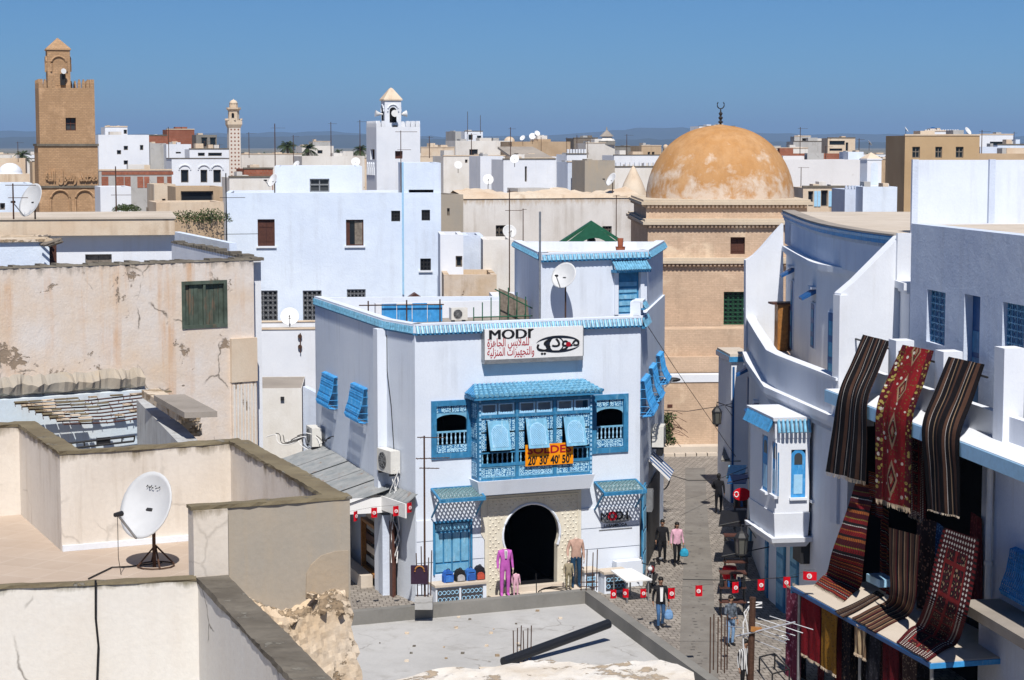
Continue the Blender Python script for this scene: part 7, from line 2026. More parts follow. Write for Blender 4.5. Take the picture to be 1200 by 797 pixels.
# arched window right of the oriel with a leaf standing open
W_, u = seg_at(offs(L2, -.28), 953, 5)
rA = (u - .42, u + .42, zo(587), zo(522)); arched_window(W_, rA, hs)
m_ = MB(); a = W_.P(rA[0] - .02, 0, .03); dr = (W_.n * .8 - W_.u * .25).normalized(); Wop = Wall(a + dr * .55, a)
m_.extr([Wop.P(q[0], q[1], 0) for q in [(0, rA[2]), (.55, rA[2]), (.55, rA[3] - .15), (.3, rA[3]), (0, rA[3] - .15)]], Wop.n * -.04); lo_ = m_.build('shutter_leaf', T['blue_bright'], hs)
MB().wbox(Wop, .12, .43, rA[2] + .15, rA[2] + .6, .001, .02).build('lattice_pane', T['blue_pale'], lo_)
# hoods low on the wall, blue doors, frames
for x, z in ((879, 6.9), (891, 6.3)):
	W_, u = seg_at(offs(L2, -.28), x, 6); hood(W_, u, z, .6)
	MB().wbox(W_, u - .25, u + .25, z - 1.5, z - .4, .002, .05).build('small_window', T['blue_dark'], hs)
for x, w, zt_ in ((904, .9, 2.9), (921, 1.0, 2.8), (884, .8, 2.9), (937, .9, 2.6)):
	W_, u = seg_at(offs(L2, -.28), x, 2)
	m_ = MB(); m_.wbox(W_, u - w / 2, u + w / 2, 0, zt_, .002, .06); d_ = m_.build('street_door', T['blue'], hs)
	for k in range(3): MB().wbox(W_, u - w / 2 + .1, u + w / 2 - .1, .2 + .9 * k, .95 + .9 * k, .061, .08).build('door_panel', T['blue_light'], d_)
m_ = MB(); W_, u = seg_at(offs(L2, -.28), 950, 3); m_.wbox(W_, u - .55, u + .4, 2.3, 3.4, .002, .3); m_.build('meter_cupboard', T['iron'], hs)
W_, u = seg_at(offs(L2, -.28), 866, 6)
# white pier with blue cap at the far end
pc = thing('street_pier', 'narrow white pier house with blue cap where the street bends', 'pier', atY(864, 560, 90))
Wp_ = front(858.5, 872, 89, radians(5)); MB().wbox(Wp_, 0, Wp_.L + .4, 0, zat(424, 89), -3, 0).build('wall', wm, pc)
MB().wbox(Wp_, -.12, Wp_.L + .5, zat(424, 89) + .001, zat(418, 89), -3.1, .12).build('cap', T['blue_tile_dk'], pc); MB().wbox(Wp_, -.08, Wp_.L + .45, zat(418, 89) + .001, zat(415, 89), -3, .08).build('cap_top', T['roof_pale'], pc)
MB().wbox(Wp_, .05, .14, 0, zat(430, 89), .001, .05).build('blue_strip', T['blue_dark'], pc)
# lanterns
def lantern(label, c, s, arm_to):
	c = V(c); t = thing('hanging_lantern', label, 'lantern', c)
	fr_ = MB(); n_ = 6
	for k in range(n_):
		a = 2 * pi * k / n_; fr_.tube([c + V((cos(a) * .2 * s, sin(a) * .2 * s, .05 * s)), c + V((cos(a) * .24 * s, sin(a) * .24 * s, .62 * s))], .02 * s, 4)
	fr_.lathe([(.05 * s, -.14 * s), (.1 * s, -.04 * s), (.22 * s, .0), (.22 * s, .05 * s)], c, 6); fr_.lathe([(.27 * s, .62 * s), (.26 * s, .67 * s), (.16 * s, .82 * s), (.05 * s, .9 * s), (.03 * s, 1.0 * s)], c, 6); fr_.build('frame', T['iron'], t)
	MB().lathe([(.19 * s, .05 * s), (.23 * s, .62 * s)], c, 6).build('glass', flat('lantern_glass', (.10, .10, .09), .15, .5), t)
	m_ = MB(); tp = c + V((0, 0, 1.0 * s)); m_.tube([tp, tp + V((0, 0, .12 * s)), V(arm_to) + V((0, 0, .0))], .022, 5); m_.tube([tp + (V(arm_to) - tp) * .5, V(arm_to) - V((0, 0, .4))], .016, 4); m_.build('bracket', T['iron'], t)
p = atY(840, 497, 86); lantern('black street lantern hanging over the bend of the street', p, .85, atY(859, 478, 89))
p = atY(868.5, 650, 66); lantern('grey street lantern hanging below the oriel', p, .9, atY(886, 617, 67.5))
# signs, small awnings and clutter on the shaded side
sgn = thing('red_oval_sign', 'red sign with a white ring on the shaded side of the street', 'sign', atY(866, 580, 76))
Wz = front(860, 880, 76, radians(-3)); r = Wz.rect(859, 572, 880, 587)
m_ = MB(); m_.extr([Wz.P((r[0] + r[1]) / 2 + (r[1] - r[0]) / 2 * cos(a), (r[2] + r[3]) / 2 + (r[3] - r[2]) / 2 * sin(a), 0) for a in [2 * pi * k / 20 for k in range(20)]], Wz.n * -.06); m_.build('plate', T['red'], sgn)
m_ = MB(); m_.tube([Wz.P(r[0] + .13 + .08 * cos(a), (r[2] + r[3]) / 2 + .1 * sin(a), .01) for a in [2 * pi * k / 12 for k in range(13)]], .02, 4, False); m_.build('ring', T['flagwhite'], sgn)
for (x0, x1, y0, y1, Y, mk, lab) in ((851, 872, 545, 560, 84, 'blue_light', 'small pale blue awning on the shaded side of the street'), (845, 868, 523, 540, 89, 'concrete_dark', 'dark sheet awning where the street bends'), (852, 874, 556, 566, 80, 'blue_dark', 'dark blue awning below the pale blue one'), (842, 872, 598, 616, 75, 'black', 'black cloth awning added to darken the lane above the goods rack under the red sign'), (846, 880, 634, 652, 69.5, 'black', 'black cloth awning added to darken the lane beside the grey street lantern')):  # the two black cloth awnings are added to deepen the lane's shade
	a0, a1 = atY(x0, y1, Y), atY(x1, y1, Y); b0_, b1_ = atY(x0 + 3, y0, Y + 1.6), atY(x1 + 3, y0, Y + 1.6)
	t = thing('street_awning', lab, 'awning', a1); dz = V((0, 0, .04)); m_ = MB(); m_.hexa([a0 - dz, a1 - dz, b1_ - dz, b0_ - dz, a0, a1, b1_, b0_]); m_.build('canopy', T[mk], t)
	MB().tube([a0, V((a1.x + .8, a1.y + .3, a0.z + .3))], .02, 4).build('stay', T['iron'], t)
m_ = MB(); c = atY(855, 671, 70.5); m_.lathe([(.12, -.25), (.24, -.22), (.28, 0), (.24, .22), (.12, .25)], c, 12); tag(m_.build('red_lampshade', T['red']), 'round red lampshade hanging in the dark shop entrance', 'lampshade')
for (x, y, lab, mk) in ((872, 600, 'dark goods rack beside the street wall under the red sign', 'iron'), (862, 652, 'dark clothes rack in front of the shaded doors', 'iron'), (858, 700, 'low dark stand below the red lampshade', 'iron')):
	b = atZ(x, y + 22, 0); t = thing('goods_rack', lab, 'rack', b)
	for dx in (-.4, .4):
		for dy in (-.2, .2): MB().tube([b + V((dx, dy, 0)), b + V((dx, dy, 1.5))], .02, 4).build('leg', T[mk], t)
	for z in (.5, 1.0, 1.5): MB().box(b.x - .45, b.x + .45, b.y - .25, b.y + .25, z, z + .04).build('shelf', T['brown_wood'], t)
	rr2 = random.Random(int(x))
	for k in range(7): MB().box(b.x - .42 + .12 * k, b.x - .33 + .12 * k, b.y - .2, b.y + .2, 1.05, 1.2 + rr2.uniform(0, .25)).build('ware', [T['black'], T['brown_wood'], T['blue_dark']][k % 3], t)

# ------------------------------------------------------------------ carpet shop
A2, B2 = atZ(1018, 475, 8.5), atZ(1200, 545, 8.5)
W2 = Wall(A2, B2); LX = W2.L + 12
cs = thing('carpet_shop', 'carpet shop house with blue grilled windows, ledge and rug-draped parapet', 'shop', (A2.x, A2.y, 0))
ZT2 = 13.64
WU = Wall(W2.P(-2.2, 0, -2.2), W2.P(LX, 0, -2.2))
u67 = WU.hit(1067.5, 300)[0]
WU = Wall(WU.P(u67, 0), WU.P(WU.L, 0))
rw1 = WU.rect(1086, 341, 1107.5, 403); rw3 = WU.rect(1174.5, 356, 1200, 420); rdo = WU.rect(1129.5, 346, 1148, 432); rdo = (rdo[0], rdo[1], 8.5, rdo[3])
m_ = MB(); m_.wall(WU, 0, WU.L, 8.0, ZT2, [rw1, rw3, rdo], .25)
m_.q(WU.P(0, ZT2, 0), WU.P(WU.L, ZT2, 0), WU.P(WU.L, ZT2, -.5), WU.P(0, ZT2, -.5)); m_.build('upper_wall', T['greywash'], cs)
m_ = MB(); m_.q(WU.P(0, ZT2 - .04, -.49), WU.P(WU.L, ZT2 - .04, -.49), WU.P(WU.L, ZT2 - .04, -12), WU.P(0, ZT2 - .04, -12)); m_.build('roof', T['roof_pale'], cs)
m_ = MB(); m_.q(WU.P(0, 8, -12), WU.P(0, 8, 0), WU.P(0, ZT2, 0), WU.P(0, ZT2, -12)); m_.build('north_wall', wm, cs)
for r in (rw1, rw3): window(cs, WU, r, 'grille', .2, T['blue'], .05, (4, 8), pm=T['blue_dark'], bm=T['blue_light'])
m_ = MB(); m_.wbox(WU, rdo[0], rdo[1], rdo[2], rdo[3], -.32, -.25); d_ = m_.build('door', T['blue_dark'], cs)
for k in range(3): MB().wbox(WU, rdo[0] + .1, rdo[1] - .1, rdo[2] + .2 + .75 * k, rdo[2] + .8 + .75 * k, -.249, -.22).build('door_panel', T['blue'], d_)
# ledge, parapet, pillars
MB().wbox(W2, -4.0, LX, 8.12, 8.5, -1.35, 0).build('ledge', wm, cs)
MB().wbox(W2, -4.02, LX + .02, 8.10, 8.47, .001, .03).build('ledge_edge', T['blue_pale'], cs)
MB().wbox(W2, -4.0, LX, 8.501, 9.15, -1.35, -1.12).build('parapet', wm, cs)
for (x0, x1, yt) in ((1046, 1056, 398), (1094, 1119, 411), (1160, 1195, 407)):
	a, b_ = W2.hit(x0, yt + 30, -1.1)[0], W2.hit(x1, yt + 30, -1.1)[0]; z = W2.hit((x0 + x1) / 2, yt, -1.1)[1]
	c_ = (a + b_) / 2; MB().wbox(W2, c_ - .32, c_ + .32, 8.502, z, -1.5, -.95).build('pillar', wm, cs)
u0 = W2.hit(990, 390, -1.1)[0]; MB().tube([W2.P(u0, 10.0, -1.05), W2.P(W2.hit(1160, 420, -1.1)[0], 10.0, -1.05)], .03, 6).build('rug_rail', T['iron'], cs)
# lower wall and dark shop recess
WLW = Wall(W2.P(-4.6, 0, -.9), W2.P(LX, 0, -.9))
ra = WLW.hit(1003, 600)[0]; rbv = WLW.hit(1150, 600)[0]
hole = (ra, rbv, .02, 7.9)
m_ = MB(); m_.wall(WLW, 0, WLW.L, 0, 8.3, [hole], .1); m_.q(WLW.P(0, 0, -3), WLW.P(0, 0, 0), WLW.P(0, 8.3, 0), WLW.P(0, 8.3, -3)); m_.build('lower_wall', T['greywash'], cs)
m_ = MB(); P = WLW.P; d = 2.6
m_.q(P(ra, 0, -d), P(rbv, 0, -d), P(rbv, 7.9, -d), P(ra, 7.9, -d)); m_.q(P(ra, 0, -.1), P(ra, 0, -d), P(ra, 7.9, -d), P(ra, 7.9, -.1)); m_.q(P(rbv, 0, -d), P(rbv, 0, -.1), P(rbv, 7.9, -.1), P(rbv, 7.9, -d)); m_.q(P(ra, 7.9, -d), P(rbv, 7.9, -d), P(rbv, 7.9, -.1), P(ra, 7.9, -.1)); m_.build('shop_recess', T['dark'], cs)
# corner pipe and cable clips
u, z = WLW.hit(1163.5, 660)
m_ = MB(); m_.tube([WLW.P(u, 8.1, .12), WLW.P(u, WLW.hit(1163, 716)[1], .12)], .085, 10)
m_.tube([WLW.P(u, z - .05, .12), WLW.P(u, z + .05, .12)], .11, 10); m_.build('drainpipe', T['pvc'], cs)
# concrete canopy over the next doorway
u0 = WLW.hit(1141, 740, .6)[0]; z = WLW.hit(1145, 716, 1.1)[1]
MB().wbox(WLW, u0 + .2, u0 + 6, z - .26, z, .001, 1.1).build('door_canopy', T['roof_cement'], cs)
# rooftop room behind
t, Wr, pl_, zz_ = block('rooftop_wall_house', 'bluish white rooftop walls with grey piers above the carpet shop', 'house', 1074, 1260, 187.5, 66, T['modi'], dep=.4, rot=radians(4), z0=8.3, par=.05, pt=.05)
for x in (1071, 1161):
	u = Wr.hit(x, 220)[0]; MB().wbox(Wr, u - .1, u + .1, ZT2 - 1.5, zz_ + .02, .001, .16).build('pier', T['greywash'], t)
# platform over the shop front
f1, f2 = atZ(930, 687, 3.0), atZ(1091, 776, 3.0)
WP = Wall(f1, f2)
pf = thing('shop_platform', 'pale platform with blue edge projecting over the carpet shop front', 'platform', (f1.x, f1.y, 0))
MB().wbox(WP, -.05, WP.L, 2.90, 3.0, -2.8, 0).build('deck', T['roof_pale'], pf)
MB().wbox(WP, -.07, WP.L + .02, 2.86, 2.97, .001, .05).build('front_edge', T['blue_dark'], pf)
MB().wbox(WP, WP.L + .001, WP.L + .06, 2.84, 2.97, -2.8, .05).build('end_edge', T['blue_bright'], pf)
MB().wbox(WP, -.11, -.051, 2.78, 2.97, -2.8, .05).build('end_edge', T['blue'], pf)
for f in (.02, .5, .98): MB().tube([WP.P(WP.L * f, 0, -.12), WP.P(WP.L * f, 2.9, -.12)], .05, 6).build('post', T['metal'], pf)
for (x0, x1, y0, y1, o_) in ((1015, 1031, 672, 690, -1.75), (1108, 1150, 706, 738, -1.7)):
	a, b_ = WP.hit(x0, (y0 + y1) / 2, o_)[0], WP.hit(x1, (y0 + y1) / 2, o_)[0]; z = WP.hit((x0 + x1) / 2, y0 + 4, o_)[1]
	MB().wbox(WP, a, b_, z - .22, z, o_ - .5, o_).build('side_ledge', T['blue_pale'], pf)

# ------------------------------------------------------------------ rugs
def rugmat(name, fn):
	n = N(name); uv = n.tc.outputs['UV']; u, v, _ = n.sep(uv)
	col = fn(n, u, v)
	fd = n.math('ADD', n.math('MULTIPLY', n.noise(n.tc.outputs['Object'], 1.7, 4, .6), 1.1), .45); col = n.mix(1.0, col, n.comb(fd, fd, fd), 'MULTIPLY')
	w = n.noise(n.mapping(uv, (140, 60, 1)), 1.0, 3, .6); g_ = n.math('ADD', n.math('MULTIPLY', w, .7), .62)
	col = n.mix(1.0, col, n.comb(g_, g_, g_), 'MULTIPLY'); n.bump(w, .5, .006)
	return n.done(col, .95, .08)
BK, BR, WH, RD, MR, OL, OR, TN = (.012, .010, .011), (.088, .045, .030), (.50, .47, .43), (.20, .012, .015), (.075, .008, .013), (.21, .17, .035), (.33, .10, .025), (.30, .20, .12)
def lengthwise(seed, pal):
	def fn(n, u, v):
		rnd = random.Random(seed); stops = []; x = 0.0
		while x < .99 and len(stops) < 31:
			stops.append((x, pal[len(stops) % len(pal)][0])); x += pal[(len(stops) - 1) % len(pal)][1] * rnd.uniform(.85, 1.15)
		return n.ramp(u, stops, 'CONSTANT')
	return fn
def med_rug(n, u, v):          # red field, diamonds down the middle, busy olive borders
	uu = n.math('ABSOLUTE', n.math('SUBTRACT', u, .5)); vv = n.math('ABSOLUTE', n.math('SUBTRACT', n.math('FRACT', n.math('MULTIPLY', v, 3.6)), .5))
	dia = n.math('ADD', n.math('MULTIPLY', uu, 2.6), vv)
	c = n.mix(n.ramp(dia, [(.0, 1.0), (.12, 0.0), (.28, 1.0), (.40, 0.0)], 'CONSTANT'), RD, TN)
	c = n.mix(n.ramp(dia, [(0, 0.0), (.20, 1.0), (.27, 0.0)], 'CONSTANT'), c, BK)
	sp = n.comb(n.math('MULTIPLY', u, 9.0), n.math('MULTIPLY', v, 32.0)); vo = n.vor(sp, 1.0)
	bord = n.ramp(uu, [(0, 0.0), (.34, 1.0)], 'CONSTANT')
	dots = n.ramp(vo, [(0, 1.0), (.36, 0.0)], 'CONSTANT')
	bc = n.mix(dots, MR, n.mix(n.noise(sp, .6, 2), OL, (.42, .33, .10)))
	c = n.mix(bord, c, bc)
	sp2 = n.comb(n.math('MULTIPLY', u, 7.0), n.math('MULTIPLY', v, 21.0)); vo2 = n.vor(sp2, 1.0, rnd=.6)
	m = n.math('MULTIPLY', n.ramp(vo2, [(0, 1.0), (.24, 0.0)], 'CONSTANT'), n.ramp(n.noise(sp2, .35, 2), [(.44, 0.0), (.48, 1.0)]))
	sp3 = n.comb(n.math('MULTIPLY', u, 16.0), n.math('MULTIPLY', v, 60.0)); c = n.mix(n.math('MULTIPLY', n.ramp(n.vor(sp3, 1.0, rnd=.8), [(0, 1.0), (.30, 0.0)], 'CONSTANT'), .8), c, n.mix(n.noise(sp3, .3, 2), BK, OL))
	return n.mix(m, c, (.55, .50, .42))
def band_rug(n, u, v):         # crosswise stripes
	f = n.math('FRACT', n.math('MULTIPLY', v, 6.0))
	c = n.ramp(f, [(0, BK), (.08, RD), (.22, OR), (.26, MR), (.42, WH), (.45, BK), (.55, RD), (.68, OL), (.72, MR), (.90, OR)], 'CONSTANT')
	zig = n.math('FRACT', n.math('ADD', n.math('MULTIPLY', u, 14.0), n.math('MULTIPLY', n.math('PINGPONG', n.math('MULTIPLY', v, 40.0), 1.0), 1.0)))
	return n.mix(n.math('MULTIPLY', n.ramp(zig, [(0, 1.0), (.35, 0.0)], 'CONSTANT'), .7), c, BK)
def panel_rug(n, u, v):        # framed dark panels, rows of white diamonds in the border
	uu = n.math('ABSOLUTE', n.math('SUBTRACT', u, .5))
	fu = n.math('FRACT', n.math('MULTIPLY', u, 14.0)); fv = n.math('FRACT', n.math('MULTIPLY', v, 52.0))
	dd = n.math('ADD', n.math('ABSOLUTE', n.math('SUBTRACT', fu, .5)), n.math('ABSOLUTE', n.math('SUBTRACT', fv, .5)))
	dia = n.ramp(dd, [(0, 1.0), (.34, 0.0)], 'CONSTANT')
	edge = n.ramp(v, [(0, 1.0), (.07, 0.0), (.93, 1.0)], 'CONSTANT')
	bmask = n.math('MAXIMUM', n.ramp(uu, [(0, 0.0), (.285, 1.0), (.428, 0.0)], 'CONSTANT'), n.math('MULTIPLY', edge, n.ramp(uu, [(0, 1.0), (.428, 0.0)], 'CONSTANT')))
	field = n.math('MAXIMUM', n.ramp(n.math('FRACT', n.math('MULTIPLY', v, 8.0)), [(0, 1.0), (.13, 0.0)], 'CONSTANT'), n.ramp(uu, [(0, 1.0), (.03, 0.0), (.25, 1.0)], 'CONSTANT'))
	mot = n.ramp(n.vor(n.comb(n.math('MULTIPLY', u, 22.0), n.math('MULTIPLY', v, 44.0)), 1.0, rnd=.5), [(0, TN), (.28, BK), (.55, MR)], 'CONSTANT')
	c = n.mix(field, mot, (.17, .018, .018))
	c = n.mix(bmask, c, n.mix(dia, (.05, .010, .012), WH))
	return n.mix(n.ramp(uu, [(0, 0.0), (.43, 1.0)], 'CONSTANT'), c, n.mix(n.ramp(fv, [(0, 0.0), (.5, 1.0)], 'CONSTANT'), (.13, .012, .014), BK))
def speck(base, spot):
	def fn(n, u, v):
		sp = n.comb(n.math('MULTIPLY', u, 10.0), n.math('MULTIPLY', v, 26.0)); return n.mix(n.ramp(n.vor(sp, 1.0), [(0, 1.0), (.3, 0.0)], 'CONSTANT'), base, spot)
	return fn
stripes_a = [(BK, .10), (BR, .06), (BK, .05), (WH, .010), (BK, .10), (BR, .08), (BK, .04), (WH, .010)]
stripes_b = [(BK, .10), (BR, .06), (WH, .010), (BK, .08), (TN, .02), (BK, .07), (BR, .08), (BK, .05)]
stripes_c = [(BR, .10), (BK, .06), (TN, .03), (BR, .08), (MR, .03), (BK, .05), (TN, .02)]
GR = 'rugs displayed on the carpet shop'
def rug(label, rows, mat, fringe=0.0, wave=.035, seed=1, thick=.014, n_sub=8, nu=12, tfr=False, zmin=0):
	"""rows: (left point, right point) from top to bottom"""
	L = [V(a) for a, b in rows]; R_ = [V(b) for a, b in rows]
	def cat(P_, i, t):
		p0, p1, p2, p3 = P_[max(0, i - 1)], P_[i], P_[i + 1], P_[min(len(P_) - 1, i + 2)]
		return p1 + ((p2 - p0) * t + (p0 * 2 - p1 * 5 + p2 * 4 - p3) * t * t + (p1 * 3 - p0 - p2 * 3 + p3) * t ** 3) * .5
	lines = []
	for i in range(len(rows) - 1):
		for k in range(n_sub): lines.append((cat(L, i, k / n_sub), cat(R_, i, k / n_sub)))
	lines.append((L[-1], R_[-1]))
	rnd = random.Random(seed); ph = [rnd.uniform(0, 6) for _ in range(3)]
	G = []; dist = [0.0]
	for j, (a, b) in enumerate(lines):
		if j: dist.append(dist[-1] + ((a + b) / 2 - (lines[j - 1][0] + lines[j - 1][1]) / 2).length)
		nx = W2.n; f = j / len(lines); row = []
		for i in range(nu + 1):
			t = i / nu; p = a + (b - a) * t
			wv = wave * (sin(t * 9 + ph[0] + f * 2) + .6 * sin(t * 17 + ph[1] - f * 3)) * min(1, f * 3 + .2)
			p = p + nx * wv + ZUP * abs(wv) * .3
			if zmin and p.z < zmin: p.z = zmin
			row.append(p)
		G.append(row)
	t = thing('rug', label, 'rug', (L[-1] + R_[-1]) / 2, GR)
	m_ = MB(); tot = dist[-1]
	for j in range(len(G) - 1):
		for i in range(nu):
			uvs = [(i / nu, 1 - dist[j + 1] / tot), ((i + 1) / nu, 1 - dist[j + 1] / tot), ((i + 1) / nu, 1 - dist[j] / tot), (i / nu, 1 - dist[j] / tot)]
			q = (G[j + 1][i], G[j + 1][i + 1], G[j][i + 1], G[j][i]); m_.q(*q, uv=uvs)
			nn = (q[1] - q[0]).cross(q[3] - q[0]).normalized() * -thick; m_.q(*[p + nn for p in reversed(q)], uv=list(reversed(uvs)))
	m_.build('weave', mat, t, smooth=False)
	if fringe:
		for end in ([0, -1] if tfr else [-1]):
			f_ = MB(); a = G[end]; d = (G[-1][0] - G[-2][0]).normalized() if end == -1 else (G[0][0] - G[1][0]).normalized()
			for i in range(nu):
				for k in range(3):
					p = a[i] + (a[i + 1] - a[i]) * ((k + .5) / 3); f_.tube([p, p + d * fringe * rnd.uniform(.8, 1.2) + V((rnd.uniform(-.02, .02), 0, 0))], .009, 3)
			f_.build('fringe', T['cream'], t)
	return t
def H2(x, y, o):
	p = W2.P(*W2.hit(x, y, o), o)
	return p if p.z > 3.05 else atZ(x, y, 3.05)
def HP(x, y): return atZ(x, y, 3.04)
m1 = rugmat('rug_stripes_one', lengthwise(3, stripes_a)); m2 = rugmat('rug_medallion', med_rug); m3 = rugmat('rug_stripes_two', lengthwise(5, stripes_b))
rug('long black and brown striped rug over the parapet next to the red one', [(H2(1011, 392, -1.02), H2(1043, 400, -1.02)), (H2(997, 425, -.5), H2(1030, 435, -.5)), (H2(983, 459, .06), H2(1017, 471, .06)), (H2(976, 505, .10), H2(1016, 517, .10)), (H2(969, 553, .12), H2(1014, 565, .12))], m1, .12, seed=2)
rug('long red medallion rug with floral border hanging over the ledge', [(H2(1058, 404, -1.02), H2(1094, 411, -1.02)), (H2(1043, 440, -.5), H2(1082, 448, -.5)), (H2(1029, 478, .06), H2(1068, 489, .06)), (H2(1027, 530, .10), H2(1066, 541, .10)), (H2(1026, 584, .12), H2(1065, 596, .12))], m2, .14, seed=3)
rug('long black and brown striped rug over the parapet near the blue ledge end', [(H2(1112, 418, -1.02), H2(1153, 427, -1.02)), (H2(1097, 457, -.5), H2(1138, 468, -.5)), (H2(1081, 498, .06), H2(1123, 511, .06)), (H2(1083, 548, .10), H2(1124, 560, .10)), (H2(1086, 597, .12), H2(1125, 606, .12))], m3, .05, seed=4)
m4 = rugmat('rug_bands', band_rug); m5 = rugmat('rug_stripes_three', lengthwise(9, stripes_c)); m6 = rugmat('rug_panels', panel_rug)
rug('red and orange banded kilim slanting down onto the platform', [(H2(1002, 566, -.4), H2(1027, 570, -.4)), (H2(991, 600, .1), H2(1018, 606, .1)), (H2(975, 645, .6), H2(1013, 655, .6)), (HP(968, 672), HP(1008, 690)), (HP(955, 684), HP(990, 704))], m4, .13, seed=5, wave=.015, zmin=3.03)
rug('brown lengthwise striped rug bent over the platform edge', [(H2(1041, 618, .3), H2(1078, 628, .3)), (H2(1041, 660, .35), H2(1076, 672, .35)), (H2(1042, 695, .42), H2(1073, 708, .42)), (HP(1034, 707), HP(1062, 724)), (HP(999, 724), HP(1026, 741))], m5, .0, seed=6, wave=.02, zmin=3.03)
rug('dark red panelled rug with white diamond borders curving onto the platform', [(H2(1106, 618, .3), H2(1147, 632, .3)), (H2(1096, 655, .45), H2(1141, 677, .45)), (H2(1086, 700, .72), H2(1131, 726, .72)), (HP(1072, 733), HP(1119, 757)), (HP(1050, 752), HP(1088, 774))], m6, .0, seed=7, wave=.01, zmin=3.03)
rug('folded dark striped runner lying on the platform', [(HP(1028, 692), HP(1036, 697)), (HP(1000, 707), HP(1008, 714)), (HP(978, 716), HP(988, 724))], m3, 0, seed=8, wave=.004, zmin=3.03)
rug('narrow dark red carpet hanging behind the banded kilim', [(H2(1018, 552, -.2), H2(1030, 556, -.2)), (H2(1020, 575, -.2), H2(1032, 580, -.2)), (H2(1022, 604, -.2), H2(1034, 609, -.2))], m4, 0, seed=18)
for lab, x0, x1, y0, y1, mt, o_ in (('dark red carpet hanging deep in the shop recess beside the brown striped rug', 1031, 1042, 592, 690, m4, -.7), ('black patterned carpet hanging deep in the shop recess behind the brown striped rug', 1074, 1098, 604, 712, rugmat('rug_night', speck((.02, .012, .014), (.16, .09, .07))), -.7), ('dark blue cloth hanging deep in the shop recess', 1098, 1108, 612, 700, rugmat('rug_blue', speck((.02, .05, .12), (.10, .22, .36))), -.6), ('deep maroon carpet hanging at the recess edge by the drainpipe', 1138, 1150, 600, 716, rugmat('rug_maroon', speck((.07, .01, .014), (.15, .03, .03))), -.8), ('dark kilim hanging in the recess between the upper rugs', 1066, 1084, 500, 604, m6, -.7)):
	rug(lab, [(H2(x0, y0 + (y1 - y0) * f, o_), H2(x1, y0 + 8 + (y1 - y0) * f, o_)) for f in (0, .33, .66, 1)], mt, .06, seed=int(x0))
# rugs hung below the platform edge
def hung(label, x0, x1, y0, y1, mat, fr=.08, o=-.06, seed=0):
	a, b = WP.hit(x0, (y0 + y1) / 2, o)[0], WP.hit(x1, (y0 + y1) / 2, o)[0]
	zt_ = WP.hit((x0 + x1) / 2, y0, o)[1]; zb_ = WP.hit((x0 + x1) / 2, y1, o)[1]; zt_ = min(zt_, 2.88)
	rows = [(WP.P(a, zt_ + (zb_ - zt_) * f, o), WP.P(b, zt_ + (zb_ - zt_) * f, o)) for f in (0, .33, .66, 1)]
	rug(label, rows, mat, fr, .025, seed, tfr=True)
hung('pink and maroon patterned rug hanging at the platform corner', 921, 938, 692, 812, rugmat('rug_pink', speck((.16, .030, .06), (.36, .16, .22))), seed=31, o=-.25)
hung('plain crimson rug with white fringes hanging below the platform', 939, 960, 702, 772, rugmat('rug_crimson', speck((.20, .012, .018), (.13, .008, .012))), seed=32)
hung('mustard yellow rug with fringes hanging below the platform', 962, 981, 716, 786, rugmat('rug_mustard', speck((.26, .13, .02), (.15, .075, .02))), seed=33)
hung('very dark rug hanging right of the mustard one', 986, 997, 726, 812, rugmat('rug_dark', speck((.015, .012, .015), (.10, .07, .05))), seed=34, o=-.2)
hung('dark grey patterned rug hanging under the striped rug', 1014, 1032, 745, 830, rugmat('rug_slate', speck((.02, .02, .026), (.05, .05, .06))), seed=35)
hung('dark red rug hanging under the dark panelled rug', 1034, 1052, 755, 840, rugmat('rug_blood', speck((.10, .010, .014), (.05, .006, .01))), seed=36)
hung('brown and cream speckled rug hanging near the platform end', 1056, 1074, 768, 850, rugmat('rug_speckle', speck((.05, .03, .025), (.22, .16, .11))), seed=37)
for i, (x0, x1, mt, lab) in enumerate(((928, 944, 'rug_night', 'black patterned rug hanging behind the pink and maroon one'), (958, 966, 'rug_maroon', 'maroon rug hanging between the crimson and mustard rugs'), (979, 988, 'rug_blood', 'blood red rug hanging behind the mustard one'), (996, 1014, 'rug_dark', 'dark rug hanging behind the cream shawl'), (1030, 1038, 'rug_night', 'black rug hanging between the slate and dark red rugs'), (1050, 1060, 'rug_maroon', 'maroon rug hanging between dark red and speckled rugs'), (1074, 1088, 'rug_slate', 'slate rug hanging at the platform end'))):
	hung(lab, x0, x1, 690 + (x0 - 928) * .56, 830 + i * 6, bpy.data.materials[mt], seed=60 + i, o=-.6)
hung('cream striped shawl hanging on the platform front', 1001, 1015, 737, 768, rugmat('rug_cream', lengthwise(12, [(TN, .12), ((.55, .42, .25), .14), (BR, .05)])), seed=38, o=.03)
# blue window cage at the right edge
cg = cage('blue window cage at the right edge above the concrete canopy', WLW, 1186, 1215, 648, 705)
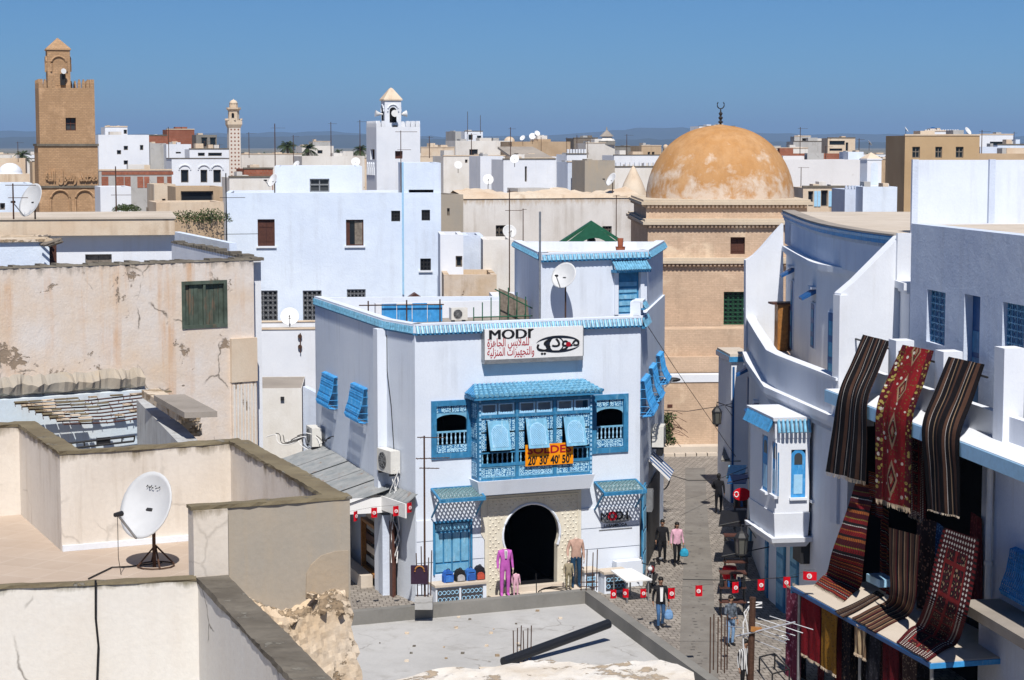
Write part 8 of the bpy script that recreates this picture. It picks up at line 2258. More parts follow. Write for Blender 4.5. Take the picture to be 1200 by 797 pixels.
# ------------------------------------------------------------------ people and mannequins
SKIN = paint('skin', (.36, .20, .13), .06, .5, .3); HAIR = flat('hair', (.012, .010, .009), .5)
PLASTIC = paint('mannequin_plastic', (.62, .50, .42), .04, .4, .4); SHOE = flat('shoe', (.015, .014, .014), .5)
def figure(name, label, cat_, foot, yaw, h, mats, pose=None, head=True, sleeve=.98, hem=.88, group=None, skin=None, hairlen=0.0, child=False):
	"""one skinned body; mats: top, legs; pose: dict of joint overrides (for a 1.72 m figure facing -Y)"""
	J = {'pelvis': (0, 0, .95), 'spine': (0, 0, 1.14), 'chest': (0, .0, 1.33), 'nb': (0, .01, 1.465), 'neck': (0, 0, 1.53),
         'hL': (-.09, 0, .90), 'kL': (-.10, -.02, .50), 'aL': (-.10, .03, .09), 'tL': (-.115, -.13, .035),
         'hR': (.09, 0, .90), 'kR': (.10, -.02, .50), 'aR': (.10, .03, .09), 'tR': (.115, -.13, .035),
         'sL': (-.175, .01, 1.40), 'eL': (-.225, .03, 1.13), 'wL': (-.235, -.05, .90), 'mL': (-.235, -.065, .83),
         'sR': (.175, .01, 1.40), 'eR': (.225, .03, 1.13), 'wR': (.235, -.05, .90), 'mR': (.235, -.065, .83)}
	if head: J['hd'] = (0, -.015, 1.60); J['ht'] = (0, -.005, 1.665)
	J.update(pose or {})
	Rd = {'pelvis': (.155, .115), 'spine': (.135, .10), 'chest': (.165, .115), 'nb': (.075, .07), 'neck': (.05, .052), 'hd': (.075, .092), 'ht': (.07, .088),
          'h': (.092, .095), 'k': (.062, .064), 'a': (.042, .048), 't': (.042, .03), 's': (.068, .068), 'e': (.047, .047), 'w': (.033, .033), 'm': (.040, .022)}
	names = list(J); idx = {n_: i for i, n_ in enumerate(names)}
	E_ = [('pelvis', 'spine'), ('spine', 'chest'), ('chest', 'nb'), ('nb', 'neck')] + ([('neck', 'hd'), ('hd', 'ht')] if head else [])
	for s in 'LR': E_ += [('pelvis', 'h' + s), ('h' + s, 'k' + s), ('k' + s, 'a' + s), ('a' + s, 't' + s), ('chest', 's' + s), ('s' + s, 'e' + s), ('e' + s, 'w' + s), ('w' + s, 'm' + s)]
	me = bpy.data.meshes.new('skeleton'); me.from_pydata([J[n_] for n_ in names], [(idx[a], idx[b]) for a, b in E_], [])
	ob = bpy.data.objects.new('skeleton', me); COL.objects.link(ob)
	ob.modifiers.new('skin', 'SKIN'); ob.modifiers['skin'].use_smooth_shade = True; ob.modifiers.new('sub', 'SUBSURF').levels = 2
	sl = me.skin_vertices[0].data if me.skin_vertices else None
	if sl is None:
		bm = bmesh.new(); bm.from_mesh(me); bm.verts.layers.skin.verify(); bm.to_mesh(me); bm.free(); sl = me.skin_vertices[0].data
	for n_, i in idx.items():
		sl[i].radius = Rd.get(n_) or Rd[n_[0]]; sl[i].use_root = (n_ == 'pelvis')
	dg = bpy.context.evaluated_depsgraph_get(); bme = bpy.data.meshes.new_from_object(ob.evaluated_get(dg), depsgraph=dg)
	bpy.data.objects.remove(ob)
	skin = skin or SKIN
	ml = [skin, mats[0], mats[1], SHOE if head else mats[1]]
	bme.materials.clear()
	for m in ml: bme.materials.append(m)
	bones = [(V(J[a]), V(J[b]), a, b) for a, b in E_]
	for p in bme.polygons:
		c = p.center; best = None
		for a, b, na, nb in bones:
			ab = b - a; t = max(0, min(1, (c - a).dot(ab) / ab.length_squared)); d = (c - (a + ab * t)).length
			if best is None or d < best[0]: best = (d, na, nb, t)
		d, na, nb, t = best; k = 1
		if nb in ('hd', 'ht') or (nb == 'neck' and t > .4): k = 0
		elif nb[0] == 'm' or (nb[0] == 'w' and t > sleeve): k = 0
		elif nb[0] == 't' or (nb[0] == 'a' and t > .93): k = 3
		elif nb[0] in 'ka' or (nb[0] == 'h' and nb != 'hd') or na == 'pelvis' or nb == 'pelvis': k = 1 if c.z > hem else 2
		elif nb == 'spine' and c.z < hem: k = 2
		p.material_index = k; p.use_smooth = True
	# fingers, nose, ears joined to the body
	x = MB()
	for s, sx in (('L', -1), ('R', 1)):
		m = V(J['m' + s]); w = V(J['w' + s]); d = (m - w).normalized(); side = V((0, 1, 0))
		for k, (o_, ln) in enumerate(((-.03, .075), (-.010, .085), (.010, .08), (.028, .062))):
			b = m + d * .02 + side * o_; x.tube([b, b + d * ln * .5 + V((-sx * .006, 0, 0)), b + d * ln + V((-sx * .022, 0, 0))], [.0095, .009, .0065], 5)
		b = (m + w) / 2 + side * -.03; x.tube([b, b + d * .03 + V((-sx * .01, -.025, 0)), b + d * .06 + V((-sx * .02, -.03, 0))], [.012, .010, .008], 5)
	bm = bmesh.new(); bm.from_mesh(bme)
	def add(mb_, mi):
		vs = [bm.verts.new(v) for v in mb_.v]
		for f in mb_.f:
			try: q = bm.faces.new([vs[i] for i in f]); q.material_index = mi; q.smooth = True
			except ValueError: pass
	add(x, 0)
	if head:
		hc = (V(J['hd']) + V(J['ht'])) / 2; x = MB(); x.hexa([hc + V(q) for q in ((-.012, -.10, -.03), (.012, -.10, -.03), (.01, -.06, -.03), (-.01, -.06, -.03), (-.006, -.085, .02), (.006, -.085, .02), (.006, -.06, .02), (-.006, -.06, .02))])
		for s in (-1, 1): x.sph(hc + V((s * .078, .01, -.01)), (.012, .022, .03), 6, 4)
		add(x, 0)
		x = MB()
		for s in (-1, 1): x.sph(hc + V((s * .030, -.086, .012)), (.011, .008, .008), 6, 4)
		x.box(hc.x - .025, hc.x + .025, hc.y - .092, hc.y - .08, hc.z - .062, hc.z - .054); add(x, 3)
	bm.to_mesh(bme); bm.free()
	bme.name = name; o = bpy.data.objects.new(name, bme); COL.objects.link(o)
	o.location = foot; o.rotation_euler = (0, 0, yaw); s_ = h / 1.76 if head else h / 1.56; o.scale = (s_, s_, s_) if not child else (s_ * 1.12, s_ * 1.12, s_)
	tag(o, label, cat_, group)
	if head:
		x = MB(); hc = V(J['ht']); x.sph(hc + V((0, .018, .012)), (.092, .10, .092), 12, 8); x.sph(hc + V((0, .03, -.05)), (.086, .085, .10), 10, 6)
		if hairlen: x.tube([hc + V((0, .06, 0)), hc + V((0, .10, -.12)), hc + V((0, .095, -.12 - hairlen))], [.07, .09, .06], 8)
		ho = x.build('hair', HAIR, None, smooth=True); ho.parent = o
	return o
def cloth(nm, c, var=.15): return paint(nm, c, var, .85, .15, sc=9)
JBLACK = cloth('black_cloth', (.014, .014, .017)); JEAN = cloth('denim', (.055, .13, .27), .3); PINK = cloth('pink_cloth', (.62, .36, .46)); DARKT = cloth('charcoal_cloth', (.012, .012, .014))
PURP = cloth('purple_suit', (.48, .11, .44)); BEIG = cloth('beige_knit', (.46, .30, .24)); NAVY = cloth('navy_trouser', (.018, .055, .11)); KHAK = cloth('khaki_cloth', (.30, .26, .18)); BLOUSE = cloth('patterned_top', (.10, .12, .15), .9)
n = N('striped_shirt'); o = n.tc.outputs['Object']; x_, y_, z_ = n.sep(o); STR = n.done(n.mix(n.ramp(n.math('FRACT', n.math('MULTIPLY', x_, 16.0)), [(0, 0.0), (.5, 1.0)], 'CONSTANT'), (.02, .02, .025), (.62, .62, .62)), .9, .1)
walk = {'kL': (-.10, -.16, .52), 'aL': (-.10, -.10, .12), 'tL': (-.11, -.26, .05), 'kR': (.10, .04, .50), 'aR': (.10, .20, .13), 'tR': (.11, .06, .04), 'eL': (-.23, .10, 1.14), 'wL': (-.25, .05, .92), 'mL': (-.25, .03, .85), 'eR': (.23, -.02, 1.14), 'wR': (.24, -.14, .93), 'mR': (.24, -.17, .87)}
f = atZ(774, 737, 0); figure('person', 'man in black jacket and blue jeans carrying a plastic bag up the street', 'person', f, radians(8), 1.76, (JBLACK, JEAN), {**walk, 'wR': (.26, -.06, .92), 'mR': (.262, -.07, .85)}, hem=.84)
# white shirt front under his open jacket
sh = MB(); sh.hexa([V(q) for q in ((-.04, -.135, .95), (.04, -.135, .95), (.04, -.11, .95), (-.04, -.11, .95), (-.055, -.135, 1.42), (.055, -.135, 1.42), (.05, -.10, 1.42), (-.05, -.10, 1.42))])
so2 = sh.build('shirt_front', T['flagwhite'], None); so2.parent = bpy.data.objects['person']
def bag(label, c, col, w=.3, h=.34):
	c = V(c); t = thing('carrier_bag', label, 'bag', c - V((0, 0, h)), 'carrier bags'); m_ = MB(); rnd = random.Random(int(c.x * 100))
	rows = [(0, .35), (-.08, .8), (-.2, 1.0), (-.3, .95), (-.34, .7)]
	for (z, k), (z2, k2) in zip(rows, rows[1:]):
		a = [c + V((cos(q) * w / 2 * k, sin(q) * w / 4 * k, z * h / .34)) for q in [2 * pi * i / 10 for i in range(10)]]; b = [c + V((cos(q) * w / 2 * k2, sin(q) * w / 4 * k2, z2 * h / .34)) for q in [2 * pi * i / 10 for i in range(10)]]
		for i in range(10): m_.q(b[i], b[(i + 1) % 10], a[(i + 1) % 10], a[i])
	m_.q(*b[::-1]); m_.build('sack', cloth('bag_' + label[:8].replace(' ', '_'), col, .25), t, smooth=True)
	MB().tube([c + V((-.05, 0, 0)), c + V((0, 0, .12)), c + V((.05, 0, 0))], .012, 4).build('handle', cloth('bag_handle', col), t)
hx = lambda ft, yaw, x, y, z, s: V(ft) + Matrix.Rotation(yaw, 3, 'Z') @ V((x * s, y * s, z * s))
bag('blue and white plastic bag held by the man in blue jeans', hx(f, radians(8), .262, -.07, .75, 1.0) + V((0, 0, -.08)), (.16, .30, .52))
f = atZ(776, 661, 0); figure('person', 'person all in black walking beside the woman in pink', 'person', f, radians(-4), 1.74, (JBLACK, DARKT), walk, hem=.80)
f = atZ(793, 663, 0); figure('person', 'woman in a pale pink top and dark trousers with long dark hair', 'person', f, radians(6), 1.70, (PINK, DARKT), {**{k: v for k, v in walk.items() if k[0] in 'kat'}, 'wR': (.26, -.03, .92), 'mR': (.262, -.04, .85)}, hem=.90, hairlen=.16)
bag('turquoise bag held by the woman in pink', hx(f, radians(6), .262, -.04, .74, 1.0) + V((.02, 0, -.06)), (.03, .30, .48), .34, .32)
f = atZ(842, 602, 0); figure('person', 'man in black carrying a sack in the shade at the bend', 'person', f, radians(170), 1.78, (JBLACK, DARKT), {'eR': (.22, -.10, 1.18), 'wR': (.12, -.24, 1.2), 'mR': (.06, -.27, 1.22)}, hem=.82)
c = hx(f, radians(170), .12, -.30, 1.2, 1.0); m_ = MB(); m_.sph(c, (.24, .2, .2), 12, 8); tag(m_.build('sack', T['black'], smooth=True), 'dark bundle carried by the man at the bend', 'sack')
f = atZ(856, 757, 0); figure('person', 'person in a patterned top and light jeans standing by the shaded shops', 'person', f, radians(30), 1.66, (BLOUSE, cloth('light_denim', (.20, .33, .52), .2)), {'wL': (-.12, -.2, 1.0), 'mL': (-.07, -.23, 1.02), 'eL': (-.24, -.02, 1.14)}, hem=.92)
f = V((xat(879, 57.2), 57.2, 0)); figure('person', 'person in a black and white striped shirt in front of the rugs', 'person', f, radians(20), 1.70, (STR, DARKT), hem=.85)
# tailor's dummies
ft = WF.P(WF.hit(579.5, 690)[0], .18, 1.0); MB().box(ft.x - .3, ft.x + .3, ft.y - .22, ft.y + .22, .006, .17)
pl_m = MB(); pl_m.wbox(WF, WF.hit(566, 690)[0], WF.hit(598, 690)[0], .006, .17, .6, 1.4); tag(pl_m.build('display_plinth', T['roof_pale']), 'low white plinth under the purple suit dummy', 'plinth')
dm = figure('mannequin', 'headless mannequin in a purple suit left of the arched doorway', 'mannequin', (ft.x, ft.y, .172), radians(14), 1.80, (PURP, PURP), {'kL': (-.10, 0, .5), 'aL': (-.10, .02, .09)}, head=False, hem=.80, skin=PLASTIC, group='mannequins')
tie = MB(); tie.hexa([V(q) for q in ((-.03, -.13, 1.22), (.03, -.13, 1.22), (.03, -.11, 1.22), (-.03, -.11, 1.22), (-.045, -.125, 1.46), (.045, -.125, 1.46), (.04, -.07, 1.46), (-.04, -.07, 1.46))]); to = tie.build('shirt_front', T['flagwhite'], None); to.parent = dm
tie = MB(); tie.hexa([V(q) for q in ((-.012, -.142, 1.24), (.012, -.142, 1.24), (.012, -.131, 1.24), (-.012, -.131, 1.24), (-.014, -.138, 1.44), (.014, -.138, 1.44), (.014, -.126, 1.44), (-.014, -.126, 1.44))]); to = tie.build('tie', T['text_navy'], None); to.parent = dm
ft = WF.P(WF.hit(591.5, 690)[0], .172, 1.05); figure('mannequin', 'small child mannequin in pink beside the purple suit', 'mannequin', ft, radians(14), .85, (PINK, PINK), head=False, skin=PLASTIC, group='mannequins', child=True)
pl_m = MB(); pl_m.wbox(WF, WF.hit(646, 690)[0], WF.hit(678, 690)[0], .006, .22, .3, 1.1); tag(pl_m.build('display_plinth', T['roof_pale']), 'low white plinth under the beige jumper dummy', 'plinth')
ft = WF.P(WF.hit(665.5, 690)[0], .222, .72); figure('mannequin', 'headless mannequin in a beige jumper and navy trousers right of the doorway', 'mannequin', ft, radians(10), 1.86, (BEIG, NAVY), {'eL': (-.26, -.0, 1.16), 'wL': (-.28, -.12, .98), 'mL': (-.28, -.15, .92)}, head=False, hem=.93, skin=PLASTIC, group='mannequins')
ft = WF.P(WF.hit(654.5, 690)[0], .222, .9); figure('mannequin', 'child mannequin in khaki beside the navy trousers', 'mannequin', ft, radians(10), 1.0, (KHAK, cloth('camouflage', (.22, .19, .12), .8)), head=False, hem=.92, skin=PLASTIC, group='mannequins', child=True)
# counter with tile panels and four school bags
def tiled_bench(label, x0, x1, o0, o1, zt_, npan):
	a, b = WF.hit(x0, 685, o1)[0], WF.hit(x1, 685, o1)[0]
	t = thing('tiled_bench', label, 'bench', WF.P((a + b) / 2, 0, o0), 'tiled benches in front of the shop')
	MB().wbox(WF, a + .04, b - .04, .006, zt_ - .08, o0, o1 - .06).build('body', T['cladding'], t); MB().wbox(WF, a, b, zt_ - .079, zt_, o0, o1).build('top', T['roof_pale'], t)
	for k in range(npan):
		u0 = a + .1 + (b - a - .2) * k / npan; u1 = a + (b - a - .2) * (k + 1) / npan + .02
		p = MB().wbox(WF, u0, u1, .12, zt_ - .14, o1 - .059, o1 - .04).build('tile_panel', flat('tile_dark', (.06, .06, .07), .3), t)
		m_ = MB(); uc, zc = (u0 + u1) / 2, (.12 + zt_ - .14) / 2
		for q in range(5):
			for w in (-1, 1):
				cu = uc + (q - 2) * (u1 - u0) / 5.2; m_.tube([WF.P(cu + .07 * cos(x), zc + w * .12 + .07 * sin(x), o1 - .036) for x in [pi / 4 * k2 for k2 in range(9)]], .014, 3, False)
		m_.build('tile_motif', T['blue_pale'], p)
tiled_bench('white tiled bench carrying four school bags under the blue door', 510, 572, .35, 1.05, .80, 2)
tiled_bench('small tiled bench right of the arched doorway', 685, 703, .3, .95, .85, 1)
tiled_bench('white tiled bench by the shop street corner', 708, 738, .6, 1.3, .8, 1)
def backpack(label, x, col, col2, h=.42, w=.36):
	u = WF.hit(x, 672, .65)[0]; c = WF.P(u, .802, .62); t = thing('school_bag', label, 'school bag', c, 'school bags on the bench')
	pr = [(-w / 2, 0), (w / 2, 0), (w / 2 * 1.02, h * .55), (w / 2 * .8, h * .86), (w / 2 * .35, h), (-w / 2 * .35, h), (-w / 2 * .8, h * .86), (-w / 2 * 1.02, h * .55)]
	m_ = MB(); m_.extr([WF.P(u + a, .803 + z, .74) for a, z in pr], WF.n * -.22); m_.build('body', cloth('bag_body', col, .2), t)
	m_ = MB(); m_.extr([WF.P(u + a * .72, .83 + z * .52, .80) for a, z in pr], WF.n * -.06); m_.build('pocket', cloth('bag_pocket', col2, .2), t)
	MB().tube([WF.P(u + .06 * cos(a), .803 + h + .05 * sin(a), .66) for a in [pi * k / 6 for k in range(7)]], .014, 4).build('handle', T['black'], t)
	MB().wbox(WF, u - w * .3, u + w * .3, .803 + h * .66, .803 + h * .7, .741, .75).build('zip', T['black'], t)
backpack('plain blue school bag at the bench end', 525, (.03, .12, .45), (.05, .18, .55)); backpack('black and white school bag', 539, (.02, .02, .022), (.40, .40, .42)); backpack('lighter blue school bag between the black ones', 551.5, (.04, .16, .50), (.03, .10, .36)); backpack('black and red striped school bag', 562, (.02, .02, .03), (.45, .08, .05), .48)
# white boards and crates at the corner
bd2 = thing('display_table', 'pale slanted display table by the parapet at the street corner', 'table', WF.P(WF.hit(738, 695)[0], 0, 1.8))
a = WF.hit(724, 690, 2.2)[0]; b = WF.hit(748, 700, 2.2)[0]
m_ = MB(); m_.hexa([WF.P(a, .75, 2.9), WF.P(b + .2, .75, 2.9), WF.P(b, .9, 1.6), WF.P(a, .9, 1.6), WF.P(a, .80, 2.9), WF.P(b + .2, .80, 2.9), WF.P(b, .95, 1.6), WF.P(a, .95, 1.6)]); m_.build('top', T['signwhite'], bd2)
for u, o_ in ((a + .08, 1.7), (b - .08, 1.7), (a + .08, 2.8), (b + .1, 2.8)): MB().tube([WF.P(u, 0, o_), WF.P(u, .76, o_)], .03, 5).build('leg', T['metal'], bd2)
m_ = MB(); m_.wbox(WF, WF.L - 1.15, WF.L - .1, .006, .95, .12, .5); tag(m_.build('stone_block', T['cladding']), 'plain white masonry block against the shop corner', 'block')
# blue door leaf standing open on the street wall, meters, AC units
od = thing('open_door', 'blue panelled door leaf folded open at the shop street corner', 'door', WR.P(.3, 0, .1))
r = WR.rect(753, 562, 762, 676, .12)
m_ = MB(); m_.wbox(WR, .15, 1.35, .05, WR.hit(757, 566, .12)[1], .06, .12); m_.build('leaf', T['blue'], od)
for k in range(4):
	for j in range(2): MB().wbox(WR, .25 + .55 * j, .70 + .55 * j, .3 + .82 * k, .98 + .82 * k, .121, .14).build('panel', T['blue_light'], od)
ac_unit('white air conditioner on the street wall of the shop', WR, 4.6, 5.5, WR.hit(770, 527, .3)[1], WR.hit(770, 503, .3)[1], .05, .5)
ba = thing('striped_awning', 'small blue and white striped awning below the street air conditioner', 'awning', WR.P(4.8, 4, .2))
zt_ = WR.hit(770, 533, .2)[1]; 
for k in range(8):
	m_ = MB(); u = 3.6 + .28 * k; m_.hexa([WR.P(u, zt_ - .75, .8), WR.P(u + .27, zt_ - .75, .8), WR.P(u + .27, zt_ - .0, .02), WR.P(u, zt_ - .0, .02), WR.P(u, zt_ - .70, .82), WR.P(u + .27, zt_ - .70, .82), WR.P(u + .27, zt_ + .04, .02), WR.P(u, zt_ + .04, .02)]); m_.build('stripe', T['blue_dark'] if k % 2 else T['signwhite'], ba)
for (u0, z0, nm, mk) in ((2.4, 2.2, 'wall cabinet in grey on the shop street wall', 'metal'), (7.2, 3.6, 'dark wall box farther along the shop street wall', 'iron')):
	t = thing('wall_box', nm, 'box', WR.P(u0, z0, 0)); MB().wbox(WR, u0, u0 + .6, z0, z0 + .8, .003, .25).build('casing', T[mk], t); MB().wbox(WR, u0 + .05, u0 + .55, z0 + .05, z0 + .75, .251, .27).build('lid', T[mk], t)
MB_d = MB(); MB_d.wbox(WR, 3.0, 8.5, .006, 3.0, .003, .06); tag(MB_d.build('shop_shutter', T['iron']), 'dark shop opening along the street wall beyond the blue door', 'shutter')
# wheel leaning by the wall
wh = thing('cart_wheel', 'dark bicycle wheel hanging on the wall beyond the air conditioner', 'wheel', WR.P(8.5, 1.2, .3)); c = atY(777, 563, 84)
MB().tube([c + V((.05 * sin(a), .05, 0)) + V((.28 * cos(a), 0, .42 * sin(a))) for a in [2 * pi * k / 20 for k in range(21)]], .035, 6, False).build('tyre', T['black'], wh)
k_ = MB()
for k in range(6): a = pi * k / 6; k_.tube([c + V((.26 * cos(a), .05, .4 * sin(a))), c - V((.26 * cos(a), -.05, .4 * sin(a)))], .006, 3)
k_.build('spokes', T['metal'], wh)
# motorbike beside the corner
def motorbike(loc, yaw):
	t = thing('motorbike', 'motorbike parked facing down the street beside the blue door', 'motorbike', loc, local=True, rz=yaw)
	for y, nm in ((-.62, 'front'), (.62, 'rear')):
		ty = MB().tube([V((0, y + .29 * cos(a), .31 + .29 * sin(a))) for a in [2 * pi * k / 20 for k in range(21)]], .05, 8, False).build('wheel', T['black'], t)
		rm = MB(); rm.tube([V((0, y + .23 * cos(a), .31 + .23 * sin(a))) for a in [2 * pi * k / 20 for k in range(21)]], .015, 5, False)
		for k in range(6): a = pi * k / 6; rm.tube([V((0, y + .23 * cos(a), .31 + .23 * sin(a))), V((0, y - .23 * cos(a), .31 - .23 * sin(a)))], .006, 3)
		rm.build('rim', T['metal'], ty)
	MB().tube([V((0, -.62, .31)), V((0, -.45, .72)), V((0, -.38, .95))], .035, 6).build('fork', T['metal'], t)
	MB().tube([V((-.32, -.30, 1.0)), V((-.15, -.40, .98)), V((.15, -.40, .98)), V((.32, -.30, 1.0))], .018, 6).build('handlebar', T['black'], t)
	m_ = MB(); m_.sph((0, -.16, .74), (.14, .28, .14), 12, 8); m_.build('tank', paint('bike_red', (.25, .02, .02)), t, smooth=True)
	m_ = MB(); m_.hexa([V(q) for q in ((-.11, .1, .68), (.11, .1, .68), (.10, .75, .72), (-.10, .75, .72), (-.12, .1, .77), (.12, .1, .77), (.09, .78, .84), (-.09, .78, .84))]); m_.build('seat', T['black'], t)
	m_ = MB(); m_.box(-.14, .14, -.2, .25, .25, .58); m_.tube([V((.13, .2, .3)), V((.15, .85, .35))], .05, 8); m_.build('engine', T['iron'], t)
	m_ = MB(); m_.sph((0, -.56, .86), (.10, .07, .10), 12, 8); h_ = m_.build('headlight', T['metal'], t, smooth=True); MB().sph((0, -.60, .86), (.08, .05, .08), 10, 6).build('lens', T['signwhite'], h_)
	m_ = MB(); m_.hexa([V(q) for q in ((-.08, -.92, .42), (.08, -.92, .42), (.08, -.40, .60), (-.08, -.40, .60), (-.08, -.92, .47), (.08, -.92, .47), (.08, -.42, .66), (-.08, -.42, .66))]); m_.build('mudguard', T['metal'], t)
	for s in (-1, 1): MB().tube([V((s * .28, -.34, 1.0)), V((s * .34, -.36, 1.18))], .01, 4).build('mirror_stem', T['black'], t); MB().sph((s * .36, -.37, 1.2), (.06, .015, .04), 8, 5).build('mirror', T['metal'], t)
	m_ = MB(); m_.beam((.06, .1, .3), (.24, .12, .01), .03, .03); m_.build('stand', T['iron'], t)
	return t
motorbike(atZ(763, 690, 0), radians(-8))
# ------------------------------------------------------------------ bunting
def bunting(label, pts, flags, Y0, group='flag strings'):
	t = thing('flag_string', label, 'bunting', pts[0], group); MB().tube(pts, .004, 4).build('cord', T['iron'], t)
	for (p, w, h_, tw) in flags:
		p = V(p); m_ = MB(); d = V((cos(tw), sin(tw), 0)); nrm = V((d.y, -d.x, 0)); cols = 5
		for i in range(cols):
			a0, a1 = i / cols, (i + 1) / cols; wv = lambda a: nrm * (.025 * sin(a * 5))
			A, B_ = p + d * (w * (a0 - .5)) + wv(a0), p + d * (w * (a1 - .5)) + wv(a1); dn = V((0, 0, -h_))
			m_.q(A + dn, B_ + dn, B_, A); m_.q(A + nrm * -.006, B_ + nrm * -.006, B_ + dn + nrm * -.006, A + dn + nrm * -.006)
		fo = m_.build('flag', T['red'], t); c = p + V((0, 0, -h_ / 2)) + nrm * .034; r = min(w, h_) * .30
		e = MB(); e.extr([c + d * r * cos(a) + V((0, 0, r * sin(a))) for a in [2 * pi * k / 16 for k in range(16)]], nrm * -.004); eo = e.build('white_disc', T['flagwhite'], fo)
		k = MB(); c2 = c + nrm * .004; n_ = 10
		for i in range(n_):
			a0, a1 = .7 + (2 * pi - 1.4) * i / n_, .7 + (2 * pi - 1.4) * (i + 1) / n_
			k.q(c2 + d * (r * .62 * cos(a0)) + V((0, 0, r * .62 * sin(a0))), c2 + d * (r * .62 * cos(a1)) + V((0, 0, r * .62 * sin(a1))), c2 + d * (r * .12 + r * .45 * cos(a1)) + V((0, 0, r * .47 * sin(a1))), c2 + d * (r * .12 + r * .45 * cos(a0)) + V((0, 0, r * .47 * sin(a0))))
		k.build('crescent', T['red'], fo)
		s_ = MB(); sp = []
		for i in range(10): a = pi / 2 + pi * i / 5; q = r * (.32 if i % 2 == 0 else .13); sp.append(c2 + nrm * .003 + d * (r * .15 + q * cos(a)) + V((0, 0, q * sin(a))))
		s_.extr(sp, nrm * -.002); s_.build('star', T['red'], fo)
Yf = 60
fl = [(atY(x, y, Yf), .21, .34, radians(tw)) for x, y, tw in ((787, 689, 8), (819, 686, -10), (862, 682, 15), (892, 679, 5), (922, 676, -20))]
pts = [atY(x, y, Yf) for x, y in ((735, 690), (787, 689), (819, 686), (862, 682), (892, 679), (922, 676), (950, 668))]
bunting('string of small red flags with white discs hung across the street', pts, fl, Yf)
Yg = 66
fl = [(atY(x, y, Yg), .2, .3, radians(tw)) for x, y, tw in ((733, 690, -30), (754, 690, 12), (719, 691, 10))]
bunting('short string of red flags at the shop street corner', [atY(x, y, Yg) for x, y in ((712, 690), (733, 689), (754, 690), (764, 684))], fl, Yg)
Yh = 67
fl = [(atY(x, y, Yh), .2, .34, radians(tw)) for x, y, tw in ((438.5, 595, 10), (464, 593, 20), (480, 589, 40), (417, 599, 50))]
bunting('string of red flags along the tin awning', [atY(x, y, Yh) for x, y in ((405, 600), (417, 598), (438.5, 594), (464, 592), (480, 588), (486, 585))], fl, Yh)
fl = [(atY(949, 670, 57), .4, .25, radians(-25))]
bunting('single red flag lying on the platform corner', [atY(942, 668, 57), atY(955, 668, 57)], fl, 57)
# ------------------------------------------------------------------ wires across the street
for lab, pts in (('long wire slanting down from the shop corner across the street', [atY(757, 379, 73), atY(790, 430, 78), atY(838, 500, 86), atY(862, 535, 89)]),
                 ('sagging wire across the bend of the street', [atY(774, 553, 80), atY(806, 563, 80), atY(838, 563, 80), atY(876, 548, 80)]),
                 ('wire below the street plaque to the lantern', [atY(778, 481, 84), atY(806, 482, 86), atY(838, 477, 88), atY(858, 473, 89)]),
                 ('thin wire along the flags to the carpet shop', [atY(800, 679, 62), atY(862, 680, 62), atY(935, 676, 60)])):
	m_ = MB(); m_.tube(pts, .014, 4); tag(m_.build('overhead_wire', T['black']), lab, 'wire')
# street lamp head and plaque bits on the shop's far corner
lp = thing('street_light', 'small grey street light arm on the far corner of the shop', 'street light', WR.P(10.5, 7, .1)); c = atY(789, 445, 85); 
MB().tube([WR.P(WR.L - .2, c.z - .1, .05), c], .03, 5).build('arm', T['metal'], lp); MB().sph(c, (.32, .16, .10), 12, 6).build('lamp_head', T['iron'], lp, smooth=True)
# creeper on the far corner of the shop
cp_ = thing('creeper', 'dark green creeper with bare twigs hanging at the far corner of the shop', 'plant', atY(782, 520, 84)); rn_ = random.Random(77); m_ = MB()
for k in range(7): leaf_cloud(m_, atY(782 + rn_.uniform(-3, 3), 490 + 5 * k, 84.5), (.28, .3, .3), 130, .10, rn_)
m_.build('foliage', LEAF, cp_); m_ = MB()
for k in range(14):
	p = atY(783, 485 + 2.2 * k, 84.5); q = p + V((rn_.uniform(.2, .9), 0, rn_.uniform(-.5, .2))); m_.tube([p, (p + q) / 2 + V((0, 0, .12)), q], .012, 3)
m_.build('twigs', T['brown_wood'], cp_)
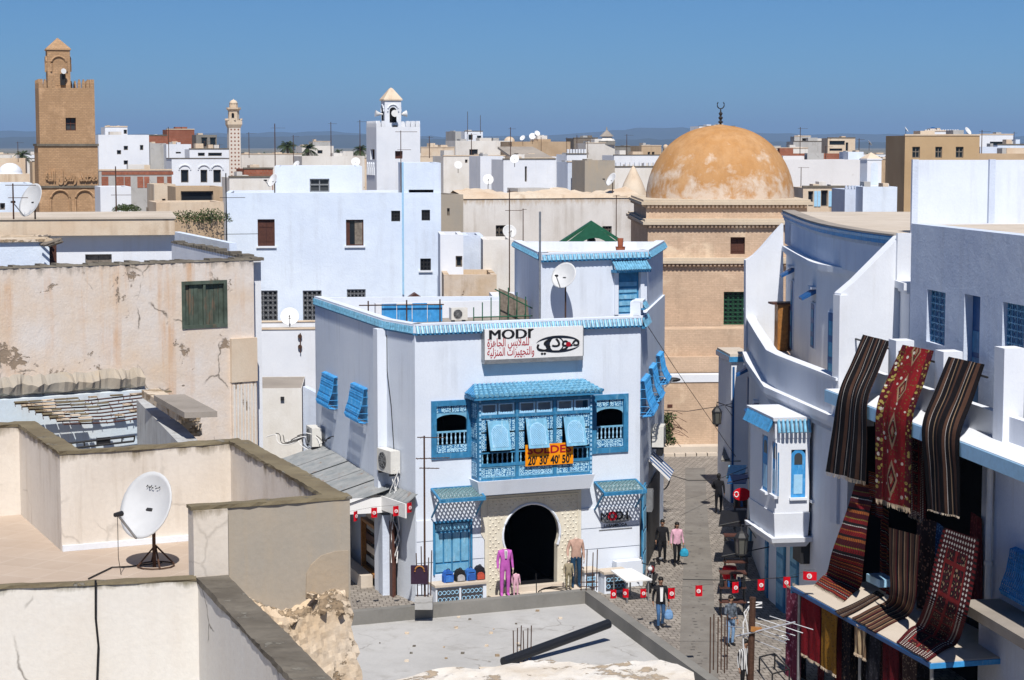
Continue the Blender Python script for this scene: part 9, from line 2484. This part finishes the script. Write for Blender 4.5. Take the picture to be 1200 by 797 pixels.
# ------------------------------------------------------------------ near aerial in front of the carpet shop
Yn = 43.5
an = thing('roof_antenna', 'large silver yagi aerial on a rusty pole in front of the carpet shop', 'antenna', atY(877, 797, Yn))
b0_ = atY(877.5, 860, Yn); t0 = atY(882, 700, Yn)
MB().tube([b0_, t0], .075, 8).build('mast', T['rust'], an)
ALU = flat('aluminium', (.62, .63, .65), .35, .5, .6)
pa, pb = atY(862, 746, Yn), atY(932, 729, Yn - .4)
bo = MB().tube([pa, pb], .022, 6).build('boom', ALU, an)
for i, (x0, y0, x1, y1) in enumerate(((902, 722, 953, 738), (888, 724, 941, 742), (880, 728, 932, 745), (876, 732, 925, 750), (884, 740, 922, 754), (872, 745, 915, 762), (848, 733, 872, 736))):
	MB().tube([atY(x0, y0, Yn + .25), atY(x1, y1, Yn - .25)], .011, 5).build('element', ALU, bo)
MB().tube([atY(918, 748, Yn) + V((.09 * cos(a), 0, .06 * sin(a))) for a in [2 * pi * k / 12 for k in range(13)]], .011, 4, False).build('dipole_loop', ALU, bo)
m_ = MB(); p = atY(886, 737, Yn - .1); m_.beam(p - V((.12, 0, .0)), p + V((.12, 0, -.02)), .1, .1); m_.build('balun_box', T['orange_wood'], an)
m_ = MB(); 
for k in range(2): m_.tube([atY(893 - 14 * k, 707 + k * 2, Yn), atY(878 - 6 * k, 712 + 6 * k, Yn), atY(871 + 4 * k, 730, Yn), atY(871 + 8 * k, 755, Yn), atY(876 + 4 * k, 790, Yn)], .016, 5)
m_.build('lead', T['pvc'], an)
m_ = MB(); m_.tube([atY(x, y, Yn) for x, y in ((876, 706), (893, 706), (893, 712), (876, 712))], .014, 4); m_.build('upper_dipole', ALU, an)
# iron frame on the street below the rugs
fr2 = thing('iron_stand', 'square iron stand frame on the paving before the hanging rugs', 'stand', atZ(908, 770, 0))
for (x, y, x2, y2) in ((890, 770, 905, 790), (905, 790, 925, 784), (925, 784, 908, 766), (908, 766, 890, 770)): MB().tube([atZ(x, y, .5), atZ(x2, y2, .5)], .025, 5).build('rail', T['iron'], fr2)
for x, y in ((890, 770), (905, 790), (925, 784), (908, 766)): p = atZ(x, y, .5); MB().tube([p, V((p.x, p.y, 0.004))], .025, 5).build('leg', T['iron'], fr2)
# ------------------------------------------------------------------ haze over the plain
HAZE = True
if HAZE:
	m, n_, l_, b_ = newmat('haze_air'); n_.remove(b_)
	pv = n_.new('ShaderNodeVolumePrincipled'); pv.inputs['Color'].default_value = (.40, .64, 1.0, 1); pv.inputs['Density'].default_value = 7.5e-5; pv.inputs['Anisotropy'].default_value = 0.0
	l_.new(pv.outputs[0], n_['Material Output'].inputs['Volume'])
	hz = MB().box(-39000, 39000, -290, 44000, -1, 420).build('haze', m); hz['kind'] = 'stuff'
